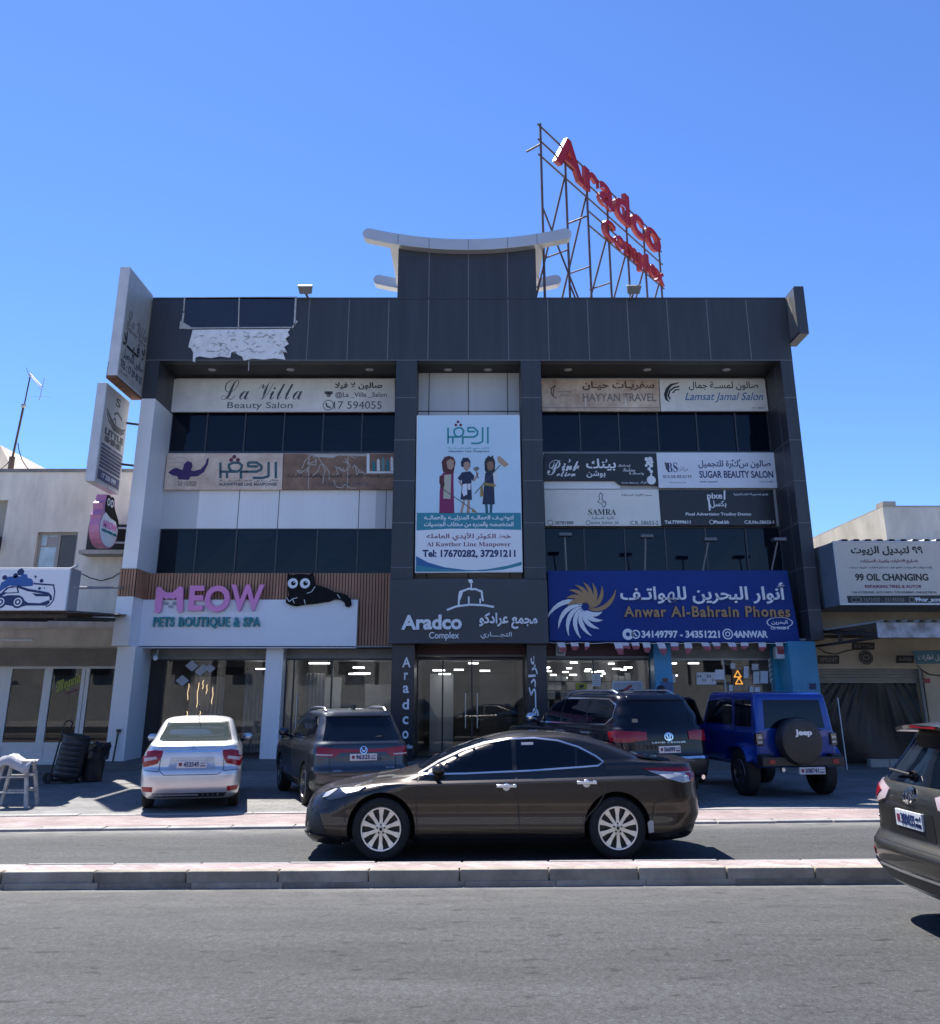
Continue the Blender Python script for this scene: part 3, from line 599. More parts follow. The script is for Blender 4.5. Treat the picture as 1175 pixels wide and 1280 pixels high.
s = sign('shop_sign', 'pale salon board with blue script lettering and black hair emblem, far right of top row', [(584, 54), (1084, 54), (1102, 204), (592, 204)], 26.415, c2, faded)
s.ptext('صالون لمســة جمال', 725, 1055, 64, 106, ink, arabic=True, bold=.015); s.ptext('Lamsat Jamal Salon', 707, 1080, 116, 164, ink_bl, bold=.004, shear=.38)
s.line([s.P(x, y) for x, y in ((632, 160), (617, 148), (614, 125), (622, 100), (640, 80), (676, 70))], .07, ink, taper=lambda u: .3 + 1.2 * math.sin(math.pi * u)); s.line([s.P(x, y) for x, y in ((634, 148), (627, 130), (634, 108), (655, 92), (678, 88))], .05, ink); s.line([s.P(x, y) for x, y in ((648, 118), (660, 104), (678, 102))], .04, ink); s.ptext('CR. 108852-1', 1025, 1090, 186, 193, ink_f)
s.finish(s.t)
# --- second row right
blk_b = mat('black_board', (.012, .013, .017), .35, var=.2)
s = sign('shop_sign', 'black beauty board with white flourished lettering and perfume bottle emblem', [(38, 403), (572, 403), (582, 555), (397, 553), (376, 534), (38, 534)], 26.40, c2, blk_b)
s.ptext(curly('P'), 54, 118, 436, 508, ink_w); s.ptext(curly('ink'), 122, 205, 442, 488, ink_w, bold=.02); s.ptext(curly('otion'), 98, 188, 489, 515, ink_w, bold=.02)
s.ptext('بينك', 238, 380, 430, 486, ink_w, arabic=True, bold=.02); s.ptext('بوشن', 240, 330, 487, 520, ink_w, arabic=True, bold=.02)
s.ptext(curly('Makeup'), 388, 448, 456, 472, ink_w); s.ptext(curly('Fashion'), 412, 470, 474, 491, ink_w); s.ptext(curly('& Beauty'), 442, 512, 492, 510, ink_w); s.ptext('Arad, Bahrain', 405, 487, 540, 549, ink_w); s.ptext('عراد', 494, 527, 534, 550, ink_w, arabic=True)
s.disc(s.P(546, 531), .13, ink_w, d=.006); s.ppoly(q4(542, 500, 550, 522), ink_w, d=.005)
for x, y, r in ((524, 432, .06), (541, 432, .07), (531, 450, .06), (545, 462, .06), (536, 478, .05), (546, 490, .05), (522, 462, .04), (548, 446, .05)): s.disc(s.P(x, y), r, ink_w, d=.005)
for x in (158, 332): s.pline([(x, 432), (x + 4, 440), (x - 3, 446)], .03, ink_w)
s.finish(s.t)
m = MB(); b_ = PxBoard(26.5, c2); q = [b_.P(*p) for p in ((38, 535), (400, 535), (400, 572), (38, 572))]; m.prism([(x, 26.5, z) for x, z in q], (0, .08, 0)); m.build('ledge_panel', wht, B)
sug = mat('pale_blue_board', (.78, .82, .88), .45, var=.06)
s = sign('shop_sign', 'pale blue salon board with navy lettering beside the black flourished board', [(570, 400), (1134, 400), (1151, 568), (582, 568)], 26.395, c2, sug)
s.ptext('صالون سُكَّرة للتجميل', 770, 1113, 432, 476, ink_n, arabic=True, bold=.02); s.ptext('SUGAR BEAUTY SALON', 775, 1125, 487, 521, ink_n, bold=.025); s.ptext(serif('SUGAR BEAUTY'), 602, 740, 507, 522, ink_g); s.ptext('MOB. 36662021', 778, 862, 536, 542, ink_n, bold=.03); s.ptext('CR.121688-1', 1060, 1130, 536, 542, ink_n)
s.ppoly([(608, 446), (622, 450), (632, 462), (628, 492), (616, 480)], ink_g); s.ptext(serif('BS'), 622, 672, 448, 494, ink_n); s.ptext('سُكَّرة', 674, 720, 466, 490, ink_g, arabic=True); s.ptext('Salon', 655, 690, 540, 546, ink_g); s.pline([(632, 543), (652, 543)], .012, ink_g); s.pline([(693, 543), (712, 543)], .012, ink_g)
s.finish(s.t)
# --- third row right
cream = mat('cream_board', (.86, .83, .74), .45, var=.06)
s = sign('shop_sign', 'cream fashion board with thin face emblem and serif lettering, lowest row by the pillar', [(38, 576), (580, 576), (593, 748), (44, 748)], 26.39, c2, cream)
s.ptext(serif('SAMRA'), 248, 380, 668, 697, ink); s.ptext('للأزياء النسائية', 265, 370, 702, 719, ink_g, arabic=True, bold=.015); s.ptext('38781888', 90, 178, 725, 741, ink_g, bold=.01); s.ptext('samra_fashion_bh', 260, 392, 725, 742, ink_g); s.ptext('C.R. 58653-2', 447, 580, 724, 743, ink_g, bold=.01); s.ptext('سمرا للأزياء النسائية', 405, 550, 595, 608, ink_g, arabic=True, bold=.02)
s.ring(s.P(68, 733), .075, .014, ink_g); s.ring(s.P(247, 733), .06, .014, ink_g)
s.line([s.P(x, y) for x, y in ((306, 590), (298, 606), (302, 622), (292, 634), (308, 642), (316, 652), (318, 662))], .02, ink_g); s.line([s.P(x, y) for x, y in ((304, 590), (316, 602), (312, 622), (326, 632), (332, 644), (322, 660))], .022, ink_g); s.line([s.P(x, y) for x, y in ((310, 630), (318, 640), (330, 632))], .016, ink_g)
s.finish(s.t)
s = sign('shop_sign', 'charcoal advertising board with stacked white logo beside the cream board', [(582, 576), (1122, 576), (1140, 746), (594, 746)], 26.385, c2, blk_b)
s.ptext('pixe', 812, 884, 592, 628, ink_w, bold=.02); s.ppoly(q4(889, 580, 897, 624), ink_w); s.ptext('بكسل', 826, 903, 628, 664, ink_w, arabic=True, bold=.02); s.ppoly([(815, 622), (823, 622), (827, 676), (819, 676)], ink_w, d=.005)
s.ptext('بكسل لتصميم الاعلانات التجارية', 937, 1100, 593, 607, ink_w, arabic=True, bold=.02); s.ptext('Pixel Advertising Trading Design', 710, 1020, 685, 703, ink_w, bold=.02); s.ptext('Tel.77099611', 610, 733, 722, 738, ink_w, bold=.03); s.ptext('Pixel.bh', 845, 915, 722, 738, ink_w, bold=.03); s.ptext('C.R.No.58653-1', 988, 1128, 722, 738, ink_w, bold=.03); s.ring(s.P(832, 730), .06, .014, ink_w)
s.finish(s.t)
# --- phone shop fascia
blu = mat('royal_blue_board', (.002, .034, .22), .45, spec=.25, var=.12, scale=.8)
s = sign('shop_fascia', 'wide royal blue phone shop fascia with white and gold lettering', [(50, 46), (1086, 44), (1143, 356), (58, 350)], 25.35, c3, blu, .5, bevel=.015)
s.ptext('أنوار البحرين للهواتـف', 365, 1083, 98, 190, ink_w, arabic=True, bold=.02, d=.05); s.ptext('Anwar Al-Bahrain Phones', 380, 1097, 200, 247, gold, bold=.025, d=.05, space=1.14); s.ptext('34149797 - 34351221', 457, 795, 305, 337, ink_w, bold=.035, d=.01); s.ptext('4ANWAR', 855, 1002, 305, 336, ink_w, bold=.035, d=.01); s.ptext('CR 93028-4', 1015, 1093, 288, 300, ink_w, bold=.03)
ov = s.P(1053, 270); s.ring(ov, .34, .03, ink_w, sy=.4); s.ptext('البحرين', 1018, 1088, 260, 280, ink_w, arabic=True, bold=.02)
for x in (397, 431): s.ring(s.P(x, 321), .10, .035 if x > 400 else .09, ink_w, d=.01); s.line([s.P(x - 6, 314), s.P(x - 1, 325), s.P(x + 6, 328)], .03, blu if x < 400 else ink_w, d=.014)
ig = s.P(828, 320); s.ring(ig, .125, .03, ink_w, d=.01); s.ring(ig, .055, .025, ink_w, d=.01)
cx, cz = s.P(212, 203)
for i in range(8):                            # swirl of curved blades: gold above, white below
    for half, mm in ((0, gold), (1, ink_w)):
        a0 = R((28 if half == 0 else 196) + i * 21); L_ = (.86, .62, .56, .54, .52, .50, .44, .36)[i]
        if half == 1: L_ = (.98, .82, .78, .72, .66, .56, .46, .36)[i]
        pts = []
        for k in range(9):
            u = k / 8; rr_ = .10 + L_ * u; th = a0 - .95 * (1 - u) ** 1.0 + .0
            pts.append((cx + rr_ * math.cos(th), cz + rr_ * math.sin(th)))
        s.line(pts, .094, mm, d=.03 + .002 * i, taper=lambda u: .15 + 1.1 * math.sin(math.pi * min(1, u * 1.02)) ** .8)
s.finish(s.t)
for k, (bx, by, tx, ty) in enumerate(((708, 713, 706, 670), (806, 713, 807, 672), (878, 713, 886, 676), (964, 713, 972, 676))):
    a = at(bx, by, 25.45); b = at(tx, ty, 24.95); ps = ('nearest the entrance', 'second from the entrance', 'third from the entrance', 'beside the outer column')[k]
    t = thing('sign_lamp', 'thin arm floodlight rising from the blue fascia, ' + ps, 'floodlight', (a[0], 25.45, a[1] - .05), 'arm floodlights over the blue fascia')
    m = MB(); m.tube((a[0], 25.45, a[1] - .05), (b[0], 24.95, b[1]), .022, 8); m.build('arm', trim, t)
    m = MB(); m.box(b[0] - .17, b[0] + .17, 24.72, 24.98, b[1] - .03, b[1] + .06); m.build('lamp_head', mat('lamp_head', (.12, .12, .13), .4, .5), t, bevel=.012)
# --- entrance fascia, bowed outwards
wp = lambda x: .32 * (1 - ((x + .05) / 2.12) ** 2)
s = PxBoard(24.95, c4, wp); lx, rx = -2.14, 2.06; zt, zb_ = at(587, 724, 24.95)[1], at(587, 805, 24.95)[1]
t = thing('entrance_fascia', 'bowed charcoal fascia with raised white lettering and fort emblem above the entrance', 'sign', (-.05, 24.95, zb_)); mb = MB(); xs = lin(lx, rx, 25)
top = [(x, 24.95 - wp(x), zt) for x in xs]
mb.add([(x, 24.95 - wp(x), zb_) for x in xs] + top, [(i, i + 1, i + 26, i + 25) for i in range(24)], 0, True)
mb.prism([(x, 24.95 - wp(x), zt) for x in xs] + [(rx, 25.0, zt), (lx, 25.0, zt)], (0, 0, -.02)); mb.prism([(x, 24.95 - wp(x), zb_) for x in xs] + [(rx, 25.0, zb_), (lx, 25.0, zb_)], (0, 0, .02))
mb.box(lx, lx + .01, 24.95, 25.2, zb_, zt); mb.box(rx - .01, rx, 24.95, 25.2, zb_, zt); mb.build('board', mat('charcoal_board', (.042, .046, .055), .4, var=.15, scale=.6), t)
lit = mat('raised_white_letter', (.86, .86, .87), .4)
s.ptext('Aradco', 8, 310, 1118, 1192, lit, bold=.035, d=.07); s.ptext('Complex', 147, 296, 1203, 1246, lit, bold=.012, d=.04); s.ptext('مجمع عرادكو', 395, 686, 1108, 1188, lit, arabic=True, bold=.03, d=.07); s.ptext('التجــــاري', 403, 557, 1203, 1238, lit, arabic=True, bold=.01, d=.04)
s.line([s.P(x, y) for x, y in ((237, 1095), (280, 1078), (350, 1069), (420, 1072), (467, 1080))], .05, lit, d=.04)
for p, w in (([(294, 1074), (296, 1030), (300, 1006), (318, 1000), (330, 996), (345, 990), (358, 994), (376, 992), (395, 1000), (408, 1004), (410, 1030), (414, 1050)], .05), ([(344, 1062), (344, 1030)], .04), ([(400, 1062), (400, 1040)], .04), ([(356, 990), (356, 946)], .035)): s.line([s.P(*q) for q in p], w, lit, d=.04)
s.ppoly([(340, 946), (360, 944), (366, 960), (346, 962)], lit, d=.045); s.ppoly([(298, 1008), (316, 1002), (312, 1020), (302, 1046), (296, 1050)], lit, d=.042)
s.finish(t)
# --- tall poster
pos = mat('pale_blue_poster', (.58, .76, .86), .4, var=.08, scale=.4); pos_w = mat('poster_white', (.88, .88, .88), .4)
s = sign('poster', 'tall light blue recruitment poster showing three cartoon cleaners between the pillars', [(84, 116), (598, 114), (614, 902), (74, 905)], 24.97, c4, offw, .12)
s.ppoly([(88, 121), (595, 119), (605, 606), (80, 606)], pos, d=.002); s.ppoly([(80, 607), (605, 607), (610, 897), (79, 899)], pos_w, d=.002)
kawthar(s, 236, 452, 165, 262, mat('ink_bright_teal', (.02, .28, .32), .5), ink_m); s.ptext('للأيـــدي العــامــلـــة', 240, 446, 276, 287, ink_t, arabic=True, bold=.02); s.ptext(serif('Alkawther Line Manpower'), 240, 446, 291, 304, ink_n)
tealb = mat('poster_teal', (.03, .25, .32), .45)
s.ppoly([(84, 604), (604, 604), (606, 690), (400, 684), (250, 684), (82, 692)], tealb, d=.004)
s.ptext('لتوظيـف العمالــه المنزليــه والعمالــه', 120, 568, 616, 644, ink_w, arabic=True, bold=.03, d=.007); s.ptext('المتخصصه والمهره من مختلف الجنسيات', 120, 568, 649, 678, ink_w, arabic=True, bold=.03, d=.007); s.ptext('خط الكوثر للأيدي العامله', 132, 556, 704, 744, ink_m, arabic=True, bold=.02)
s.ptext(serif('Al Kawther Line Manpower'), 134, 553, 750, 778, ink_m); s.ptext('Tel: 17670282, 37291211', 112, 578, 788, 832, ink_n, bold=.04)
s.ppoly([(80, 820), (140, 852), (220, 876), (330, 890), (330, 896), (80, 898)], ink_bl, d=.004); s.ppoly([(79, 866), (200, 884), (330, 890), (450, 892), (330, 897), (79, 899)], tealb, d=.006); s.ppoly([(608, 848), (540, 868), (440, 886), (340, 893), (420, 896), (520, 888), (608, 866)], tealb, d=.005)
sk1 = mat('skin_light', (.45, .28, .20), .5); sk2 = mat('skin_mid', (.30, .15, .09), .5); hij = mat('cartoon_maroon', (.10, .015, .02), .5); dress = mat('cartoon_magenta', (.24, .015, .10), .5); cnavy = mat('cartoon_navy', (.012, .022, .06), .5); capr = mat('cartoon_apron', (.5, .48, .36), .5); cgold = mat('cartoon_gold', (.33, .22, .06), .5); cteal = mat('cartoon_teal', (.02, .12, .16), .5)
P = s.ppoly
# person one: long dress, scarf, broom
P([(206, 420), (215, 404), (250, 396), (268, 404), (268, 470), (272, 606), (196, 606), (198, 500)], dress, d=.004); P([(222, 415), (256, 412), (252, 535), (216, 533)], capr, d=.006); P([(208, 350), (222, 326), (245, 319), (268, 327), (278, 350), (272, 380), (268, 408), (240, 410), (214, 398)], hij, d=.008); P([(232, 348), (252, 334), (270, 345), (268, 375), (256, 390), (238, 382)], sk1, d=.010); P([(198, 420), (212, 415), (224, 460), (216, 486), (205, 480), (196, 450)], hij, d=.007); s.pline([(216, 486), (380, 600)], .022, ink_g, d=.011); P([(362, 580), (388, 604), (360, 600)], cgold, d=.012)
# person two: navy dress, brush
P([(300, 606), (318, 530), (328, 530), (312, 606)], sk1, d=.004); P([(332, 606), (338, 530), (350, 530), (348, 606)], sk1, d=.004); P([(308, 402), (350, 396), (362, 410), (356, 460), (360, 540), (302, 538), (310, 470)], cnavy, d=.006); P([(288, 432), (310, 402), (318, 420), (304, 446)], cnavy, d=.007); P([(356, 402), (372, 420), (366, 446), (354, 430)], cnavy, d=.007); P([(314, 462), (334, 458), (336, 512), (318, 522), (310, 500)], sug, d=.008); P([(336, 460), (354, 458), (352, 490), (338, 488)], offw, d=.008); P([(290, 444), (302, 446), (316, 468), (308, 474)], sk1, d=.009); P([(362, 444), (372, 448), (388, 424), (394, 404), (386, 402), (378, 424)], sk1, d=.009); P([(306, 372), (304, 350), (318, 330), (340, 328), (352, 345), (352, 374), (332, 384)], cnavy, d=.008); P([(318, 366), (322, 352), (340, 348), (350, 360), (346, 386), (332, 398), (320, 386)], sk1, d=.010); P([(310, 336), (318, 328), (334, 332), (330, 346), (314, 350)], cnavy, d=.011); s.pline([(380, 396), (392, 432)], .022, ink_g, d=.011); P([(366, 380), (388, 372), (398, 384), (386, 394), (372, 394)], ink_f, d=.012)
# person three: navy pinafore, mop
P([(424, 560), (438, 560), (442, 606), (428, 606)], cteal, d=.004); P([(448, 560), (464, 560), (460, 606), (448, 606)], cteal, d=.004); P([(420, 410), (432, 398), (470, 396), (486, 408), (482, 460), (420, 462)], offw, d=.005); P([(426, 404), (444, 400), (464, 400), (470, 460), (474, 562), (412, 562), (420, 470)], cnavy, d=.007); P([(422, 352), (428, 332), (446, 324), (468, 330), (476, 350), (474, 398), (462, 402), (430, 402), (424, 392)], ink, d=.008); P([(434, 360), (444, 346), (466, 350), (468, 378), (456, 394), (440, 390)], sk2, d=.010); P([(434, 326), (444, 318), (452, 326), (464, 316), (468, 326), (450, 332)], ink, d=.009); P([(418, 452), (470, 460), (482, 468), (474, 474), (414, 466)], cgold, d=.010); P([(402, 478), (414, 470), (418, 520), (400, 524)], cgold, d=.009); s.pline([(374, 508), (500, 366)], .022, ink_g, d=.013); P([(486, 326), (498, 320), (544, 362), (524, 376), (490, 350)], mat('cartoon_brush', (.5, .32, .22), .5), d=.015)
s.finish(s.t)
# --- pet shop fascia
z1_, z0_ = at(*c5(150, 184), 25.72)[1], at(*c5(150, 372), 25.72)[1]; xr_ = at(*c5(978, 280), 25.72)[0]
wfas = mat('white_fascia', (.84, .85, .87), .35, var=.05, scale=.4)
t = thing('shop_fascia', 'white pet boutique fascia with raised pink and teal lettering on wood slats', 'sign', (-5.5, 25.72, z0_))
m = MB(); m.box(XL1 + .012, xr_, 25.72, 25.84, z0_, z1_); m.build('board', wfas, t, bevel=.01)
s = PxBoard(25.70, c5); pinkm = mat('pink_letter', (.82, .28, .56), .4); tealm = mat('teal_letter', (.012, .25, .28), .4); pets_d = mat('pale_grey_dot', (.36, .37, .42), .5)
s.poly([s.P(*p) for p in ((200, 232), (206, 146), (212, 136), (222, 136), (232, 148), (246, 158), (268, 158), (284, 145), (294, 134), (306, 136), (310, 146), (308, 228), (302, 234), (292, 234), (286, 226), (284, 176), (272, 184), (258, 180), (244, 184), (232, 176), (224, 228), (216, 236), (206, 236))], pinkm, d=.1, name='lettering', base=.02)
s.ptext('E', 328, 385, 131, 228, pinkm, d=.1, bold=.035, base=.02); s.ptext('O', 388, 486, 130, 234, pinkm, d=.1, bold=.035, base=.02); s.ptext('W', 488, 616, 127, 230, pinkm, d=.1, bold=.03, base=.02)
s.ptext('PETS BOUTIQUE & SPA', 190, 604, 251, 296, tealm, d=.05, bold=.03, space=1.12, base=-.01)
for x, y in ((240, 199), (273, 199), (258, 211)): s.disc(s.P(x, y), .075, pets_d, d=.0, sy=.6, name='emblem', base=-.03)
s.finish(t)
# lying black cat cut-out on top of the fascia
t = thing('cat_cutout', 'black cat cut out with large white eyes lying on the white fascia', 'sign figure', (s.P(760, 210)[0], 25.66, s.P(760, 210)[1])); s = PxBoard(25.66, c5)
catm = mat('cat_black', (.006, .0065, .008), .75, spec=.25)
mb = MB(); pts = [(703, 196), (706, 180), (716, 168), (711, 140), (709, 104), (711, 80), (724, 90), (748, 86), (776, 86), (794, 90), (808, 78), (812, 102), (814, 126), (838, 132), (866, 142), (892, 156), (914, 158), (938, 166), (954, 184), (957, 204), (948, 213), (934, 211), (930, 196), (914, 184), (896, 182), (870, 192), (820, 200), (776, 204), (744, 210), (722, 206)]
q = [s.P(*p) for p in pts]; mb.prism([(x, 25.60, z) for x, z in q], (0, .11, 0)); mb.build('body', catm, t, bevel=.012)
s2 = PxBoard(25.60, c5)
for x in (730, 777): s2.disc(s2.P(x, 121), .138, ink_w, d=.01); s2.disc(s2.P(x + 2, 121), .062, catm, d=.014); s2.disc(s2.P(x + 5, 117), .018, ink_w, d=.018)
for p in (((784, 160), (802, 154), (816, 134)), ((706, 176), (716, 192), (728, 182), (748, 176)), ((728, 182), (736, 198)), ((774, 184), (778, 202)), ((902, 164), (912, 178))): s2.pline(p, .015, ink_w, d=.01)
s2.finish(t)
# --- vertical lettering on the entrance piers
s = PxBoard(25.2, c9); t = thing('pier_lettering', 'white latin letters stacked down the navy left entrance pier', 'lettering', (-1.77, 25.2, .6))
for ch, x0, x1, y0, y1 in (('A', 122, 178, 168, 236), ('r', 134, 160, 270, 320), ('a', 126, 166, 356, 408), ('d', 122, 166, 446, 516), ('c', 124, 162, 562, 616), ('o', 122, 163, 658, 712), ('Complex', 96, 192, 748, 786)): s.ptext(ch, x0, x1, y0, y1, lit, bold=.02, d=.03)
s.finish(t)
t = thing('pier_lettering', 'white arabic lettering turned upright on the navy right entrance pier', 'lettering', (1.76, 25.2, .6)); s = PxBoard(25.2, c9)
v, f = glyphs(shape_arabic('عرادكــو'), .02); (xa, za), (xb, zb2) = s.P(968, 560), s.P(1024, 160)
s.mb(lit).add([s.pl(xa + (xb - xa) * (1 - y), za + (zb2 - za) * x, -.001 + .03 * z) for x, y, z in v], f)
s.finish(t)
# --- torn advert on the upper band
c0 = crop(180, 340, 3.456); s = PxBoard(Yf - .006, c0); torn = mat('torn_paper', (.85, .84, .83), .8, var=.15, scale=5); frm = mat('old_frame', (.50, .48, .46), .6, var=.3, scale=6); t = thing('torn_poster', 'torn white remains of an advert hanging from the dark parapet', 'torn poster', (-6.8, Yf, 11.3))
mb = MB(); base = [(212, 252), (300, 250), (400, 250), (500, 250), (632, 248), (622, 262), (630, 276), (612, 290), (626, 312), (606, 326), (620, 350), (600, 346), (612, 380), (560, 374), (520, 380), (470, 376), (432, 384), (424, 366), (404, 358), (392, 344), (378, 350), (374, 372), (330, 366), (290, 374), (240, 366), (224, 372), (222, 392), (212, 386), (214, 350), (204, 330), (192, 326), (198, 300), (206, 276)]
q = [s.P(*p) for p in base]; mb.prism([(x, Yf - .03 - .02 * random.random(), z) for x, z in q], (0, .012, 0)); mb.build('torn_sheet', torn, t)
op_ = mat('old_panel', (.026, .031, .050), .3, var=.2, scale=1)
for q_ in (q4(180, 113, 408, 238), q4(416, 112, 650, 238)):
    m = MB(); qq = [s.P(*p) for p in q_]; m.prism([(x, Yf - .012, z) for x, z in qq], (0, .008, 0)); m.build('old_panel', op_, t)
scr = mat('scribble', (.40, .40, .41), .8); s3 = PxBoard(Yf - .052, c0); rs = random.Random(5)
for i in range(60):
    x, y = rs.uniform(218, 600), rs.uniform(262, 352); p = [(x, y)]
    for j in range(3): p.append((p[-1][0] + rs.uniform(-16, 16), p[-1][1] + rs.uniform(-8, 8)))
    s3.pline(p, .016, scr, d=.002, name='crease')
for p, w in (([(176, 112), (172, 170)], .035), ([(172, 178), (164, 232)], .05), ([(205, 243), (640, 240)], .035), ([(656, 116), (650, 232)], .05), ([(412, 112), (405, 350)], .03), ([(176, 111), (660, 108)], .015), ([(454, 386), (452, 426)], .02), ([(640, 242), (662, 212)], .05)): s.pline(p, w, frm, d=.02)
s.ppoly([(158, 212), (176, 222), (206, 240), (204, 248), (154, 246)], frm, d=.03); s.finish(t); s3.finish(t)
# --- projecting signs at the left corner
class XBoard(Board):                          # face at X, looking towards +X (or -X), marks given as fractions of the face
    def __init__(s, X, y0, y1, z0, z1, d=1): super().__init__(lambda a, b, dd: (X + d * dd, (y0 + (y1 - y0) * a) if d > 0 else (y1 - (y1 - y0) * a), z0 + (z1 - z0) * b))
lavm = mat('projecting_sign_grey', (.44, .42, .37), .5, var=.2, scale=1.2); lavs = mat('projecting_sign_side', (.62, .62, .63), .45, var=.15, scale=2); rust = mat('rust_edge', (.20, .085, .045), .85, var=.5, scale=5)
t = thing('projecting_sign', 'large grey salon blade sign with rusty lower edge at the top left corner', 'blade sign', (-9.56, 24.2, 9.85))
m = MB(); m.box(-9.70, -9.42, 23.2, 25.15, 9.9, 13.1, 0); m.box(-9.705, -9.415, 23.19, 25.16, 9.84, 9.92, 1); m.box(-9.702, -9.68, 23.195, 23.3, 9.9, 10.3, 1); m.build('box', [lavs, rust], t, bevel=.01)
m = MB(); m.box(-9.425, -9.412, 23.24, 25.11, 9.97, 13.05); m.build('face', lavm, t)
s = XBoard(-9.412, 23.2, 25.1, 9.9, 13.1); s.text(fine_script('La Villa'), .12, .95, .50, .64, ink_f, bold=.02); s.text('Beauty Salon', .12, .95, .44, .50, ink_f, bold=.02); s.text('لا فـيـــلا', .06, .94, .27, .44, ink, arabic=True, bold=.03); s.text('صالون للتجميل', .10, .94, .19, .28, ink_g, arabic=True, bold=.02); s.text('TEL : 17 59 40 55', .06, .94, .10, .17, ink_g, bold=.03); s.text('CR. 69893', .06, .40, .05, .08, ink_f); s.finish(t)
shin = mat('shine_sign_face', (.48, .46, .42), .5, var=.15)
t = thing('projecting_sign', 'grey car wash blade sign with navy service panel, held by two black arms', 'blade sign', (-9.88, 24.3, 7.1))
m = MB(); m.box(-10.02, -9.76, 23.45, 25.2, 7.1, 9.8); m.build('box', lavs, t, bevel=.012)
m = MB(); m.box(-9.765, -9.752, 23.5, 25.15, 7.15, 9.75); m.build('face', shin, t)
m = MB()
for z in (9.15, 7.95): m.tube((-9.8, 25.1, z), (-9.36, 25.35, z), .035, 8)
m.build('arm', black, t)
s = XBoard(-9.752, 23.5, 25.15, 7.15, 9.75); s.text('S', .42, .62, .86, .95, ink, bold=.01); s.line([(.08, .76), (.3, .68), (.5, .63), (.8, .64), (.95, .68)], .035, ink, taper=lambda u: .4 + 1.2 * math.sin(math.pi * u)); s.line([(.12, .72), (.2, .66), (.45, .60), (.78, .60), (.92, .64)], .02, ink); s.line([(.4, .76), (.55, .80), (.75, .76)], .025, ink); s.ring((.45, .66), .06, .02, ink)
s.text('LITTLE', .12, .92, .50, .57, ink, bold=.06); s.text('SHINE', .14, .85, .425, .49, ink, bold=.06); s.rect(.04, .96, .02, .125, ink_n); s.rect(.04, .48, .37, .395, ink_n); s.rect(.52, .96, .37, .395, ink_n)
for k in range(6): s.rect(.05, .95, .145 + k * .037, .173 + k * .037, ink_n); s.text('EXTERIOR WASH  POLISHING', .09, .91, .153 + k * .037, .166 + k * .037, ink_f, d=.007)
s.text('17 330 099', .2, .8, .05, .1, ink_w, d=.007); s.finish(t)
# pink flask shaped pet sign
t = thing('projecting_sign', 'small pink rimmed pet shop blade sign with black cat shape on top', 'blade sign', (-9.9, 24.8, 5.55))
out = [(.5 + .5 * math.cos(R(a)), .37 + .37 * math.sin(R(a))) for a in range(-200, 21, 20)] + [(.9, .62), (.72, .74), (.66, .9), (.55, 1.0), (.2, .99), (.16, .86), (.06, .8), (.1, .68), (.0, .56)]
YZ = lambda a, b: (24.1 + 1.35 * a, 5.55 + 1.4 * b)
m = MB(); m.prism([(-9.76, *YZ(*p)) for p in out], (-.27, 0, 0)); m.build('rim', mat('pink_rim', (.55, .22, .38), .4, var=.2), t)
s = XBoard(-9.757, 24.1, 25.45, 5.55, 6.95); s.poly([(.5 + .46 * math.cos(R(a)), .37 + .34 * math.sin(R(a))) for a in range(0, 360, 15)], wfas, d=.01)
s.poly([(.22, .98), (.3, 1.0), (.4, .96), (.5, .99), (.58, .97), (.6, .84), (.75, .72), (.92, .6), (.98, .48), (.93, .44), (.8, .56), (.5, .58), (.2, .66), (.18, .8)], catm, d=.016)
for x in (.3, .48): s.ring((x, .86), .06, .03, ink_w, d=.02)
s.text('MEOW', .16, .88, .36, .50, pinkm, bold=.04, d=.02); s.text('PETS BOUTIQUE & SPA', .14, .9, .27, .33, tealm, bold=.04, d=.02)
s.finish(t); m = MB()
for z in (6.2, 5.8): m.tube((-9.85, 25.35, z), (-9.36, 25.5, z), .03, 8)
m.build('arm', steel, t)
# right corner
t = thing('projecting_sign', 'small charcoal blade sign with pale figure at the top right corner', 'blade sign', (9.48, 24.9, 11.6))
m = MB(); m.box(9.345, 9.62, 24.3, 25.35, 11.55, 13.02); m.build('box', mat('charcoal_box', (.045, .047, .055), .45), t, bevel=.01)
m = MB(); m.box(9.33, 9.346, 24.34, 25.31, 11.6, 12.97); m.build('face', mat('grey_face', (.17, .17, .16), .4, var=.3, scale=2), t)
s = XBoard(9.33, 24.34, 25.31, 11.6, 12.97, -1); s.poly([(.45, .95), (.6, .95), (.55, .8), (.72, .62), (.74, .52), (.45, .42), (.42, .52), (.5, .68), (.46, .8)], ink_f); s.rect(.1, .9, .34, .36, ink_f); s.rect(.1, .9, .08, .11, ink_f); s.finish(t)
# floodlights on the parapet
for k, (px, lb) in enumerate(((383, 'square floodlight leaning out over the dark parapet beside the torn poster'), (791, 'square floodlight leaning out over the dark parapet below the red rooftop letters'))):
    x, z = at(px, 366, 24.8); t = thing('floodlight', lb, 'floodlight', (x, 24.9, ZT), 'floodlights on the parapet')
    m = MB(); m.prism([(x - .17, 24.66, ZT - .02), (x + .17, 24.66, ZT - .02), (x + .21, 24.48, ZT + .16), (x - .21, 24.48, ZT + .16)], (0, .13, .10)); m.build('lamp_head', mat('flood_grey', (.20, .20, .185), .5), t, bevel=.01)
    m = MB(); m.box(x - .03, x + .03, 24.72, 25.2, ZT + .02, ZT + .08); m.build('bracket', trim, t)
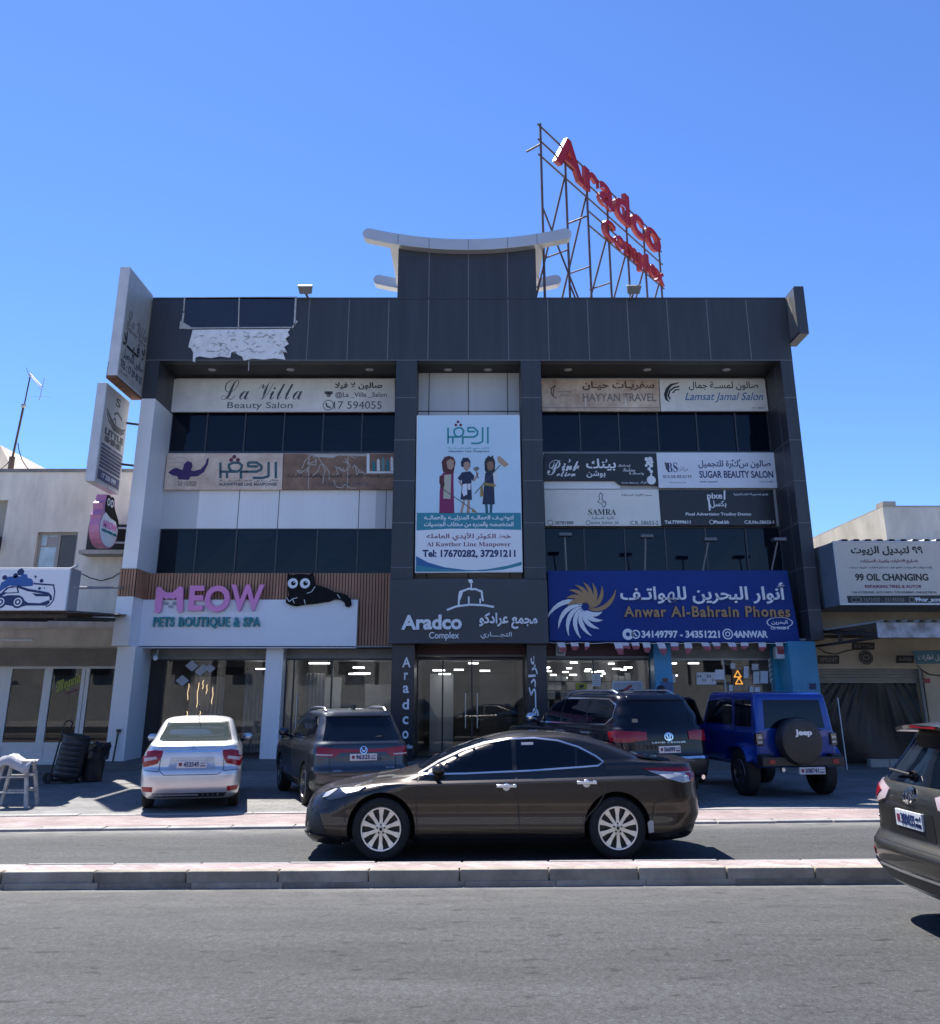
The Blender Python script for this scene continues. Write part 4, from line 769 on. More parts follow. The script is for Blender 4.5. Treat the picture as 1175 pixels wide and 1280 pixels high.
# ---- red letters on a steel frame on the roof
P1, P2 = Vector((2.675, 26.0)), Vector((7.46, 32.9)); dirv = (P2 - P1); Ls = dirv.length; dirv.normalize(); nrm = Vector((dirv.y, -dirv.x))
t = thing('rooftop_sign', 'large red letters on a rusty steel frame standing on the roof', 'rooftop sign', (2.675, 26, 12.2))
red = mat('red_letter', (.40, .008, .016), .5, spec=.2, var=.12); redw = mat('letter_side', (.40, .06, .06), .4, var=.2); rst = mat('frame_steel', (.13, .09, .09), .6, .3, var=.4, scale=6)
def rp(u, z, o=0.0): p = P1 + dirv * u + nrm * o; return (p.x, p.y, z)
for body, u0, u1, z0, z1, nm in (('Aradco', 0, Ls, 18.2, 19.5, 0), ('Complex', 3.35, Ls * 1.02, 16.75, 17.72, 1)):
    v, f = glyphs(body, .022, space=1.05, res=4); m = MB(); V = [rp(u0 + (u1 - u0) * x, z0 + (z1 - z0) * y, -.02 + .12 * z) for x, y, z in v]
    b0 = 0; m.add(V, f)
    for i, fc in enumerate(f):
        zz = [v[j][2] for j in fc]; m.m[i] = 1 if (max(zz) - min(zz)) > .5 else 0
    m.build('lettering', [red, redw], t)
m = MB(); posts = [-.75, .85, 2.35, 3.9, 5.45, 7.0, 8.45]; zr = 12.2
for i, u in enumerate(posts):
    tp = 19.75 if i == 0 else 18.6 if i < 3 else 18.9
    m.tube(rp(u, zr), rp(u, tp if i != 0 else 19.2), .04, 6)
    if i: m.tube(rp(u, 18.2 if i < 3 else 17.4), rp(u + .15, zr, -1.9), .035, 6)
    for z in ((13.6, 15.4) if i else ()):
        k = (18.2 - z) / 6.0; m.tube(rp(u, z), rp(u + .1, z, -1.9 * k), .03, 6)
for a, b, z in ((-.9, Ls, 18.0), (-.9, Ls, 18.55), (-.9, Ls, 19.1), (2.35, Ls, 16.95), (2.35, Ls, 17.5)): m.tube(rp(a, z), rp(b + .3, z), .03, 6)
for a, za, b, zb3 in ((-.75, 16.2, 2.35, 12.9), (.85, 14.2, 2.35, 12.6), (3.9, 13.2, 2.9, 12.3)): m.tube(rp(a, za), rp(b, zb3), .03, 6)
m.tube(rp(-.75, 18.45), rp(-.8, 18.32, -.5), .035, 6); m.tube(rp(2.35, 17.3), rp(2.25, 17.18, -.75), .035, 6); m.tube(rp(5.45, 14.9), rp(5.1, 14.6, -1.2), .035, 6)
m.build('frame', rst, t)
# ================================================================ bunting, notices and fittings of the shops
flag_w = mat('flag_white', (.75, .70, .70), .8); flag_r = mat('flag_red', (.42, .10, .11), .8, var=.2)
t = thing('bunting', 'string of small red and white pennants hanging under the blue fascia', 'bunting', (5.5, 25.3, 2.9))
x0, za = at(686, 803, 25.28); x1, _ = at(1000, 803, 25.28); zs0 = za
mb = MB(); pts = [(x0 + (x1 - x0) * i / 34, 25.28, zs0 - .03 * abs(math.sin(math.pi * i / 34 * 8.5))) for i in range(35)]; mb.path(pts, .008, 5); mb.build('string', offw, t)
rf = random.Random(11)
for px in (696, 713, 731, 767, 776, 789, 803, 821, 838, 855, 876, 890, 909, 926, 948, 969, 984):
    x, z = at(px, 803, 25.27); tw = rf.uniform(-.10, .12); hh = rf.uniform(.17, .32); sk = rf.uniform(-.02, .12); w = .2 if px != 731 else .12
    zig = [(x + sk * .45 + (w * (i / 8)), 25.27 + tw * .45 * (i / 8), z - hh * (.42 if i % 2 else .55)) for i in range(9)]
    m = MB(); m.prism([(x, 25.27, z), (x + w, 25.27 + .02, z)] + list(reversed(zig)), (0, .004, 0), 0); m.prism(zig + [(x + w + sk - rf.uniform(0, .14), 25.27 + tw, z - hh), (x + sk, 25.27 + tw * .4, z - hh * rf.uniform(.8, 1.1))], (0, .004, 0), 1)
    m.build('pennant', [flag_w, flag_r], t)
def notice(name, label, px, Y, m, cat='notice', art=None):
    b = PxBoard(Y, c10); q = [b.P(*p) for p in q4(*px)]
    t = thing(name, label, cat, (sum(p[0] for p in q) / 4, Y, min(p[1] for p in q))); b.board(q4(*px), .008, m, t, 'sheet', 0); b.t = t
    if art: art(b); b.finish(t)
yel = mat('yellow_sticker', (.48, .40, .03), .5)
notice('notice', 'yellow camera warning sticker on the phone shop glass', (134, 180, 180, 213), 26.45, yel, 'sticker', lambda b: (b.ppoly([(146, 190), (166, 186), (168, 198), (150, 202)], ink), b.ptext('CCTV', 142, 172, 204, 211, ink, bold=.03)))
notice('notice', 'white paper notice taped high on the phone shop glass', (203, 143, 238, 194), 26.45, offw, art=lambda b: [b.ptext('—————', 208, 233, y, y + 2, ink_f) for y in (152, 160, 168, 176, 184)])
def exit_art(b): b.ppoly([(292, 178), (408, 178), (408, 224), (292, 224)], mat('poster_pale', (.45, .47, .5), .5)); b.ppoly([(322, 216), (356, 190), (370, 186), (370, 196), (338, 220)], flag_r, d=.008); b.ppoly([(312, 210), (336, 206), (334, 216), (314, 218)], ink, d=.009); b.ppoly([(338, 218), (372, 204), (374, 210), (346, 222)], ink_n, d=.007)
notice('poster', 'white framed poster with red stroke behind the phone shop glass', (286, 172, 414, 226), 26.45, offw, 'poster', exit_art)
notice('notice', 'pale paper strip on glass beside the slim blue pillar', (537, 142, 553, 178), 26.45, offw)
def adv(b):
    for k in range(4): b.ptext('■ ▪ ■', 645 + k * 20, 660 + k * 20, 146 + (k % 2) * 16, 158 + (k % 2) * 16, (ink_g, ink_f)[k % 2])
notice('notice', 'wide white price poster in the right phone shop window', (640, 136, 722, 187), 26.45, offw, art=adv)
notice('notice', 'small pale blue sheet at the upper middle of right phone shop window', (718, 124, 756, 166), 26.44, sug)
orange = mat('orange_dark_panel', (.12, .05, .012), .4); amber = mat('amber_lit', (.9, .5, .1), .4, emit=(1, .45, .05), estr=.35)
def tri(b):
    for x, y in ((812, 143), (818, 172)):
        for p, q in (((x, y - 14), (x + 15, y + 12)), ((x + 15, y + 12), (x - 14, y + 12)), ((x - 14, y + 12), (x, y - 14))): b.line([b.P(*p), b.P(*q)], .028, amber, d=.01)
notice('light_panel', 'dark orange panel with two glowing triangles in the phone shop window', (790, 124, 834, 187), 26.44, orange, 'light panel', tri)
for k, (l, tt, r_, bb, lab, mm) in enumerate(((783, 96, 802, 120, 'small white box sheet left of the orange panel top', offw), (838, 110, 858, 160, 'tall narrow pale sheet just right of the orange panel', sug), (872, 100, 900, 126, 'white product card high in the right phone shop window', offw), (878, 132, 904, 184, 'tall white product card below the high card', offw), (908, 130, 940, 182, 'pale blue product card left of the stacked packets', sug), (776, 188, 792, 215, 'little white card below the orange panel', offw), (862, 196, 880, 218, 'low white card behind the blue off-roader roof', offw), (884, 198, 906, 219, 'second low white card above the blue off-roader roof', sug))):
    notice('product_card', lab, (l, tt, r_, bb), 26.44, mm, 'card')
for k in range(5):
    b = PxBoard(26.44, c10); l, tt = 942 + k * 1.5, 78 + k * 21
    tk = ('topmost', 'second', 'middle', 'fourth', 'lowest')[k]
    q = [b.P(*p) for p in q4(l, tt, l + 36, tt + 17)]; t = thing('hanging_packet', tk + ' of five white packets hanging by the right window edge', 'packet', (q[0][0], 26.44, q[2][1]), 'packets hanging in the phone shop window')
    b.board(q4(l, tt, l + 36, tt + 17), .03, offw, t, 'packet'); b.line([b.P(l + 6, tt + 13), b.P(l + 18, tt + 6), b.P(l + 30, tt + 13)], .035, ink_n); b.finish(t)
notice('switch_box', 'small brown box on the slim blue pillar', (497, 160, 521, 176), 25.74, mat('brown_box', (.11, .05, .045), .5), 'box')
notice('pillar_panel', 'dark blue plate low on the slim blue pillar', (487, 176, 540, 222), 25.745, mat('plate_blue', (.02, .09, .22), .35), 'panel')
notice('meter_box', 'blue box with dark window on the broad blue pillar', (1106, 174, 1150, 224), 25.14, blue_p, 'box', lambda b: b.ppoly(q4(1112, 182, 1142, 208), ink_n, d=.004))
notice('picture_frame', 'small pale framed picture high above the phone shop shutter', (50, 20, 90, 66), 26.38, offw, 'frame', lambda b: (b.ppoly(q4(57, 26, 83, 58), shut), b.ppoly(q4(62, 30, 78, 52), offw, d=.006)))
# flood lamp box under the fascia end, cctv on the pet shop
x, z = at(978, 818, 25.7); t = thing('wall_lamp', 'white box lamp under the right end of the blue fascia', 'lamp', (x, 25.7, z)); m = MB(); m.box(x - .22, x + .22, 25.55, 25.8, z - .12, z + .2, 0); m.build('housing', offw, t, bevel=.02); m = MB(); m.box(x - .18, x + .16, 25.54, 25.56, z + .0, z + .14); m.build('lens', flag_r, t)
x, z = at(197, 821, 26.2); t = thing('security_camera', 'small white security camera under the white fascia by the brown curtain', 'camera', (x, 26.2, z)); m = MB(); m.lathe([(.0, -.02), (.06, -.02), (.06, .2), (.0, .2)], (x, 26.0, z), (.4, -1, -.3), 14); m.build('body', offw, t); m = MB(); m.tube((x, 26.05, z), (x, 26.2, z + .18), .02); m.build('bracket', offw, t)
# hanging warm lamp strings in the pet shop
c8_ = crop(130, 690, 3.092)
for k, (px, y0, y1) in enumerate(((328, 508, 572), (366, 505, 600), (384, 495, 530), (399, 512, 548), (422, 523, 588), (322, 615, 645), (372, 615, 645))):
    a = at(*c8_(px, y0), 27.6); b = at(*c8_(px, y1), 27.6)
    if k == 0:
        warm_t = thing('warm_lamp_string', 'warm glowing lamp strings hanging in the pet shop window', 'lamp strings', (a[0], 27.6, a[1]))
    m = MB(); n = 5; pp = [(a[0] + .015 * math.sin(i * 1.7 + k), 27.6, a[1] + (b[1] - a[1]) * i / n) for i in range(n + 1)]; m.path(pp, .009, 6); m.build('strand', warm_m, warm_t)
for k, (px, py) in enumerate(((340, 440), (385, 450), (303, 497), (372, 462), (410, 450))):
    b = PxBoard(26.44, c8_); r_ = 22 if k in (0, 2) else 18; q = [b.P(px - r_ * 1.2, py), b.P(px, py - r_), b.P(px + r_ * 1.2, py), b.P(px, py + r_)]
    t = thing('window_decal', 'pale diamond sticker %s on the pet shop glass' % ('at the top left', 'top middle', 'lowest and leftmost', 'between two others', 'at the far right')[k], 'sticker', (q[0][0], 26.44, q[3][1]), 'diamond stickers on the pet shop glass'); m = MB(); m.prism([(x, 26.44 - .001 * k, z) for x, z in q], (0, .003, 0)); m.build('decal', mat('frost_decal', (.45, .45, .46), .6), t)

# ---- a person on the step in front of the phone shop, seen over the van roof
def skin_person(name, label, loc, joints, edges, radii, m):
    me = bpy.data.meshes.new(name); me.from_pydata(joints, edges, []); o = bpy.data.objects.new(name, me); COL.objects.link(o)
    o.modifiers.new('skin', 'SKIN').use_smooth_shade = True; s_ = o.modifiers.new('sub', 'SUBSURF'); s_.levels = 2; s_.render_levels = 2
    for i, r_ in enumerate(radii): me.skin_vertices[0].data[i].radius = (r_, r_ * .85)
    me.skin_vertices[0].data[0].use_root = True; me.materials.append(m); o.location = loc; tag(o, label, 'person'); return o
J = [(0, 0, .95), (0, 0, 1.15), (0, 0, 1.38), (0, 0, 1.5), (0, -.01, 1.6), (0, -.01, 1.72), (.1, 0, .9), (.11, -.01, .5), (.12, .02, .08), (.12, -.14, .04), (-.1, 0, .9), (-.11, -.01, .5), (-.12, .02, .08), (-.12, -.14, .04), (.2, 0, 1.4), (.24, .02, 1.13), (.24, -.06, .88), (.24, -.08, .78), (-.2, 0, 1.4), (-.24, .02, 1.13), (-.24, -.06, .88), (-.24, -.08, .78)]
Ed = [(0, 1), (1, 2), (2, 3), (3, 4), (4, 5), (0, 6), (6, 7), (7, 8), (8, 9), (0, 10), (10, 11), (11, 12), (12, 13), (2, 14), (14, 15), (15, 16), (16, 17), (2, 18), (18, 19), (19, 20), (20, 21)]
Rr = [.15, .15, .17, .06, .095, .10, .10, .07, .05, .04, .10, .07, .05, .04, .07, .05, .04, .035, .07, .05, .04, .035]
px_, pz_ = at(826, 858, 24.8); person = skin_person('person', 'person outside the phone shop, only the black hair showing over a dark car roof', (px_, 24.8, .2), [(a, b, c * 1.0) for a, b, c in J], Ed, Rr, mat('dark_clothes', (.02, .02, .025), .8))
hm = MB(); hm.lathe([(.0, .145), (.06, .135), (.10, .09), (.118, .02), (.11, -.04), (.09, -.08)], (0, .015, 1.70), (0, 0, 1), 16); hm.build('hair', mat('black_hair', (.010, .009, .009), .6), person, True)

# ================================================================ left neighbour
lw = mat('beige_render', (.84, .76, .63), .9, var=.3, scale=1.1, col2=(.54, .48, .40), bump=.3, bscale=20, streak=3.5)
LY = 26.2; zr = at(80, 590, LY)[1]
t = thing('beige_building', 'weathered beige two storey building with grey roof edge on the left', 'building', (-14, LY, 0)); LB = t
wl = [at(*p, LY) for p in ((42, 665), (98, 665), (91, 712), (36, 712))]; wx0, wx1, wz0, wz1 = wl[3][0] + .1, wl[1][0], wl[2][1] - .3, wl[0][1]
ww0, ww1 = -16.6, at(8, 640, LY)[0]; wzt = at(10, 625, LY)[1]
m = MB()
def wall_open(m, x0, x1, z0, z1, Y, holes, th=.3, mi=0):
    xs = sorted({x0, x1, *[h[0] for h in holes], *[h[1] for h in holes]})
    for a, b in zip(xs, xs[1:]):
        hs = sorted([h for h in holes if h[0] <= a and h[1] >= b], key=lambda h: h[2]); z = z0
        for h in hs:
            if h[2] > z: m.box(a, b, Y, Y + th, z, h[2], mi)
            z = h[3]
        if z1 > z: m.box(a, b, Y, Y + th, z, z1, mi)
wall_open(m, -24, XL0 - .005, 3.55, zr, LY, [(wx0, wx1, wz0, wz1), (ww0, ww1, wz1 - 1.5, wzt)])
m.box(-24, XL0 - .005, LY + .3, 38, zr - .4, zr - .15); m.box(-24, XL0 - .005, 37.7, 38, 0, zr); m.box(-24, -23.7, LY + .3, 37.7, 0, zr); m.build('wall', lw, t)
m = MB(); m.box(-24, XL0 - .01, LY - .04, LY + .34, zr, zr + .09); m.build('roof_edge', mat('roof_edge_grey', (.27, .25, .23), .9, var=.4, scale=2), t)
wf = mat('window_beige_frame', (.36, .33, .29), .5); gpan = mat('pale_window_film', (.55, .68, .70), .15, var=.25, scale=2.5); bpan = mat('brown_curtain_glass', (.11, .09, .07), .2, var=.2)
m = MB(); xm = (wx0 + wx1) / 2
for a, b in ((wx0, wx0 + .07), (xm - .05, xm + .05), (wx1 - .07, wx1)): m.box(a, b, LY + .12, LY + .2, wz0, wz1)
m.box(wx0, wx1, LY + .121, LY + .199, wz1 - .07, wz1); m.box(wx0, wx1, LY + .122, LY + .198, wz0, wz0 + .07); fr = m.build('window', wf, t)
m = MB(); m.box(wx0 + .07, xm - .05, LY + .15, LY + .17, wz0 + .07, wz1 - .07); m.build('pane', gpan, fr); m = MB(); m.box(xm + .05, wx1 - .07, LY + .15, LY + .17, wz0 + .07, wz1 - .07); m.build('pane', bpan, fr)
m = MB(); m.box(wx0 + .07, xm - .05, LY + .14, LY + .15, wz0 + .95, wz0 + 1.0); m.box(xm - .35, xm - .31, LY + .14, LY + .15, wz0 + .98, wz1); m.box(xm - .33, xm - .06, LY + .141, LY + .151, wz0 + 1.0, wz0 + 1.25); m.build('glazing_bar', wf, fr)
m = MB(); m.box(ww0, ww1, LY + .2, LY + .24, wz1 - 1.5, wzt); m.build('window', mat('beige_panel', (.40, .36, .30), .7, var=.1), t)
m = MB(); a = at(0, 680, LY); m.box(a[0] - .5, a[0] + .03, LY - .3, LY, a[1] - .2, a[1] + .2); m.build('dark_vent', black, t)
# ac unit
a0 = at(110, 655, 25.7); a1 = at(156, 688, 25.7); t = thing('air_conditioner', 'dark window air conditioner on a concrete ledge behind the pink blade sign', 'air conditioner', ((a0[0] + a1[0]) / 2, 25.9, a1[1]))
m = MB(); m.box(a0[0], a1[0], 25.75, 26.19, a1[1], a0[1]); m.build('housing', mat('ac_brown', (.035, .028, .025), .6), t, bevel=.01)
m = MB(); m.box(a0[0] + .06, a1[0] - .06, 25.735, 25.75, a1[1] + .06, a0[1] - .06)
for i in range(9): m.box(a0[0] + .06, a1[0] - .06, 25.722, 25.737, a1[1] + .08 + i * .07, a1[1] + .11 + i * .07)
m.build('grille', mat('ac_grille', (.02, .017, .016), .5), t); m = MB(); m.box(a0[0] - .1, a1[0] + .08, 25.55, 26.19, a1[1] - .11, a1[1] - .002); m.build('ledge', concrete, t)
# car wash sign and awning on the left
SY = 19.2; zt, z0 = at(0, 711, SY)[1], at(0, 763, SY)[1]; xr = at(84, 740, SY)[0]
t = thing('shop_sign', 'white box sign with blue foam covered car drawing on the left awning', 'sign', (-10, SY, z0)); m = MB(); m.box(-13.6, xr, SY, SY + .55, z0, zt, 0); m.box(-13.62, xr + .01, SY + .03, SY + .56, zt - .02, zt + .03, 1); m.box(xr - .005, xr + .012, SY + .04, SY + .55, z0, zt, 1); m.build('board', [mat('white_vinyl', (.82, .82, .84), .45), trim], t, bevel=.01)
s = PxBoard(SY, c7); dk = ink_n
s.ppoly([(-30, 150), (0, 132), (8, 112), (26, 104), (40, 84), (66, 82), (84, 76), (100, 84), (116, 70), (134, 72), (140, 90), (158, 94), (166, 108), (164, 130), (120, 132), (84, 130), (50, 128), (26, 140), (0, 158), (-30, 170)], mat('foam_blue', (.03, .11, .35), .5))
s.ppoly([(-30, 176), (8, 164), (30, 140), (60, 130), (88, 132), (96, 164), (70, 166), (30, 168), (0, 186), (-30, 200)], dk); s.ppoly([(22, 160), (44, 142), (82, 136), (88, 160), (40, 163)], mat('white_vinyl', (.6, .61, .65), .45), d=.006); s.ppoly([(-30, 200), (0, 186), (40, 176), (96, 176), (120, 200), (140, 214), (200, 216), (246, 200), (250, 214), (230, 228), (130, 228), (100, 236), (0, 220), (-30, 216)], dk)
s.line([s.P(x, y) for x, y in ((88, 132), (140, 150), (200, 160), (240, 168), (254, 182), (254, 200))], .05, dk); s.ppoly([(160, 166), (244, 172), (240, 182), (180, 182)], dk)
for x in (90, 2): s.disc(s.P(x, 210), .125, dk, d=.006); s.disc(s.P(x, 210), .085, mat('white_vinyl', (.6, .61, .65), .45), d=.009); s.ring(s.P(x, 210), .045, .03, dk, d=.012)
s.ppoly([(166, 114), (250, 120), (272, 122), (272, 128), (250, 128), (166, 122)], dk); s.line([s.P(x, y) for x, y in ((268, 126), (274, 160), (268, 200), (250, 224), (230, 234))], .025, dk)
for x, y, r_ in ((104, 60, .07), (24, 88, .05), (208, 104, .04), (78, 78, .05), (198, 142, .03)): s.disc(s.P(x, y), r_, dk)
for x, y, r_ in ((178, 84, 11), (222, 140, 6)): s.ppoly([(x, y - r_), (x + r_ * .25, y - r_ * .25), (x + r_, y), (x + r_ * .25, y + r_ * .25), (x, y + r_), (x - r_ * .25, y + r_ * .25), (x - r_, y), (x - r_ * .25, y - r_ * .25)], dk)
s.finish(t); m = MB(); a = at(93, 724, SY + .3); m.tube((xr, SY + .3, zt - .35), (-9.55, LY, zt + .35), .03, 8); m.tube((xr - .2, SY + .3, zt), (xr + .1, SY + .1, zt + .08), .03, 6); m.build('stay', trim, t)
t = thing('awning', 'rusty corrugated awning on steel brackets over the left shop', 'awning', (-12, SY, 3.3)); cor = mat('rusty_corrugated', (.28, .25, .22), .7, .2, var=.5, scale=1.5)
m = MB(); xa, xb = -16, -8.12; n = 200; za0, za1 = at(90, 763, SY + .1)[1] - .02, at(144, 772, 25.9)[1] + .05
v = []
for i in range(n + 1):
    x = xa + (xb - xa) * i / n; c = .025 * math.sin(i * 1.9)
    v += [(x, SY + .1, za0 + c), (min(x, XL0 - .05) if False else x - max(0, (x + 9.6)) * .75 if x > -9.6 else x, 25.9, za1 + c)]
m.add(v, [(2 * i, 2 * i + 2, 2 * i + 3, 2 * i + 1) for i in range(n)], 0, True); m.build('sheet', cor, t)
m = MB()
for y, z in ((SY + .4, za0 - .06), (21.5, (za0 + za1) / 2 - .12), (24.2, za1 - .1)): m.box(xa, xb - .2 - .15 * (y - SY) * .9, y, y + .08, z - .05, z + .03)
for x in (-14, -11.6, -9.9, -8.6): m.tube((x, SY + .4, za0 - .1), (min(x, -9.55), 25.9, za1 - .12), .045, 8)
m.build('bracket', mat('old_steel', (.08, .065, .055), .7, .3, var=.4, scale=4), t)
m = MB(); m.tube((-14, 21.8, 3.02), (at(43, 790, 21.8)[0], 21.8, 3.02), .03, 8); m.build('tube_lamp', offw, t)
# left shop front
t = thing('car_wash_shop', 'white framed car wash shop with glass doors under the left awning', 'shop', (-12, 26.3, 0))
m = MB(); m.box(-24, -9.34, LY + .03, LY + .35, 3.0, 3.56); m.build('lintel', lw, t)
z1s, z0s = at(80, 812, 26.0)[1], at(80, 829, 26.0)[1]
m = MB()
for i in range(9): a = z0s + (3.02 - z0s) * i / 9; m.box(-20, -9.36, 26.05, 26.3, a, a + (3.02 - z0s) / 9 * .85)
m.box(-20, -9.36, 26.1, 26.32, z0s, 3.02); m.box(-20, -9.36, 26.02, 26.3, z0s - .07, z0s - .004); m.build('roller_shutter', mat('brown_shutter', (.24, .21, .18), .5, .2, var=.25, scale=2), t)
FY = 26.35; zk, zft, zbt = at(60, 929, FY)[1], at(60, 832, FY)[1], at(60, 956, FY)[1]
def gx(px, py=880): return at(px, py, FY)[0]
edges = [(-20, -15.1), (gx(10), gx(51)), (gx(61), gx(98)), (gx(108), -9.45)]
posts = [(-15.1, gx(10)), (gx(51), gx(61)), (gx(98), gx(108)), (-9.45, -9.36)]
m = MB()
for a, b in posts: m.box(a, b, FY - .03, FY + .05, zbt, zft)
m.box(-20, -9.36, FY - .028, FY + .048, zft - .08, zft); m.box(-20, -9.36, FY - .027, FY + .047, zbt, zbt + .1)
for a, b in edges:
    m.box(a, b, FY - .026, FY + .046, zk - .06, zk + .02); m.box(a, b, FY + .0, FY + .04, zbt + .1, zk - .06); m.box(a + .08, b - .08, FY - .012, FY + .01, zbt + .17, zk - .13)
m.box((posts[2][0] + posts[2][1]) / 2 - .006, (posts[2][0] + posts[2][1]) / 2 + .006, FY - .034, FY, zbt + .1, zft - .1, 1)
m.build('door_frame', [alu, seam], t)
for a, b in edges:
    m = MB(); m.add([(a, FY + .01, zk + .02), (b, FY + .014, zk + .02), (b, FY + .014, zft - .08), (a, FY + .01, zft - .08)], [(0, 1, 2, 3)]); m.build('pane', pane, t)
m = MB(); m.box(-20, -9.4, 31, 31.1, 0, 3); m.box(-20, -9.4, 26.6, 31, 3.0, 3.1); m.box(-20, -9.4, 26.5, 31, .0, .06); m.box(-9.5, -9.4, 26.6, 31, 0, 3); m.box(-14.4, -13.6, 28, 28.3, 0, 2.2, 1); m.box(-12.8, -12.0, 29, 29.3, 0, 1.9, 1); m.box(-13.4, -11, 27.5, 27.56, .9, .98, 1); m.build('shop_interior', [dark_in, black], t)
s = PxBoard(FY + .008, c7); v, f = glyphs(black_letter('Meguiars'), .02); lime = mat('lime_lettering', (.42, .46, .08), .5)
(xa_, za_), (xb_, zb_x) = s.P(272, 690), s.P(432, 582)
sl = (s.P(430, 590)[1] - s.P(275, 655)[1]) / (xb_ - xa_)
s.mb(lime).add([s.pl(xa_ + (xb_ - xa_) * x, s.P(272, 678)[1] + sl * (xb_ - xa_) * x + .36 * y, .002 + .004 * z) for x, y, z in v], f)
s.line([s.P(330, 668), s.P(390, 648)], .035, ink_m, d=.004); s.finish(t)
t = thing('wall_cable', 'black cable sagging across the beige wall under its window', 'cable', (-10.5, LY, 4.6)); m = MB(); pp = [at(px, py, LY - .02) for px, py in ((100, 716), (112, 722), (126, 726), (140, 722), (150, 716))]; m.path([(x, LY - .02, z) for x, z in pp], .012, 5); m.build('cable', black, t)
# roof block and aerial
t = thing('roof_block', 'small weathered rooftop room on the left building behind the aerial', 'building', (-17, 31, zr)); m = MB(); xk = at(40, 592, 31)[0]; zk2 = at(0, 556, 31)[1]
m.prism([(-20, 31, zr), (xk + .1, 31, zr), (xk, 31, zr + .15), (at(0, 556, 31)[0], 31, zk2), (-20, 31, zk2)], (0, 4, 0)); m.build('wall', lw, t); m = MB(); m.lathe([(.0, 0), (.34, 0), (.3, .2), (.12, .32), (0, .34)], (-17.5, 33, zk2), (0, 0, 1), 20); m.build('tank', offw, t)
t = thing('aerial', 'thin leaning television aerial on a mast above the left roof', 'aerial', (-15.6, 28, zr)); c11 = crop(0, 440, 4.57)
def a3(x, y, Y=28): q = at(*c11(x, y), Y); return (q[0], Y, q[1])
m = MB(); m.tube(a3(60, 675), a3(70, 600), .09, 8); m.tube(a3(70, 610), a3(135, 310), .035, 8); m.tube(a3(135, 320), a3(172, 140), .022, 8); m.build('mast', mat('rusty_mast', (.10, .07, .06), .7, .3, var=.4, scale=5), t)
m = MB(); m.tube(a3(172, 122), a3(238, 195, 27.2), .018, 6); m.tube(a3(174, 135), a3(234, 210, 27.2), .014, 6); m.tube(a3(150, 88), a3(165, 135), .012, 6); m.tube(a3(165, 135), a3(182, 118), .018, 6); m.tube(a3(254, 150, 27.2), a3(224, 278, 27.2), .012, 6)
for y, l, r_ in ((253, 165, 290), (148, 120, 190)): m.tube(a3(l, y), a3(r_, y + 5), .005, 4)
m.build('antenna_rods', trim, t); m = MB(); m.lathe([(0, -.08), (.06, -.06), (.08, 0), (.06, .06), (0, .08)], a3(134, 308), (0, 0, 1), 12); m.build('amplifier', trim, t)
m = MB(); m.path([a3(103, 520), a3(108, 560), a3(125, 615), a3(150, 655), a3(172, 678)], .014, 5); m.path([a3(70, 600), a3(40, 640), a3(2, 672)], .014, 5); m.build('cable', black, t)

# ================================================================ right neighbour
rw = mat('grey_block_wall', (.60, .57, .52), .9, var=.35, scale=.8, bump=.3, bscale=16, streak=2); cw = mat('cream_shop_wall', (.58, .49, .36), .85, var=.25, scale=1)
t = thing('concrete_building', 'plain weathered concrete upper storey behind the grey oil change sign', 'building', (16, 27, 0)); zt = 7.09
m = MB(); m.box(12.24, 26, 27, 27.25, 3.4, zt); m.box(12.24, 12.49, 27.25, 34, 3.4, zt); m.box(12.24, 26, 33.8, 34.05, 3.4, zt); m.box(12.5, 26, 27.25, 33.8, zt - .5, zt - .3); m.build('wall', rw, t); m = MB(); m.box(12.24, 26, 26.99, 27.3, zt, zt + .05); m.box(12.24, 12.7, 27.3, 34.08, zt, zt + .04); m.box(12.243, 12.62, 26.95, 27.45, zt + .052, zt + .17); m.build('coping', concrete, t)
t = thing('workshop', 'cream fronted tyre workshop with black plastic sheet over its entrance', 'building', (12, 26.3, 0)); RY = 26.3
zl0, zl1 = at(1060, 836, RY)[1], at(1060, 766, RY)[1] + .3; ex0, ex1 = at(1024, 900, RY)[0] - .3, at(1148, 850, RY)[0]
m = MB(); m.box(9.33, 26, RY, RY + .3, zl0, zl1); m.box(ex1 + .15, 26, RY + .002, RY + .3, 0, zl0); m.box(9.33, 26, RY + .3, 40, 3.9, 4.1); m.box(9.33, 26, 39, 39.2, 0, 4.1); m.build('wall', cw, t)
m = MB()
for i in range(4): m.box(9.33, ex1 + .15, RY + .02, RY + .2, zl0 - .3 + i * .075, zl0 - .24 + i * .075)
m.box(9.33, ex1 + .15, RY - .02, RY + .2, zl0 - .37, zl0 - .305); m.build('roller_shutter', shut, t); m = MB(); m.tube((ex1 + .02, RY - .1, 0), (ex1 + .0, RY - .1, zl0), .05, 8); m.build('door_post', shut, t)
m = MB(); nx, nz = 90, 24; V = []; rc = random.Random(2); ph = [rc.uniform(0, 6) for _ in range(6)]
for j in range(nz + 1):
    for i in range(nx + 1):
        u, w_ = i / nx, j / nz; x = 9.4 + (ex1 - 9.4) * u; z = .12 + (zl0 - .45) * w_
        fan = (u - .62) / (1.25 - .8 * w_ if w_ < 1 else .45)
        y = RY + .12 + .022 * math.sin(38 * fan + ph[0]) * (.1 + .9 * w_) + .012 * math.sin(83 * fan + ph[1]) * w_ + .04 * math.sin(9 * u + 5 * w_ + ph[2])
        V.append((x, y, z))
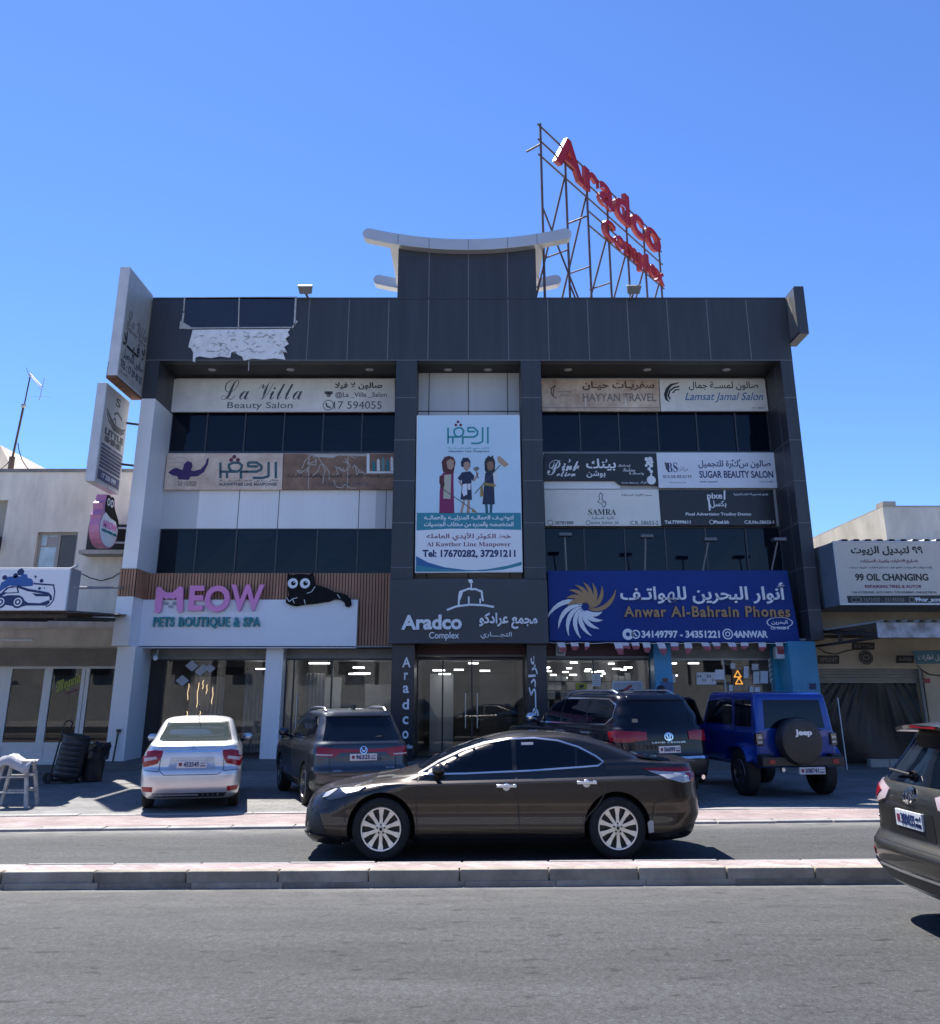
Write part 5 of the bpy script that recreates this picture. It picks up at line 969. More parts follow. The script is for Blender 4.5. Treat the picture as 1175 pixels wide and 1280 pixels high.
m.add(V, [(j * (nx + 1) + i, j * (nx + 1) + i + 1, (j + 1) * (nx + 1) + i + 1, (j + 1) * (nx + 1) + i) for j in range(nz) for i in range(nx)], 0, True); m.build('plastic_sheet', mat('black_plastic', (.016, .016, .018), .38, spec=.4, var=.4, scale=1.5, bump=.25, bscale=9), t, angle=180)
dkb = mat('tyre_plate', (.02, .02, .022), .5); c12 = crop(960, 560, 2.846)
for i, (l, tt, r_, bb, tx, sh) in enumerate(((300, 692, 380, 718, 'TOP TYRES', 0), (178, 738, 254, 768, 'SPRINT', 0), (457, 738, 520, 765, 'SUPER', 0), (328, 722, 370, 768, '', 1))):
    b = PxBoard(RY - .025, c12); q = [b.P(*p) for p in q4(l, tt, r_, bb)]; lab = ('black plate with pale lettering highest on the cream workshop wall', 'black plate with pale lettering low beside the blue pillar', 'black plate at the right over the plastic sheet', 'round black emblem plate in the middle of the cream wall')[i]
    tt_ = thing('wall_plate', lab, 'plate', (q[0][0], RY, q[2][1]))
    if sh: c = b.P((l + r_) / 2, (tt + bb) / 2); b.disc(c, .19, dkb, d=.01, name='plate'); b.ring(c, .155, .015, ink_f, d=.014); b.ring(c, .08, .03, ink_f, d=.014, sy=.8)
    else: b.board(q4(l, tt, r_, bb), .02, dkb, tt_, 'plate'); b.ptext(tx, l + 8, r_ - 6, tt + 7, bb - 7, ink_f, bold=.03)
    b.finish(tt_)
b = PxBoard(RY - .02, c12); tt_ = thing('wall_plate', 'small red square plate on the wall beside the entrance', 'plate', (b.P(566, 826)[0], RY, b.P(566, 832)[1])); b.board(q4(554, 820, 578, 836), .03, flag_r, tt_, 'plate')
bb_ = PxBoard(25.4, c12); tt_ = thing('shop_sign', 'faded turquoise board with white arabic writing under the right awning', 'sign', (bb_.P(566, 760)[0], 25.4, bb_.P(566, 768)[1])); bb_.board([(516, 722), (640, 718), (640, 766), (528, 768)], .05, mat('turquoise_board', (.05, .18, .24), .5, var=.3, scale=2), tt_); bb_.ptext('تبديل اطارات', 535, 640, 734, 758, ink_w, arabic=True); bb_.finish(tt_)
t = thing('wall_cable', 'thin cable looping across the cream workshop wall below the round plate', 'cable', (10.5, RY, 2.4)); m = MB(); b = PxBoard(RY - .03, c12); m.path([(q[0], RY - .03, q[1]) for q in (b.P(*p) for p in ((180, 712), (205, 728), (240, 734), (280, 722), (330, 712), (372, 700)))], .012, 5); m.path([(q[0], RY - .03, q[1]) for q in (b.P(*p) for p in ((530, 772), (548, 790), (575, 806), (640, 812)))], .014, 5); m.build('cable', black, t)
# oil change sign box
OY = 24.0; og = mat('oil_sign_grey', (.60, .54, .46), .5, var=.08); osd = mat('sign_side_blue_grey', (.20, .24, .30), .4, .2, var=.12)
s = PxBoard(OY, c6); xl = 9.45; zt, z0 = s.P(270, 405)[1], s.P(320, 962)[1]; t = thing('oil_sign', 'large grey box sign for oil changing with black and red lettering', 'sign', (12, OY, z0))
m = MB(); m.box(xl, 15.4, OY + .02, 26.2, z0 - .02, zt); m.build('box', osd, t, bevel=.01)
m = MB(); m.box(xl + .02, 15.4, OY - .01, OY + .025, z0 + .03, zt - .03); m.build('face', og, t); m = MB(); m.box(xl, 15.4, OY - .02, OY + .02, z0 - .02, z0 + .03); m.box(xl, 15.4, OY - .02, OY + .02, zt - .03, zt + .01); m.box(xl - .01, xl + .02, OY - .021, OY + .02, z0 - .02, zt); m.build('trim', trim, t)
s = PxBoard(OY - .01, c6)
s.ptext('٩٩ لتبديل الزيوت', 350, 990, 445, 530, ink, arabic=True, bold=.035); s.ptext('تصليح الاطارات وكهرباء السيارات', 430, 942, 562, 602, ink_m, arabic=True, bold=.02); s.ptext('إكسسوارات السيارات - قطع غيار - تصليح اطارات - كهرباء سيارات', 325, 1070, 626, 650, ink_g, arabic=True, bold=.02)
s.ptext('99 OIL CHANGING', 388, 1038, 690, 755, ink, bold=.035); s.ptext('REPAIRING TIRES & AUTOE', 472, 975, 790, 818, ink_m, bold=.02); s.ptext('CAR ACCESSORIES - AUTO PARTS - TYRE REPAIRING - CAR ELECTRICAL', 358, 1110, 847, 866, ink_g, bold=.02)
s.ppoly([(310, 888), (1500, 880), (1500, 952), (322, 952)], ink, d=.003); s.ptext('17672420 - 33145556', 440, 822, 905, 940, ink_f, d=.006, bold=.02); s.ptext('99car_accessories', 920, 1290, 902, 944, ink_w, d=.006, bold=.02); s.ring(s.P(888, 922), .07, .02, ink_f, d=.006); s.ring(s.P(372, 922), .06, .02, ink_f, d=.006); s.ring(s.P(412, 922), .06, .02, ink_f, d=.006); s.finish(t)
t = thing('corrugated_roof', 'white corrugated roof sheets showing their edge above the oil change sign', 'roof sheets', (12, 24.2, zt)); m = MB(); v = []; n = 260
for i in range(n + 1):
    x = 9.6 + 8 * i / n; c = .05 * (1 if (i // 5) % 2 else 0); v += [(x, OY + .1, zt + .03 + c), (x, 27.0, zt + .12 + c)]
m.add(v, [(2 * i, 2 * i + 2, 2 * i + 3, 2 * i + 1) for i in range(n)]); m.build('sheet', mat('white_sheet', (.55, .55, .54), .5, .2, var=.2), t)
# right awning
AY = 21.4; t = thing('awning', 'peeling pale blue edged awning under the oil change sign', 'awning', (12, AY, 3.0)); xa = 9.34
zt2, z02 = at(1097, 778, AY)[1], at(1097, 797, AY)[1]; xl2 = at(1097, 788, AY)[0]
m = MB(); m.box(max(xl2, 9.2), 16, AY, AY + .04, z02, zt2); m.build('fascia', mat('peeling_blue', (.40, .44, .50), .6, var=.6, scale=2.6, col2=(.12, .11, .10)), t)
m = MB(); v = []
for i in range(n + 1):
    x = xl2 + 7 * i / n; c = .05 * (1 if (i // 5) % 2 else 0); v += [(x, AY - .1, zt2 + .0 + c), (max(x, 9.36), 26.2, zt2 + .04 + c)]
m.add(v, [(2 * i, 2 * i + 2, 2 * i + 3, 2 * i + 1) for i in range(n)]); m.build('sheet', mat('awning_sheet', (.42, .40, .37), .6, .2, var=.4, scale=2), t)
m = MB(); m.tube((max(xl2, 9.2) + .1, AY + .1, z02 + .05), (9.5, 26.2, z02 + .45), .05, 8); m.tube((max(xl2, 9.2) + .1, AY + .1, z02 + .02), (9.45, 26.2, z02 + .02), .035, 8); m.tube((9.42, 24.2, z02 + .03), (9.42, 24.2, z02 + .4), .05, 8); m.tube((12, AY + .1, z02 + .02), (12, 26.2, z02 + .45), .05, 8); m.tube((9.4, 25.6, z02 + .25), (16, 25.6, z02 + .25), .04, 8); m.build('bracket', mat('old_steel', (.08, .065, .055), .7), t)
t = thing('lean_pole', 'pale metal pole leaning against the workshop entrance behind the blue off-roader', 'pole', (9.3, 22.5, .05)); m = MB(); a = at(1057, 945, 23); b = at(1047, 872, 23.2); m.tube((a[0], 23, max(.06, a[1] - .3)), (b[0], 23.2, b[1]), .014, 8); m.build('tube', trim, t)
for i, (px, lab) in enumerate(((1098, 'pale concrete block by the plastic sheet, left one'), (1122, 'pale concrete block by the plastic sheet, right one'))):
    a = at(px, 952, 25.4); t = thing('concrete_block', lab, 'block', (a[0], 25.4, .05)); m = MB(); m.box(a[0] - .24, a[0] + .24, 25.3, 25.55, .045, .24); m.build('block', concrete, t, bevel=.015)

# ================================================================ things on the forecourt, left
t = thing('barrel', 'ribbed black plastic barrel strapped on a two wheeled trolley', 'barrel', (-8.15, 21.2, .05)); ax = Vector((-.16, .05, 1)).normalized(); o = Vector((-8.05, 21.1, .14))
o = Vector((atz(97, 972, .1)[0], 21.1, .14))
m = MB(); pr = [(0, 0), (.24, 0), (.27, .04)]
for k in range(7): h = .06 + k * .105; pr += [(.281, h), (.283, h + .07), (.276, h + .09)]
pr += [(.275, .82), (.30, .83), (.30, .87), (.26, .88), (.25, .84), (0, .84)]; m.lathe(pr, o, (.18, 0, 1), 28); m.build('drum', mat('black_plastic_drum', (.022, .022, .025), .45, var=.3, scale=6), t)
m = MB(); m.tube(o + Vector((-.38, .1, -.02)), o + Vector((-.22, .1, 1.0)), .02, 8); m.path([o + Vector(p) for p in ((-.22, .1, 1.0), (-.2, .1, 1.12), (-.1, .1, 1.16), (-.02, .1, 1.1), (-.1, .1, .95))], .018, 6); m.tube(o + Vector((-.38, .1, -.04)), o + Vector((.3, .0, -.06)), .025, 6); m.build('trolley', black, t)
for dx in (-.33, .16):
    m = MB(); m.lathe([(.03, -.03), (.10, -.03), (.11, 0), (.10, .03), (.03, .03)], o + Vector((dx, -.1, .01)), (0, 1, 0), 18); m.build('wheel', rubber, t)
bx = atz(128, 970, .1)[0]; t = thing('bin', 'black bin with crumpled bag over its rim beside the barrel', 'bin', (bx, 21.5, .05)); m = MB(); m.lathe([(0, 0), (.22, 0), (.25, .3), (.28, .62), (.31, .66), (.30, .70), (.25, .66), (.23, .3), (0, .2)], (bx, 21.5, .06), (0, 0, 1), 18); m.build('body', mat('bin_black', (.014, .014, .016), .5), t)
m = MB(); rb = random.Random(4); pr = []; V = []
for j, (r_, h) in enumerate(((.315, .45), (.325, .58), (.33, .69), (.30, .74), (.22, .70))):
    for i in range(24): k = 1 + rb.uniform(-.07, .09); V.append((bx + r_ * k * math.cos(i * R(15)), 21.5 + r_ * k * math.sin(i * R(15)), .06 + h + rb.uniform(-.03, .05)))
m.add(V, [(j * 24 + i, j * 24 + (i + 1) % 24, (j + 1) * 24 + (i + 1) % 24, (j + 1) * 24 + i) for j in range(4) for i in range(24)]); m.build('bag', mat('bin_bag', (.012, .012, .014), .3), t)
sx, sy = atz(4, 1004, .05); sx, sy = -7.72, 16.95
t = thing('step_stool', 'worn white wooden stool with a cloth on its seat at the left edge', 'stool', (sx, sy, .045)); ww = mat('worn_white_wood', (.50, .49, .46), .7, var=.5, scale=8)
for i, (dx, dy) in enumerate(((-.26, -.16), (.24, -.16), (-.26, .2), (.24, .2))):
    m = MB(); k = 1.0; a = Vector((sx + dx * 1.25, sy + dy * 1.2, .046)); b = Vector((sx + dx * .75, sy + dy * .8, .74)); d = Vector((.025, .025, 0)); m.add([a + Vector(p) for p in ((-.028, -.028, 0), (.028, -.028, 0), (.028, .028, 0), (-.028, .028, 0))] + [b + Vector(p) for p in ((-.024, -.024, 0), (.024, -.024, 0), (.024, .024, 0), (-.024, .024, 0))], [(0, 3, 2, 1), (4, 5, 6, 7), (0, 1, 5, 4), (1, 2, 6, 5), (2, 3, 7, 6), (3, 0, 4, 7)]); m.build('leg', ww, t)
m = MB()
for z in (.28, .52): w_ = .25 - .07 * z; m.tube((sx - w_ * 1.1, sy - .18, z), (sx + w_ * 1.05, sy - .18, z), .016, 6); m.tube((sx + w_ * 1.05, sy - .18, z + .04), (sx + w_ * 1.05, sy + .22, z + .04), .016, 6); m.tube((sx - w_ * 1.1, sy + .22, z), (sx + w_ * 1.05, sy + .22, z), .016, 6)
m.build('rung', ww, t); m = MB(); m.box(sx - .26, sx + .24, sy - .2, sy + .22, .74, .775); m.build('seat', ww, t, bevel=.008)
m = MB(); V = []; rb = random.Random(9)
for i in range(9):
    for j in range(7): V.append((sx - .28 + .56 * i / 8, sy - .26 + .34 * j / 6, .80 + rb.uniform(-.01, .03) - (.16 if j == 0 else 0) + .06 * math.sin(i * .7)))
m.add(V, [(i * 7 + j, (i + 1) * 7 + j, (i + 1) * 7 + j + 1, i * 7 + j + 1) for i in range(8) for j in range(6)], 0, True); co = m.build('cloth', mat('grey_cloth', (.46, .46, .47), .9, var=.3, scale=10), t, angle=180); md = co.modifiers.new('thick', 'SOLIDIFY'); md.thickness = .012
px = atz(143, 955, .2)[0]; t = thing('broom', 'dark broom pole leaning against the white pier', 'pole', (-8.95, 24.9, .2)); m = MB(); a, b = at(141, 952, 25.0), at(148, 914, 25.15); m.tube((a[0], 25.0, .2), (b[0], 25.15, b[1]), .025, 8); m.box(b[0] - .04, b[0] + .06, 25.1, 25.18, b[1] - .02, b[1] + .05); m.build('pole', black, t)
# unseen houses across the street, added to be mirrored in the shop windows and the car doors
t = thing('facing_houses', 'unseen row of plain houses added across the street to be mirrored in the shop windows', 'houses', (0, -16, 0)); hw_ = mat('facing_wall', (.55, .54, .52), .9, var=.3, scale=.4); rh = random.Random(6)
m = MB(); w_ = MB(); x = -60
m.box(-70, 70, -13.2, -13, 0, 2.3, 1)
while x < 60:
    L_, h_ = rh.uniform(7, 13), rh.uniform(4.2, 7.5); m.box(x, x + L_ - .3, -26, -16 + rh.uniform(-.8, .8), 0, h_, 0)
    for k in range(int(L_ / 2.6)): w_.box(x + .8 + k * 2.6, x + 2.1 + k * 2.6, -15.3, -15.1, 3.0, 4.3) if h_ > 5 else None
    x += L_
m.build('wall', [hw_, mat('facing_yard_wall', (.40, .40, .39), .9, var=.3)], t); w_.build('window', navyglass, t)
# ================================================================ cars
def pchip(xs, ys, x):
    n = len(xs); h = [xs[i + 1] - xs[i] for i in range(n - 1)]; d = [(ys[i + 1] - ys[i]) / h[i] for i in range(n - 1)]; m = [0] * n
    m[0], m[-1] = d[0], d[-1]
    for i in range(1, n - 1):
        if d[i - 1] * d[i] > 0: w1 = 2 * h[i] + h[i - 1]; w2 = h[i] + 2 * h[i - 1]; m[i] = (w1 + w2) / (w1 / d[i - 1] + w2 / d[i])
    for i in range(n - 1):
        if x <= xs[i + 1] or i == n - 2:
            t = (x - xs[i]) / h[i]; return (2 * t ** 3 - 3 * t * t + 1) * ys[i] + (t ** 3 - 2 * t * t + t) * h[i] * m[i] + (-2 * t ** 3 + 3 * t * t) * ys[i + 1] + (t ** 3 - t * t) * h[i] * m[i + 1]
def paint(name, col, metal=0.5, rough=0.32):
    m = mat(name, col, rough, metal, 0.4, 0.7, var=.10, scale=1.6); return m
glass_d = mat('tinted_glass', (.003, .006, .012), .03, 0, .35); glass_g = mat('green_tint_glass', (.05, .062, .06), .03, 0, .8); chrome = mat('chrome', (.75, .75, .77), .10, 1.0)
trimb = mat('black_trim', (.015, .015, .016), .45); lampr = mat('red_lamp', (.26, .006, .014), .15, 0, .4, .3); lampc = mat('clear_lamp', (.42, .43, .45), .25, .2, .5, .5); lampd = mat('dark_lamp', (.02, .02, .024), .08, 0, .8, 1.0)
lamppink = mat('pale_red_lamp', (.48, .38, .40), .15, 0, .5, .4)
tyre_m = mat('tyre_rubber', (.014, .014, .015), .8, var=.3, scale=10, bump=.3, bscale=60); alloy = mat('alloy', (.60, .61, .63), .28, .85); alloy_d = mat('alloy_dark', (.16, .165, .17), .3, .85); arch_m = mat('arch_black', (.006, .006, .006), .9); plate_m = mat('plate_white', (.62, .62, .63), .4)
class Car:
    def __init__(s, name, label, cat, keys, pm, wb, wr, wy, arch=None, group=None, nz=58, warp=None):
        s.root = thing(name, label, cat, (0, 0, 0), group); s.wb, s.wr, s.wy, s.pm = wb, wr, wy, pm
        zs = [k[0] for k in keys]; cols = list(zip(*keys)); z0, z1 = zs[0], zs[-1]
        lev = []
        for i in range(len(zs) - 1):
            n = max(2, int(round(nz * max((zs[i + 1] - zs[i]) / (z1 - z0), 1.0 / len(zs)))))
            lev += [zs[i] + (zs[i + 1] - zs[i]) * j / n for j in range(n)]
        lev.append(z1); rings = []
        for z in lev:
            p = [pchip(zs, c, z) for c in cols]; rings.append([warp(*q) if warp else q for q in s.ring(z, *p[1:])])
        n = len(rings[0]); V = [p for r_ in rings for p in r_]; F = [(j * n + i, j * n + (i + 1) % n, (j + 1) * n + (i + 1) % n, (j + 1) * n + i) for j in range(len(rings) - 1) for i in range(n)]
        F += [list(range(n - 1, -1, -1)), [(len(rings) - 1) * n + i for i in range(n)]]
        s.bvh = BVHTree.FromPolygons([Vector(v) for v in V], F[:-2] + [F[-1]])
        m = MB(); m.add(V, F, 0, True); body = m.build('body', [pm, arch_m], None, True); arch = arch or wr + .045
        c = MB()
        for sx in (1, -1):
            for sy in (1, -1): c.lathe([(0, -.35), (arch, -.35), (arch, .3), (0, .3)], (sx * wb / 2, sy * (wy + .02), wr), (0, sy, 0), 40, 1)
        co = c.build('cut', [pm, arch_m], None, True)
        b = body.modifiers.new('b', 'BOOLEAN'); b.object = co; b.operation = 'DIFFERENCE'; b.solver = 'EXACT'; b.material_mode = 'INDEX'
        dg = bpy.context.evaluated_depsgraph_get(); dg.update(); me = bpy.data.meshes.new_from_object(body.evaluated_get(dg)); body.modifiers.clear(); body.data = me
        bpy.data.objects.remove(co); me.set_sharp_from_angle(angle=R(33)); body.parent = s.root; s.body = body
    def ring(s, z, xr, xf, w, rrx, rry, rfx, rfy, br, bf):
        L = xf - xr; rrx, rfx = min(rrx, .45 * L), min(rfx, .45 * L); rry, rfy = min(rry, .92 * w), min(rfy, .92 * w); h = []
        q = lambda a: (1 - math.cos(a) ** .85, math.sin(a) ** .85)
        ye = w - rry; xe = xr + br * (ye / w) ** 2
        for i in range(8): y = ye * i / 8; h.append((xr + br * (y / w) ** 2, y))
        for i in range(9): a = q(math.pi / 2 * i / 9); h.append((xe + rrx * a[0], ye + rry * a[1]))
        yg = w - rfy; xg = xf - bf * (yg / w) ** 2; x0, x1 = xe + rrx, xg - rfx
        for i in range(25): h.append((x0 + (x1 - x0) * i / 24, w))
        for i in range(1, 10): a = q(math.pi / 2 * (9 - i) / 9); h.append((xg - rfx * a[0], yg + rfy * a[1]))
        for i in range(1, 9): y = yg * (8 - i) / 8; h.append((xf - bf * (y / w) ** 2, y))
        full = [(x, -y, z) for x, y in h] + [(x, y, z) for x, y in reversed(h[1:-1])]
        return full
    def hit(s, k, a, b):
        o, d = {'L': ((a, 4, b), (0, -1, 0)), 'R': ((a, -4, b), (0, 1, 0)), 'B': ((-6, a, b), (1, 0, 0)), 'F': ((6, a, b), (-1, 0, 0)), 'T': ((a, b, 5), (0, 0, -1))}[k]
        p, nr, _, _ = s.bvh.ray_cast(Vector(o), Vector(d)); d = Vector(d)
        if p is None:
            p, nr, _, _ = s.bvh.find_nearest(Vector(o) + d * {'L': 3.2, 'R': 3.2, 'B': 3.8, 'F': 3.8, 'T': 4}[k])
        if nr.dot(d) > 0: nr = -nr
        return p, nr
    def decal(s, k, poly, m, off=.005, name='panel', res=.07, parent=None, skirt=.012):
        P = [Vector(p) for p in poly]; pts = []
        for i in range(len(P)):
            a, b = P[i], P[(i + 1) % len(P)]; n = max(1, int((b - a).length / res)); pts += [a + (b - a) * j / n for j in range(n)]
        nb = len(pts); x0, x1 = min(p.x for p in P), max(p.x for p in P); y0, y1 = min(p.y for p in P), max(p.y for p in P)
        def inside(x, y):
            c = False; j = nb - 1
            for i in range(nb):
                if (pts[i].y > y) != (pts[j].y > y) and x < (pts[j].x - pts[i].x) * (y - pts[i].y) / (pts[j].y - pts[i].y) + pts[i].x: c = not c
                j = i
            return c
        g = []; nx, ny = int((x1 - x0) / res) + 1, int((y1 - y0) / res) + 1
        for i in range(nx + 1):
            for j in range(ny + 1):
                x, y = x0 + (i + .5) * res, y0 + (j + .5) * res
                if inside(x, y) and min((p - Vector((x, y))).length for p in pts) > res * .45: g.append(Vector((x, y)))
        r = delaunay_2d_cdt(pts + g, [], [list(range(nb))], 1, 1e-6); v2, fs = r[0], r[2]
        H = [s.hit(k, p.x, p.y) for p in v2]; V = [h[0] + h[1] * off for h in H]; F = [list(f) for f in fs]
        if k in ('R', 'B'): pass
        dirs = {'L': (0, 1, 0), 'R': (0, -1, 0), 'B': (-1, 0, 0), 'F': (1, 0, 0), 'T': (0, 0, 1)}[k]; out = Vector(dirs)
        for f in F:
            nr = (V[f[1]] - V[f[0]]).cross(V[f[2]] - V[f[0]])
            if nr.dot(out) < 0: f.reverse()
        cnt = {}
        for f in F:
            for i in range(len(f)): e = (f[i], f[(i + 1) % len(f)]); cnt[tuple(sorted(e))] = (cnt.get(tuple(sorted(e)), (0,))[0] + 1, e)
        n0 = len(V); low = {}
        for c_, e in cnt.values():
            if c_ == 1:
                for q in e:
                    if q not in low: low[q] = len(V); V.append(H[q][0] - H[q][1] * skirt)
                F.append([e[1], e[0], low[e[0]], low[e[1]]])
        mb = MB(); mb.add(V, F, 0, True); return mb.build(name, m, parent or s.root, True, angle=40)
    def ribbon(s, k, pts, w, m, off=.004, name='trim', res=.06, closed=False, parent=None, mb=None):
        P = [Vector(p) for p in pts]; P = P + [P[0]] if closed else P; q = []
        for a, b in zip(P, P[1:]): n = max(1, int((b - a).length / res)); q += [a + (b - a) * j / n for j in range(n)]
        q.append(P[-1]); V = []; own = mb is None; mb = mb or MB()
        for i, p in enumerate(q):
            t = (q[min(i + 1, len(q) - 1)] - q[max(i - 1, 0)]).normalized(); nn = Vector((-t.y, t.x)) * w / 2
            for sg, of in ((1, -.006), (1, off), (-1, off), (-1, -.006)):
                h, nr = s.hit(k, *(p + nn * sg)); V.append(h + nr * of)
        F = [(4 * i + j, 4 * i + j + 1, 4 * i + j + 5, 4 * i + j + 4) for i in range(len(q) - 1) for j in range(3)]
        if k in ('R', 'F', 'T'): pass
        mb.add(V, F, 0, False)
        return mb.build(name, m, parent or s.root, True) if own else mb
    def both(s, fn):
        for k in 'LR': fn(k)
    def wheels(s, rim_r, rim_m, spokes=10, width=.22, cover=None):
        for sx in (1, -1):
            for sy in (1, -1):
                o = Vector((sx * s.wb / 2, sy * (s.wy - .012), s.wr)); ax = Vector((0, sy, 0)); r_, W_ = s.wr, width; m = MB()
                m.lathe([(rim_r, -W_), (r_ * .93, -W_ + .01), (r_, -W_ + .05), (r_, -.05), (r_ * .985, -.022), (r_ * .93, -.004), ((r_ + rim_r) / 2, .004), (rim_r + .012, -.004), (rim_r, -.014)], o, ax, 44)
                w = m.build('wheel', tyre_m, s.root, True); m = MB()
                m.lathe([(rim_r + .004, -.012), (rim_r - .006, .002), (rim_r - .02, .0), (rim_r - .028, -.02), (rim_r - .03, -.18)], o, ax, 44, 0)
                m.lathe([(0, -.075), (rim_r - .03, -.075)], o, ax, 24, 1)
                m.lathe([(0, .0), (.030, .0), (.034, -.01), (.058, -.012), (.068, -.03), (.07, -.07)], o, ax, 24, 0)
                u, v = Vector((1, 0, 0)), Vector((0, 0, 1))
                for i in range(spokes):
                    a = 2 * math.pi * (i + .5) / spokes; d = u * math.cos(a) + v * math.sin(a); t = u * -math.sin(a) + v * math.cos(a)
                    wi, wo = (.024, .042) if spokes > 7 else (.045, .06); p = []
                    for rr_, ww_, dp in ((.05, wi, -.012), (rim_r * .6, wi * 1.02, -.016), (rim_r - .012, wo, -.006)):
                        p += [o + d * rr_ + t * ww_ * .8 + ax * dp, o + d * rr_ - t * ww_ * .8 + ax * dp, o + d * rr_ - t * ww_ + ax * (dp - .035), o + d * rr_ + t * ww_ + ax * (dp - .035)]
                    m.add(p, [f for j in (0, 4) for f in ((j, j + 1, j + 5, j + 4), (j + 1, j + 2, j + 6, j + 5), (j + 2, j + 3, j + 7, j + 6), (j + 3, j, j + 4, j + 7))], 0)
                for i in range(5): a = 2 * math.pi * i / 5 + .3; m.lathe([(0, .0), (.011, .0), (.013, -.02)], o + u * .048 * math.cos(a) + v * .048 * math.sin(a) + ax * -.004, ax, 10, 1)
                m.lathe([(0, .002), (.02, .002), (.022, -.01)], o, ax, 16, 1)
                m.build('rim', [rim_m, trimb], w, True)
    def mirror(s, x, z, y, m, w=.20, h=.14, d=.11, base=None):
        for sy in (1, -1):
            mb = MB(); c = Vector((x, sy * y, z)); V = []; n = 14
            for j in range(9):
                t = -1 + 2 * j / 8; k = (1 - abs(t) ** 2.6) ** .5 if abs(t) < 1 else .02
                for i in range(n): a = 2 * math.pi * i / n; V.append(c + Vector((d / 2 * k * math.cos(a) * (1.25 if math.cos(a) > 0 else .8), sy * w / 2 * t, h / 2 * k * math.sin(a))))
            mb.add(V, [(j * n + i, j * n + (i + 1) % n, (j + 1) * n + (i + 1) % n, (j + 1) * n + i) for j in range(8) for i in range(n)], 0, True)
            mb.tube(c + Vector((.0, -sy * w * .3, -h * .3)), (x + .06, sy * (y - w * .5 - .07), z - h * .62), .028, 8, 1)
            mb.build('side_mirror', [m, trimb], s.root, True, angle=60)
    def rear_board(s, x=None): return Board(lambda a, b, d: ((s.hit('B', -a, b)[0].x if x is None else x) - d, -a, b))
    def plate(s, y, z, num, x=None, w=.50, h=.115, frame=False):
        xs = x if x is not None else min(s.hit('B', y + dy, z + dz)[0].x for dy in (-w / 2, w / 2) for dz in (-h / 2, h / 2)) - .004
        m = MB(); m.box(xs - .012, xs + .03, y - w / 2, y + w / 2, z - h / 2, z + h / 2); pl = m.build('number_plate', plate_m, s.root, True, bevel=.004)
        b = s.rear_board(xs - .012); b.rect(-y - w * .43, -y - w * .33, z - h * .22, z + h * .22, ink_m); b.text(num, -y - w * .28, -y + w * .24, z - h * .33, z + h * .33, ink_n, bold=.03); b.text('البحرين', -y + w * .28, -y + w * .46, z + h * .05, z + h * .33, ink_n, arabic=True); b.text('BAHRAIN', -y + w * .28, -y + w * .46, z - h * .33, z - h * .1, ink_n); b.finish(pl, True)
    def place(s, x, y, yaw, z=0.0): s.root.location = (x, y, z); s.root.rotation_euler = (0, 0, R(yaw)); return s
    def badge_oval(s, y, z, r, k=None, d=.02):
        b = s.rear_board(); b.ring((-y, z), r, r * .26, chrome, d=d, sy=.72, name='badge'); b.ring((-y, z + r * .22), r * .55, r * .2, chrome, d=d + .001, sy=.55, name='badge'); b.ring((-y, z), r * .32, r * .2, chrome, d=d + .002, sy=2.0, name='badge'); b.finish(s.root, True)
K = lambda z, xr, xf, w, rr=(.35, .40), rf=(.5, .5), br=.07, bf=.14: (z, xr, xf, w, *rr, *rf, br, bf)

# ---- brown saloon driving past in front
bp = paint('brown_metallic', (.050, .042, .037), .85, .34)
c = Car('sedan', 'dark brown metallic saloon with ten spoke alloys in profile on the road', 'car', [
    K(.19, -2.22, 2.20, .80), K(.23, -2.36, 2.33, .872), K(.30, -2.42, 2.37, .90), K(.36, -2.44, 2.385, .906), K(.50, -2.50, 2.375, .900), K(.62, -2.505, 2.35, .918, (.4, .45), (.7, .6)), K(.73, -2.49, 2.26, .925, (.4, .45), (.8, .62)), K(.79, -2.485, 2.10, .925, (.4, .45), (.8, .6), .07, .2), K(.838, -2.48, 1.86, .926, (.38, .45), (.7, .55), .07, .2), K(.856, -2.477, 1.74, .924, (.38, .45), (.6, .5), .07, .18), K(.895, -2.475, 1.50, .860, (.38, .43), (.5, .5), .07, .18), K(.92, -2.472, 1.32, .850, (.36, .42), (.4, .5), .07, .18),
    K(.95, -2.468, 1.20, .836, (.35, .42), (.35, .5)), K(.985, -2.46, 1.06, .815, (.33, .40), (.3, .5)), K(1.005, -2.445, 1.0, .802, (.3, .35), (.3, .5)), K(1.02, -2.32, .97, .794, (.3, .35), (.3, .5)), K(1.035, -2.05, .93, .786, (.3, .35), (.3, .5)), K(1.06, -1.86, .88, .768, (.3, .3), (.3, .48)), K(1.12, -1.77, .74, .738, (.25, .3), (.3, .46), .08), K(1.19, -1.64, .58, .703, (.25, .3), (.3, .44), .08), K(1.26, -1.48, .38, .664, (.25, .3), (.3, .44), .08), K(1.315, -1.31, .19, .630, (.3, .3), (.3, .42), .08), K(1.36, -1.12, .0, .585, (.3, .3), (.3, .4)), K(1.39, -.94, -.18, .48, (.2, .3), (.15, .3)), K(1.404, -.80, -.32, .30, (.1, .2), (.1, .2))], bp, 2.825, .345, .915, .405, nz=80, warp=lambda x, y, z: (x, y, z - .020 * min(x, 1.1) * max(0, min(1, (z - .55) / .3)) * max(0, min(1, (1.25 - z) / .2))))
dlo = [(.98, .94), (.72, 1.08), (.44, 1.20), (.16, 1.285), (-.12, 1.33), (-.45, 1.342), (-.75, 1.312), (-1.00, 1.24), (-1.20, 1.14), (-1.29, 1.072), (-1.22, 1.03), (-1.05, 1.018), (-.4, .978), (.4, .948)]
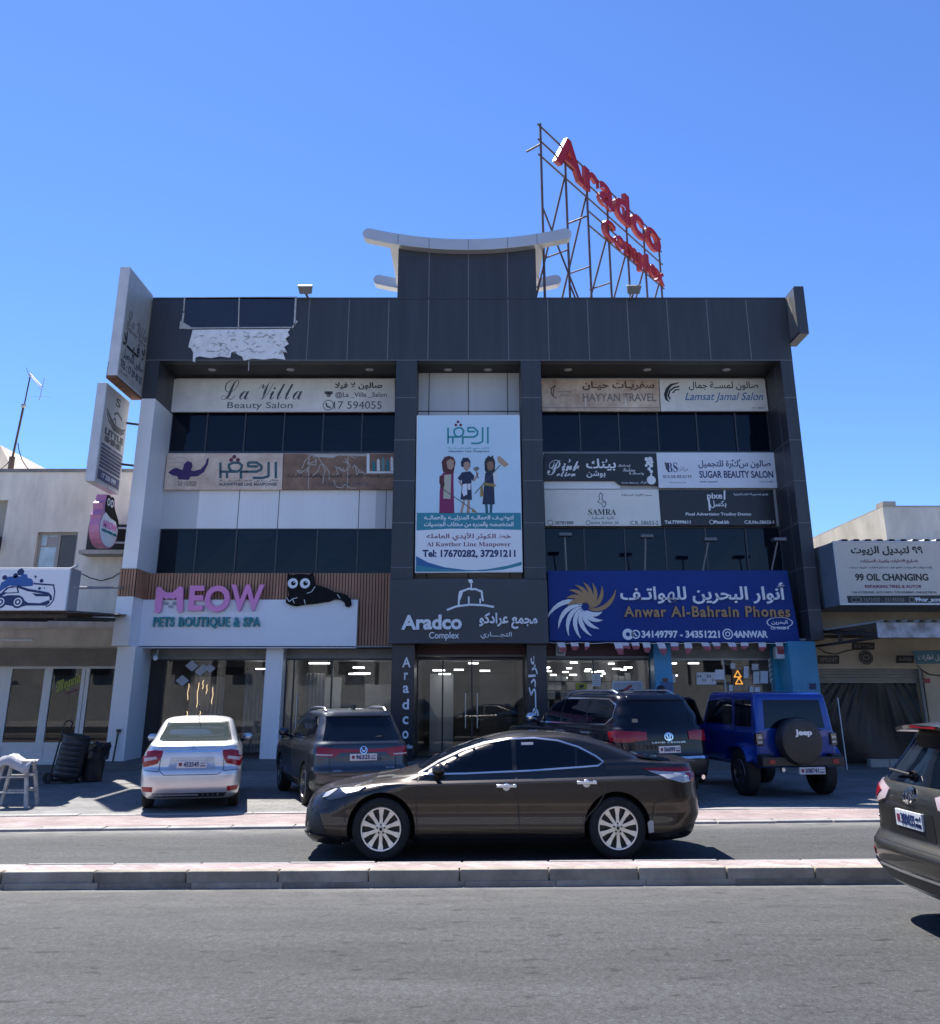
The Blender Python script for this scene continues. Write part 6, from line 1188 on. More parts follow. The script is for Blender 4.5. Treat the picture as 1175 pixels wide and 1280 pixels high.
def side(k):
    c.decal(k, [p for p in ((.94, .952), (.71, 1.07), (.43, 1.188), (.15, 1.27), (-.12, 1.313), (-.17, 1.315), (-.17, .975), (.4, .955))], glass_d, .004, 'side_window'); c.decal(k, [(-.215, 1.317), (-.45, 1.325), (-.73, 1.297), (-.96, 1.23), (-.93, 1.018), (-.215, .978)], glass_d, .004, 'side_window'); c.decal(k, [(-.985, 1.218), (-1.17, 1.13), (-1.25, 1.075), (-1.20, 1.046), (-.96, 1.022)], glass_d, .004, 'side_window')
    c.decal(k, [(-.165, 1.318), (-.22, 1.32), (-.22, .975), (-.165, .973)], trimb, .006, 'door_pillar'); c.ribbon(k, dlo, .017, mat('bright_trim', (.78, .78, .80), .28, .9), .006, 'window_trim', closed=True)
    mb = MB()
    for ln in ([(.97, .925), (1.0, .82), (1.0, .6), (.985, .34), (.96, .26)], [(-.20, .99), (-.215, .7), (-.235, .34), (-.24, .25)], [(-1.30, 1.06), (-1.32, .92), (-1.30, .78), (-1.18, .60), (-1.05, .47), (-.98, .35), (-.97, .26)], [(-.97, .245), (.96, .25)], [(1.0, .93), (1.5, .865), (1.75, .80)], [(-1.85, .30), (-1.83, .45), (-1.86, .62), (-2.08, .69)], [(1.84, .42), (1.85, .60), (1.8, .69)]): c.ribbon(k, ln, .014, trimb, .0025, mb=mb)
    mb.build('shut_lines', trimb, c.root, True)
    mb = MB(); c.ribbon(k, [(-.95, .29), (.1, .33), (.9, .35)], .03, bp, .008, mb=mb); mb.build('body_crease', bp, c.root, True)
    sy = 1 if k == 'L' else -1
    for hx, hz in ((-.08, .815), (-1.05, .85)):
        p, nr = c.hit(k, hx, hz); m = MB(); y = p.y; m.box(hx - .12, hx + .12, y + sy * .025, y + sy * .045, hz - .016, hz + .018); m.box(hx - .12, hx - .08, y - sy * .02, y + sy * .035, hz - .02, hz + .022); m.box(hx + .08, hx + .12, y - sy * .02, y + sy * .035, hz - .02, hz + .022); m.lathe([(0, .004), (.045, .002), (.05, -.01)], (hx, y, hz - .012), (0, sy, 0), 16); m.build('door_handle', mat('bright_trim', (.78, .78, .80), .28, .9), c.root, True, bevel=.006)
    c.decal(k, [(2.17, .70), (2.05, .765), (1.84, .79), (1.60, .80), (1.68, .745), (1.86, .69), (2.04, .655)], lampd, .008, 'headlight', .05); c.decal(k, [(1.93, .772), (1.62, .797), (1.69, .757), (1.84, .725)], lampc, .014, 'headlight_lens', .05); c.decal(k, [(2.09, .725), (1.98, .765), (1.95, .762), (2.06, .69), (2.13, .672)], lampc, .014, 'headlight_lens', .05)
    c.decal(k, [(-1.76, 1.0), (-2.2, 1.01), (-2.36, 1.005), (-2.38, .965), (-2.1, .965), (-1.82, .98)], lampr, .010, 'tail_light', .04); c.decal(k, [(-1.82, .975), (-2.1, .962), (-2.37, .960), (-2.36, .86), (-2.22, .845), (-2.03, .895)], lampc, .009, 'tail_light', .04); c.decal(k, [(-2.28, .955), (-2.42, .955), (-2.40, .87), (-2.34, .85)], lampr, .0125, 'tail_light', .04)
    c.decal(k, [(2.33, .52), (2.2, .60), (2.12, .42), (2.06, .30), (2.25, .28)], trimb, .006, 'bumper_grille', .05); c.decal(k, [(-1.78, .29), (-1.84, .30), (-1.84, .42), (-1.80, .43), (-1.77, .40)], mat('reflector', (.5, .45, .42), .3), .008, 'reflector', .03); c.decal(k, [(.92, .255), (-.95, .255), (-.93, .20), (.90, .20)], trimb, .012, 'sill', .1)
    c.decal(k, [(2.40, .27), (2.33, .305), (2.0, .275), (1.88, .25), (1.86, .20), (2.24, .195)], bp, .035, 'front_lip', .05, skirt=.03)
    c.decal(k, [(-2.44, .40), (-2.0, .30), (-1.9, .245), (-2.36, .255)], trimb, .004, 'bumper_valance', .06)
c.both(side)
c.decal('F', [(-.70, .985), (.70, .985), (.55, 1.32), (-.55, 1.32)], glass_d, .004, 'windscreen'); c.decal('B', [(-.66, 1.07), (.66, 1.07), (.50, 1.33), (-.50, 1.33)], glass_d, .004, 'rear_window'); c.decal('F', [(-.6, .34), (.6, .34), (.72, .55), (-.72, .55)], trimb, .008, 'grille')
c.wheels(.243, alloy, 10, .23); c.mirror(.72, 1.0, .985, bp, .22, .15, .16)
m = MB(); m.box(-2.50, -2.28, -.6, .6, 1.05, 1.068); m.build('boot_spoiler', bp, c.root, True, bevel=.008)
p, nr = c.hit('L', -.36, 1.275); m = MB(); m.box(-.44, -.29, p.y + .004, p.y + .010, 1.245, 1.295); m.build('window_sticker', offw, c.root, True)
c.place(.325, 12.90, 180 + 2.0)

# ---- silver saloon, tail towards the street
sp = paint('silver_metallic', (.66, .67, .69), .75, .38)
c = Car('sedan', 'silver saloon parked nose in with its boot towards the street', 'car', [
    K(.20, -2.02, 2.0, .74), K(.28, -2.14, 2.12, .81), K(.42, -2.20, 2.18, .84), K(.56, -2.21, 2.19, .85), K(.66, -2.19, 2.16, .85), K(.70, -2.155, 2.1, .85), K(.80, -2.15, 1.9, .847), K(.90, -2.14, 1.5, .83), K(.98, -2.12, 1.1, .795), K(1.03, -2.10, .98, .765, (.3, .35)), K(1.06, -2.02, .94, .752, (.3, .35)), K(1.085, -1.80, .9, .742, (.3, .3)), K(1.12, -1.66, .83, .73, (.25, .3)), K(1.25, -1.40, .55, .685, (.25, .28), (.3, .4), .1), K(1.35, -1.18, .32, .645, (.25, .28), (.3, .4), .1), K(1.42, -.95, .1, .60, (.25, .28)), K(1.455, -.7, -.05, .50), K(1.475, -.45, -.15, .28, (.1, .2), (.1, .2))], sp, 2.55, .31, .84)
c.decal('B', [(-.63, 1.105), (-.55, 1.09), (.55, 1.09), (.63, 1.105), (.55, 1.37), (.5, 1.385), (-.5, 1.385), (-.55, 1.37)], glass_g, .004, 'rear_window'); c.ribbon('B', [(-.63, 1.105), (.63, 1.105), (.54, 1.38), (-.54, 1.38)], .022, trimb, .005, 'window_seal', closed=True)
for sg in (1, -1):
    c.decal('B', [(sg * .83, .93), (sg * .64, .965), (sg * .50, .955), (sg * .51, .87), (sg * .57, .76), (sg * .80, .70), (sg * .84, .80)], lampr, .014, 'tail_light', .05); c.decal('B', [(sg * .80, .84), (sg * .60, .87), (sg * .58, .83), (sg * .79, .79)], lamppink, .02, 'tail_lens', .05); c.decal('B', [(sg * .80, .40), (sg * .62, .40), (sg * .62, .325), (sg * .78, .33)], lampr, .01, 'reflector', .05)
def side(k):
    c.decal(k, [(.72, 1.02), (.45, 1.2), (.15, 1.34), (-.1, 1.38), (-.1, 1.03)], glass_d, .004, 'side_window'); c.decal(k, [(-.16, 1.38), (-.5, 1.385), (-.85, 1.33), (-1.15, 1.14), (-1.1, 1.07), (-.16, 1.035)], glass_d, .004, 'side_window'); mb = MB()
    for ln in ([(.80, 1.0), (.85, .6), (.8, .26)], [(-.13, 1.02), (-.15, .26)], [(-1.12, 1.05), (-1.1, .7), (-.9, .45), (-.88, .27)]): c.ribbon(k, ln, .009, trimb, .0025, mb=mb)
    mb.build('shut_lines', trimb, c.root, True); c.decal(k, [(1.95, .72), (1.6, .80), (1.75, .68)], lampc, .008, 'headlight', .05)
c.both(side); c.decal('F', [(-.66, 1.02), (.66, 1.02), (.55, 1.37), (-.55, 1.37)], glass_d, .004, 'windscreen')
mb = MB()
for ln in ([(-.52, .965), (-.54, .66), (-.45, .585), (.45, .585), (.54, .66), (.52, .965)], [(-.84, .655), (-.54, .64)], [(.84, .655), (.54, .64)]): c.ribbon('B', ln, .011, trimb, .003, mb=mb)
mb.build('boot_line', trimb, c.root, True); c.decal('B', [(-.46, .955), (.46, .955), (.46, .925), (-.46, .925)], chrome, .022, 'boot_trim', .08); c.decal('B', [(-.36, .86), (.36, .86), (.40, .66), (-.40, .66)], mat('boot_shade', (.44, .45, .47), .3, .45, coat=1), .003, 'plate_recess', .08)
c.plate(0, .745, '452545'); c.badge_oval(0, .985, .055); 
c.decal('B', [(-.62, .30), (.62, .30), (.58, .235), (-.58, .235)], trimb, .006, 'bumper_valance', .08)
m = MB(); m.tube((-.95, 0, 1.40), (-1.10, 0, 1.68), .006, 6); m.lathe([(.02, 0), (.012, .03), (0, .035)], (-.95, 0, 1.405), (0, 0, 1), 10); m.build('antenna', trimb, c.root, True)
m = MB(); m.box(-1.56, -1.44, -.12, .12, 1.085, 1.135); m.build('brake_lamp', trimb, c.root, True, bevel=.015)
c.wheels(.19, alloy, 8, .19); c.mirror(.55, 1.06, .93, sp); c.place(-5.0, 18.15, 90 + 13, .045); c.root.scale = (.97, .94, .97)

# ---- grey SUV with full width lamp
gp = paint('grey_metallic', (.065, .072, .083), .88, .40)
c = Car('suv', 'dark grey crossover with full width red lamp bar parked by the entrance', 'car', [
    K(.24, -2.12, 2.1, .80), K(.34, -2.26, 2.26, .88), K(.50, -2.33, 2.33, .918), K(.62, -2.345, 2.34, .925), K(.70, -2.30, 2.34, .925), K(.9, -2.275, 2.25, .925), K(1.0, -2.26, 1.95, .91), K(1.07, -2.24, 1.3, .88), K(1.12, -2.20, 1.0, .845), K(1.25, -2.09, .76, .80, (.25, .3), (.3, .45), .1), K(1.40, -1.96, .48, .75, (.25, .3), (.3, .45), .1), K(1.53, -1.86, .22, .70, (.25, .3)), K(1.60, -1.80, .02, .665, (.25, .3)), K(1.64, -1.6, -.2, .60), K(1.665, -1.2, -.5, .40, (.2, .3), (.2, .3)), K(1.672, -1.0, -.7, .2, (.1, .1), (.1, .1))], gp, 2.80, .36, .925)
c.decal('B', [(-.72, 1.135), (.72, 1.135), (.60, 1.53), (-.60, 1.53)], glass_d, .004, 'rear_window'); c.decal('B', [(-.62, 1.535), (.62, 1.535), (.58, 1.60), (-.58, 1.60)], gp, .03, 'roof_spoiler')
c.decal('B', [(-.83, 1.03), (-.3, .99), (.3, .99), (.83, 1.03), (.83, .88), (.52, .86), (.42, .935), (-.42, .935), (-.52, .86), (-.83, .88)], lampr, .014, 'tail_light', .05)
for sg in (1, -1): c.decal('B', [(sg * .84, .915), (sg * .56, .905), (sg * .58, .885), (sg * .83, .89)], lamppink, .022, 'tail_lens', .05)
c.decal('B', [(-.9, .42), (.9, .42), (.84, .27), (-.84, .27)], trimb, .008, 'bumper_valance', .08); mb = MB()
for ln in ([(-.60, 1.1), (-.62, .60), (-.58, .54), (.58, .54), (.62, .60), (.60, 1.1)], [(-.92, .585), (-.62, .57)], [(.92, .585), (.62, .57)]): c.ribbon('B', ln, .011, trimb, .003, mb=mb)
mb.build('tailgate_line', trimb, c.root, True); c.plate(0, .855, '96325')
b = c.rear_board(); b.ring((0, .975), .062, .014, chrome, d=.028, name='badge'); b.line([(-.04, 1.01), (-.012, .945), (0, .97), (.012, .945), (.04, 1.01)], .012, chrome, d=.03, name='badge'); b.text('TERAMONT', -.56, -.40, .625, .65, chrome, name='badge', d=.008); b.text('330 TSI', .42, .58, .66, .685, chrome, name='badge', d=.008); b.finish(c.root, True)
def side(k):
    c.decal(k, [(.86, 1.15), (.6, 1.32), (.25, 1.50), (-.05, 1.55), (-.05, 1.15)], glass_d, .004, 'side_window'); c.decal(k, [(-.10, 1.55), (-.5, 1.57), (-.92, 1.56), (-.95, 1.16), (-.10, 1.15)], glass_d, .004, 'side_window'); c.decal(k, [(-1.0, 1.555), (-1.45, 1.53), (-1.72, 1.40), (-1.75, 1.26), (-1.0, 1.17)], glass_d, .004, 'side_window'); c.ribbon(k, [(.9, 1.12), (-1.0, 1.135), (-1.78, 1.235)], .022, chrome, .009, 'window_trim'); mb = MB()
    for ln in ([(.95, 1.1), (.98, .6), (.9, .3)], [(-.08, 1.13), (-.1, .3)], [(-.98, 1.15), (-1.0, .8), (-.85, .5), (-.84, .3)]): c.ribbon(k, ln, .01, trimb, .0025, mb=mb)
    mb.build('shut_lines', trimb, c.root, True); c.decal(k, [(2.1, .80), (1.6, .92), (1.7, .80)], lampc, .008, 'headlight', .05); c.decal(k, [(.98, .40), (-.95, .40), (-.95, .26), (.98, .26)], trimb, .01, 'sill', .1)
    sy = 1 if k == 'L' else -1; rr_ = []
    for i in range(13): x = .25 - 1.85 * i / 12; y = .60 - .02 * i / 12; h = c.hit('T', x, sy * y)[0]; rr_.append((x, sy * y, h.z + .05 * min(1, 4 * math.sin(math.pi * (i + .15) / 12.3))))
    m = MB(); m.path(rr_, .022, 8); m.build('roof_rail', mat('satin_rail', (.7, .7, .72), .25, .9), c.root, True)
c.both(side); c.decal('F', [(-.74, 1.12), (.74, 1.12), (.6, 1.52), (-.6, 1.52)], glass_d, .004, 'windscreen'); m = MB(); m.prism([(-1.45, -.02, 1.655), (-1.20, -.02, 1.665), (-1.42, -.02, 1.74)], (0, .04, 0)); m.build('roof_fin', trimb, c.root, True)
m = MB(); m.tube((-2.13, .02, 1.17), (-2.12, -.38, 1.20), .012, 6); m.build('wiper', trimb, c.root, True)
c.wheels(.25, alloy_d, 5, .23); c.mirror(.62, 1.20, 1.0, gp, .22, .16, .16); c.place(-2.53, 18.7, 90 + 20, .045); c.root.scale = (.93, .93, .93)

# ---- big black-blue off-roader
lp = mat('midnight_blue', (.004, .005, .012), .25, .2, .25, .4)
c = Car('suv', 'large midnight blue estate-shaped car with bright roof rails, angled behind the brown saloon', 'car', [
    K(.32, -2.08, 2.1, .86), K(.45, -2.24, 2.3, .94), K(.60, -2.31, 2.38, .98), K(.72, -2.32, 2.4, .988), K(.78, -2.27, 2.4, .99), K(1.0, -2.25, 2.38, .99), K(1.12, -2.24, 2.3, .985), K(1.20, -2.22, 1.75, .965), K(1.26, -2.20, 1.15, .92), K(1.45, -2.12, .86, .87, (.2, .3), (.3, .5), .1), K(1.60, -2.03, .62, .80, (.2, .3), (.3, .5), .1), K(1.72, -1.96, .38, .75, (.2, .3)), K(1.78, -1.88, .2, .70, (.2, .3)), K(1.815, -1.6, -.1, .62), K(1.84, -1.2, -.4, .4, (.2, .3), (.2, .3)), K(1.845, -1.0, -.6, .2, (.1, .1), (.1, .1))], lp, 2.85, .395, .99)
c.decal('B', [(-.68, 1.25), (.68, 1.25), (.58, 1.68), (-.58, 1.68)], glass_d, .004, 'rear_window'); c.decal('B', [(-.62, 1.69), (.62, 1.69), (.58, 1.77), (-.58, 1.77)], lp, .03, 'roof_spoiler')
for sg in (1, -1): c.decal('B', [(sg * .96, 1.19), (sg * .45, 1.17), (sg * .45, 1.04), (sg * .95, 1.0)], lampr, .016, 'tail_light', .05)
def side(k):
    sg = 1 if k == 'L' else -1; c.decal(k, [(-2.2, 1.19), (-1.82, 1.17), (-1.9, 1.02), (-2.2, 1.0)], lampr, .012, 'tail_light', .05)
    c.decal(k, [(.95, 1.30), (.6, 1.58), (.35, 1.72), (0, 1.70), (0, 1.30)], glass_d, .004, 'side_window'); c.decal(k, [(-.06, 1.70), (-.9, 1.70), (-.95, 1.30), (-.06, 1.30)], glass_d, .004, 'side_window'); c.decal(k, [(-1.02, 1.70), (-1.55, 1.68), (-1.78, 1.60), (-1.80, 1.42), (-1.6, 1.31), (-1.02, 1.30)], glass_d, .004, 'side_window')
    c.ribbon(k, [(1.0, 1.275), (-1.0, 1.275), (-1.62, 1.285), (-1.85, 1.41), (-1.83, 1.62), (-1.58, 1.715), (-1.0, 1.725), (.2, 1.725)], .024, chrome, .009, 'window_trim'); mb = MB()
    for ln in ([(1.05, 1.25), (1.08, .5)], [(-.03, 1.26), (-.05, .5)], [(-1.0, 1.28), (-1.0, .9), (-.9, .6)]): c.ribbon(k, ln, .01, trimb, .0025, mb=mb)
    mb.build('shut_lines', trimb, c.root, True); c.decal(k, [(2.2, .95), (1.8, 1.05), (1.85, .92)], lampc, .008, 'headlight', .05)
    rr_ = []
    for i in range(13): x = .1 - 1.75 * i / 12; h = c.hit('T', x, sg * .62)[0]; rr_.append((x, sg * .62, h.z + .05 * min(1, 4 * math.sin(math.pi * (i + .15) / 12.3))))
    m = MB(); m.path(rr_, .024, 8); m.build('roof_rail', mat('satin_rail', (.7, .7, .72), .25, .9), c.root, True)
    for hx in (-.15, -1.08):
        p, nr = c.hit(k, hx, 1.14); m = MB(); m.box(hx - .12, hx + .12, p.y + sg * .02, p.y + sg * .045, 1.125, 1.155); m.box(hx - .12, hx - .09, p.y - sg * .01, p.y + sg * .03, 1.12, 1.16); m.box(hx + .09, hx + .12, p.y - sg * .01, p.y + sg * .03, 1.12, 1.16); m.build('door_handle', chrome, c.root, True, bevel=.006)
c.both(side); c.decal('F', [(-.78, 1.26), (.78, 1.26), (.66, 1.72), (-.66, 1.72)], glass_d, .004, 'windscreen'); c.decal('F', [(-.55, .75), (.55, .75), (.55, 1.05), (-.55, 1.05)], chrome, .01, 'grille')
c.plate(0, .88, '566099', w=.46); c.badge_oval(0, 1.09, .085); b = c.rear_board(); b.text('LAND CRUISER', -.36, .36, 0.985, 1.01, chrome, name='badge', d=.02, space=1.2); b.finish(c.root, True)
c.decal('B', [(-.92, .70), (.92, .70), (.85, .48), (-.85, .48)], trimb, .01, 'bumper_valance', .08); c.ribbon('B', [(-.93, .735), (.93, .735)], .03, chrome, .012, 'bumper_trim')
for sg in (1, -1):
    m = MB(); m.tube((-2.16, sg * .66, .42), (-2.31, sg * .66, .41), .04, 12); m.build('exhaust', chrome, c.root, True)
m = MB(); m.box(-2.145, -2.13, .56, .67, 1.33, 1.39); m.build('window_sticker', ink_f, c.root, True)
c.wheels(.26, alloy, 6, .26); c.mirror(.80, 1.36, 1.08, mat('mirror_cap_chrome', (.65, .65, .67), .12, 1.0), .24, .19, .2); c.place(2.56, 19.4, 90 + 25, .045)

# ---- blue jeep with spare wheel, driver's door open
jp = paint('deep_blue', (.003, .036, .25), .25, .25)
c = Car('off_roader', 'bright blue boxy off-roader with covered spare wheel and its driver door open', 'car', [
    K(.52, -1.84, 1.8, .74, (.06, .06), (.2, .2), .01, .05), K(.60, -1.86, 1.86, .785, (.07, .07), (.2, .2), .01, .05), K(.85, -1.86, 1.88, .79, (.07, .07), (.2, .2), .01, .05), K(1.05, -1.86, 1.86, .79, (.07, .07), (.2, .2), .01, .05), K(1.13, -1.86, 1.75, .785, (.07, .07), (.2, .2), .01, .05), K(1.16, -1.86, .85, .775, (.07, .07), (.1, .15), .01, .05), K(1.20, -1.855, .78, .77, (.07, .07), (.1, .15), .01, .05), K(1.45, -1.83, .62, .75, (.08, .08), (.1, .15), .01, .05), K(1.70, -1.80, .46, .725, (.10, .10), (.1, .15), .01, .05), K(1.78, -1.78, .40, .71, (.10, .10), (.1, .15), .01, .05), K(1.825, -1.72, .34, .67, (.1, .1), (.1, .15), .01, .05), K(1.84, -1.60, .22, .58, (.1, .1), (.1, .1), .01, .02)], jp, 2.46, .41, .90, .46)
c.decal('B', [(-.60, 1.20), (.60, 1.20), (.56, 1.70), (-.56, 1.70)], glass_d, .006, 'rear_window'); c.decal('F', [(-.66, 1.22), (.66, 1.22), (.6, 1.70), (-.6, 1.70)], glass_d, .004, 'windscreen')
def side(k):
    c.decal(k, [(-.95, 1.70), (-1.62, 1.70), (-1.66, 1.66), (-1.66, 1.26), (-1.62, 1.22), (-.95, 1.22)], glass_d, .006, 'side_window'); c.decal(k, [(.52, 1.24), (.33, 1.66), (-.25, 1.70), (-.80, 1.70), (-.80, 1.24)], glass_d, .004, 'side_window'); mb = MB()
    c.ribbon(k, [(-.88, 1.74), (-.88, .9), (-.8, .66), (.55, .66), (.62, 1.2)], .014, trimb, .003, mb=mb); mb.build('shut_lines', trimb, c.root, True)
    sg = 1 if k == 'L' else -1
    for wx in (-1.23, 1.23):                   # flat topped flares
        m = MB(); prf = []
        for a in range(14, 167, 8): ca, sa = math.cos(R(a)), math.sin(R(a)); r_ = .50; prf.append((wx + r_ * 1.02 * (abs(ca) ** .75) * (1 if ca > 0 else -1), .41 + r_ * (abs(sa) ** .6) * (1 if sa > 0 else -1)))
        V = []
        for x, z in prf:
            dx, dz = x - wx, z - .41; l = math.hypot(dx, dz); ix, iz = wx + dx / l * (l - .05), .41 + dz / l * (l - .05)
            V += [(x, sg * .76, z + .03), (x, sg * .95, z), (ix, sg * .95, iz), (ix, sg * .76, iz)]
        m.add(V, [(4 * i + j, 4 * i + (j + 1) % 4, 4 * i + 4 + (j + 1) % 4, 4 * i + 4 + j) for i in range(len(prf) - 1) for j in range(4)], 0, True); m.build('wheel_flare', jp if wx < 0 else jp, c.root, True, angle=40)
    m = MB(); m.box(-1.90, -1.78, sg * .66, sg * .80, .90, 1.12); m.build('tail_light', lampd, c.root, True, bevel=.02); m = MB(); m.box(-1.906, -1.895, sg * .69, sg * .77, .94, .98); m.box(-1.906, -1.895, sg * .69, sg * .77, 1.02, 1.06); m.build('tail_lens', lampc, c.root, True)
    m = MB(); m.box(-2.085, -2.06, sg * .56, sg * .68, .60, .67); m.build('reflector', lampr, c.root, True)
c.both(side)
m = MB(); m.box(-2.07, -1.82, -.80, .80, .55, .72, 0); m.prism([(-2.06, .795, .72), (-1.86, .795, .72), (-1.86, .795, .76), (-2.0, .795, .76)], (0, -.22, 0)); m.prism([(-2.06, -.795, .72), (-1.86, -.795, .72), (-1.86, -.795, .76), (-2.0, -.795, .76)], (0, .22, 0)); m.build('bumper', trimb, c.root, True, bevel=.025)
m = MB(); m.lathe([(0, -.04), (.30, -.05), (.385, -.03), (.415, .03), (.42, .12), (.41, .22), (.37, .26)], (-2.16, .05, .985), (1, 0, 0), 56); sw = m.build('spare_wheel', mat('cover_vinyl', (.018, .018, .019), .42, var=.3, scale=5, bump=.12, bscale=8), c.root, True)
b = c.rear_board(-2.208); b.text('Jeep', -.16 - .03, .17 - .03, 1.06, 1.19, ink_w, bold=.045); b.finish(sw, True)
m = MB(); m.box(-1.95, -1.85, -.3, .2, .86, 1.18); m.build('spare_bracket', trimb, c.root, True)
c.plate(-.14, .48, '308741', x=-2.075, w=.50, h=.12)
m = MB(); m.tube((-2.0, .42, .50), (-2.09, .42, .50), .035, 12); m.build('exhaust', steel, c.root, True)
m = MB(); m.box(-1.92, -1.87, -.50, .2, 1.16, 1.18); m.build('wiper', trimb, c.root, True)
# open front door, hinged at its front edge
dth = R(62)
def dp(u, o, z): hx, hy = .60, .80; return (hx - u * math.cos(dth) - o * math.sin(dth), hy + u * math.sin(dth) - o * math.cos(dth), z)
m = MB(); ol = [(0, .62), (1.30, .62), (1.40, .75), (1.42, 1.20), (0, 1.20)]
m.prism([dp(u, 0, z) for u, z in ol], Vector(dp(0, .09, 0)) - Vector(dp(0, 0, 0))); dr = m.build('door', jp, c.root, True, bevel=.015)
m = MB(); fr_ = [(0.05, 1.2), (.28, 1.66), (.42, 1.71), (1.36, 1.71), (1.41, 1.64), (1.42, 1.2)]
for a, b_ in zip(fr_, fr_[1:]): m.tube(dp(a[0], .045, a[1]), dp(b_[0], .045, b_[1]), .035, 8)
m.build('door_window_frame', trimb, dr, True)
m = MB(); m.prism([dp(u, .04, z) for u, z in fr_], Vector(dp(0, .01, 0)) - Vector(dp(0, 0, 0))); m.build('door_window', pane, dr, True)
m = MB(); m.prism([dp(u, .092, z) for u, z in ((.12, .72), (1.25, .72), (1.32, .8), (1.32, 1.12), (.12, 1.12))], Vector(dp(0, .02, 0)) - Vector(dp(0, 0, 0))); m.build('door_lining', trimb, dr, True, bevel=.01)
m = MB(); pc = Vector(dp(.22, -.16, 1.30)); m.box(pc.x - .07, pc.x + .07, pc.y - .13, pc.y + .13, 1.20, 1.40); m.tube(tuple(pc), dp(.2, 0, 1.22), .03, 8); m.build('door_mirror', trimb, dr, True, bevel=.03)
m = MB(); m.box(.55, .69, -1.06, -.80, 1.20, 1.40); m.build('side_mirror', trimb, c.root, True, bevel=.03)
c.wheels(.235, mat('gunmetal', (.12, .12, .125), .35, .8), 8, .26); c.place(5.76, 20.05, 90 + 9, .045)

# ---- grey crossover leaving on the right
op = paint('olive_grey_metallic', (.092, .088, .075), .88, .40)
c = Car('suv', 'olive grey crossover cut off by the right edge, driving away in the near lane', 'car', [
    K(.26, -2.06, 2.0, .80), K(.36, -2.22, 2.2, .88, (.45, .5)), K(.50, -2.28, 2.28, .912, (.45, .5)), K(.60, -2.29, 2.28, .92, (.45, .5)), K(.66, -2.25, 2.28, .92, (.42, .5)), K(.72, -2.20, 2.26, .92, (.4, .5)), K(.9, -2.185, 2.2, .92, (.38, .45)), K(1.02, -2.17, 1.9, .91, (.36, .45)), K(1.10, -2.13, 1.3, .885, (.34, .42)), K(1.16, -2.08, 1.0, .85, (.3, .4)), K(1.3, -1.97, .76, .80, (.3, .38), (.3, .45), .12), K(1.44, -1.86, .5, .755, (.3, .36), (.3, .45), .12), K(1.55, -1.78, .28, .71, (.3, .35)), K(1.60, -1.72, .1, .68, (.28, .3)), K(1.64, -1.5, -.1, .61), K(1.668, -1.2, -.4, .4, (.2, .3), (.2, .3)), K(1.675, -1.0, -.6, .2, (.1, .1), (.1, .1))], op, 2.66, .36, .915)
c.decal('B', [(-.72, 1.17), (-.5, 1.13), (.5, 1.13), (.72, 1.17), (.58, 1.52), (-.58, 1.52)], glass_d, .005, 'rear_window')
m = MB(); V = []
for i in range(13):
    y = -.70 + 1.4 * i / 12; e = (abs(y) / .70) ** 2
    V += [(-1.55 + .0 * e, y, 1.655 - .045 * e), (-1.98 + .10 * e, y, 1.615 - .045 * e), (-1.97 + .10 * e, y, 1.585 - .045 * e), (-1.6, y, 1.575 - .045 * e)]
m.add(V, [(4 * i + j, 4 * i + 4 + j, 4 * i + 4 + (j + 1) % 4, 4 * i + (j + 1) % 4) for i in range(12) for j in range(4)], 0, True); m.add([V[0], V[1], V[2], V[3]], [(0, 1, 2, 3)]); m.add(V[-4:], [(3, 2, 1, 0)])
m.build('roof_spoiler', op, c.root, True, angle=40); m = MB(); m.box(-1.975, -1.95, -.22, .22, 1.588, 1.607); m.build('brake_lamp', lampr, c.root, True)
for sg in (1, -1):
    c.decal('B', [(sg * .915, 1.02), (sg * .86, 1.12), (sg * .62, 1.115), (sg * .40, 1.06), (sg * .46, .98), (sg * .72, .92), (sg * .90, .93)], lamppink, .014, 'tail_light', .05); c.decal('B', [(sg * .88, 1.07), (sg * .70, 1.08), (sg * .55, 1.04), (sg * .70, .96), (sg * .88, .97)], lampr, .022, 'tail_lens', .05)
    c.decal('B', [(sg * .80, .55), (sg * .62, .55), (sg * .62, .50), (sg * .78, .50)], lampr, .01, 'reflector', .05)
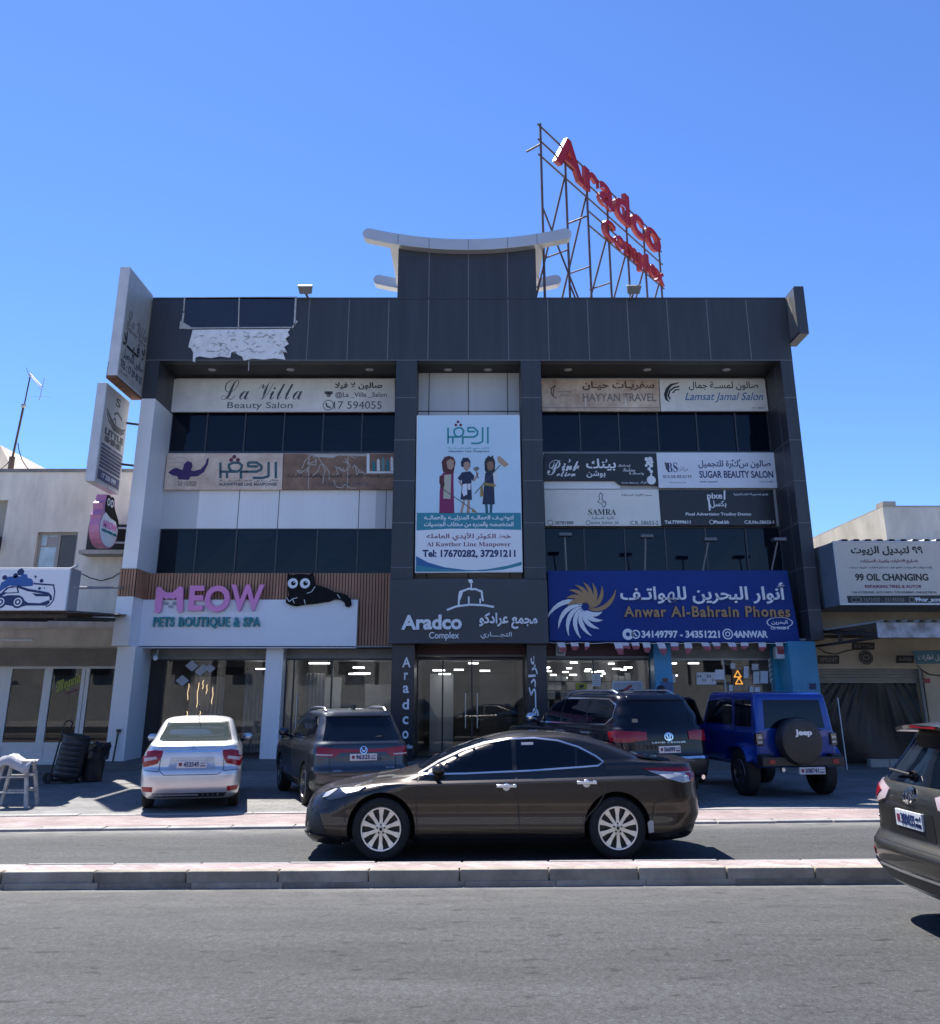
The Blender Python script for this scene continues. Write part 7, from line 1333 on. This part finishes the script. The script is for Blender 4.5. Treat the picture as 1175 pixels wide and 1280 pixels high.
def side(k):
    c.decal(k, [(-1.80, 1.12), (-2.06, 1.11), (-2.12, 1.0), (-2.0, .95), (-1.85, 1.02)], lamppink, .01, 'tail_light', .05)
    c.decal(k, [(.82, 1.17), (.55, 1.36), (.2, 1.51), (-.1, 1.545), (-.1, 1.16)], glass_d, .004, 'side_window'); c.decal(k, [(-.15, 1.545), (-.9, 1.53), (-.9, 1.17), (-.15, 1.16)], glass_d, .004, 'side_window'); c.decal(k, [(-.96, 1.52), (-1.4, 1.46), (-1.62, 1.33), (-.96, 1.18)], glass_d, .004, 'side_window'); mb = MB()
    for ln in ([(.9, 1.1), (.92, .4)], [(-.12, 1.13), (-.14, .4)], [(-.95, 1.14), (-.98, .8), (-.85, .4)]): c.ribbon(k, ln, .01, trimb, .0025, mb=mb)
    mb.build('shut_lines', trimb, c.root, True); sg = 1 if k == 'L' else -1; rr_ = []
    for i in range(11): x = .1 - 1.5 * i / 10; h = c.hit('T', x, sg * .60)[0]; rr_.append((x, sg * .60, h.z + .045 * min(1, 4 * math.sin(math.pi * (i + .15) / 10.3))))
    m = MB(); m.path(rr_, .02, 8); m.build('roof_rail', mat('satin_rail', (.7, .7, .72), .25, .9), c.root, True)
c.both(side); c.decal('F', [(-.74, 1.15), (.74, 1.15), (.6, 1.52), (-.6, 1.52)], glass_d, .004, 'windscreen')
c.decal('B', [(-.36, .93), (.36, .93), (.40, .72), (-.40, .72)], mat('recess_dark', (.02, .02, .02), .4, .4, coat=.6), .003, 'plate_recess', .06)
c.decal('B', [(-.88, .46), (.88, .46), (.84, .33), (-.84, .33)], trimb, .010, 'bumper_valance', .06); c.ribbon('B', [(-.90, .47), (-.5, .455), (.5, .455), (.90, .47)], .022, chrome, .018, 'bumper_trim'); c.decal('B', [(-.78, .34), (.78, .34), (.72, .275), (-.72, .275)], alloy, .012, 'skid_plate', .06)
mb = MB()
for ln in ([(-.66, 1.1), (-.70, .72), (-.62, .655), (.62, .655), (.70, .72), (.66, 1.1)], [(-.92, .70), (-.7, .69)], [(.92, .70), (.7, .69)]): c.ribbon('B', ln, .011, trimb, .003, mb=mb)
mb.build('tailgate_line', trimb, c.root, True); c.plate(0, .855, '389655', w=.46, h=.135); c.badge_oval(0, 1.045, .085)
m = MB(); m.tube((-2.08, .05, 1.20), (-2.08, .48, 1.22), .014, 6); m.lathe([(0, -.03), (.05, -.02), (.05, .02)], (-2.08, .05, 1.19), (-1, 0, 0), 12); m.build('wiper', trimb, c.root, True)
b = c.rear_board(); b.text('4WD', -.80, -.68, .80, .825, chrome, name='badge', d=.008); b.finish(c.root, True)
c.wheels(.23, alloy, 5, .23); c.mirror(.6, 1.2, 1.0, op); c.place(5.95, 8.68, 2.0)

# ---- groups of look-alikes
GR = {'shop_sign': 'signboards of the shops', 'projecting_sign': 'blade signs at the building corners', 'product_card': 'cards in the phone shop window', 'wall_plate': 'plates on the workshop wall', 'concrete_block': 'concrete blocks by the plastic sheet', 'awning': 'awnings over the side shops', 'notice': 'paper notices on the shop glass'}
for o in COL.objects:
    k = o.name.split('.')[0]
    if o.parent is None and k in GR and 'group' not in o: o['group'] = GR[k]
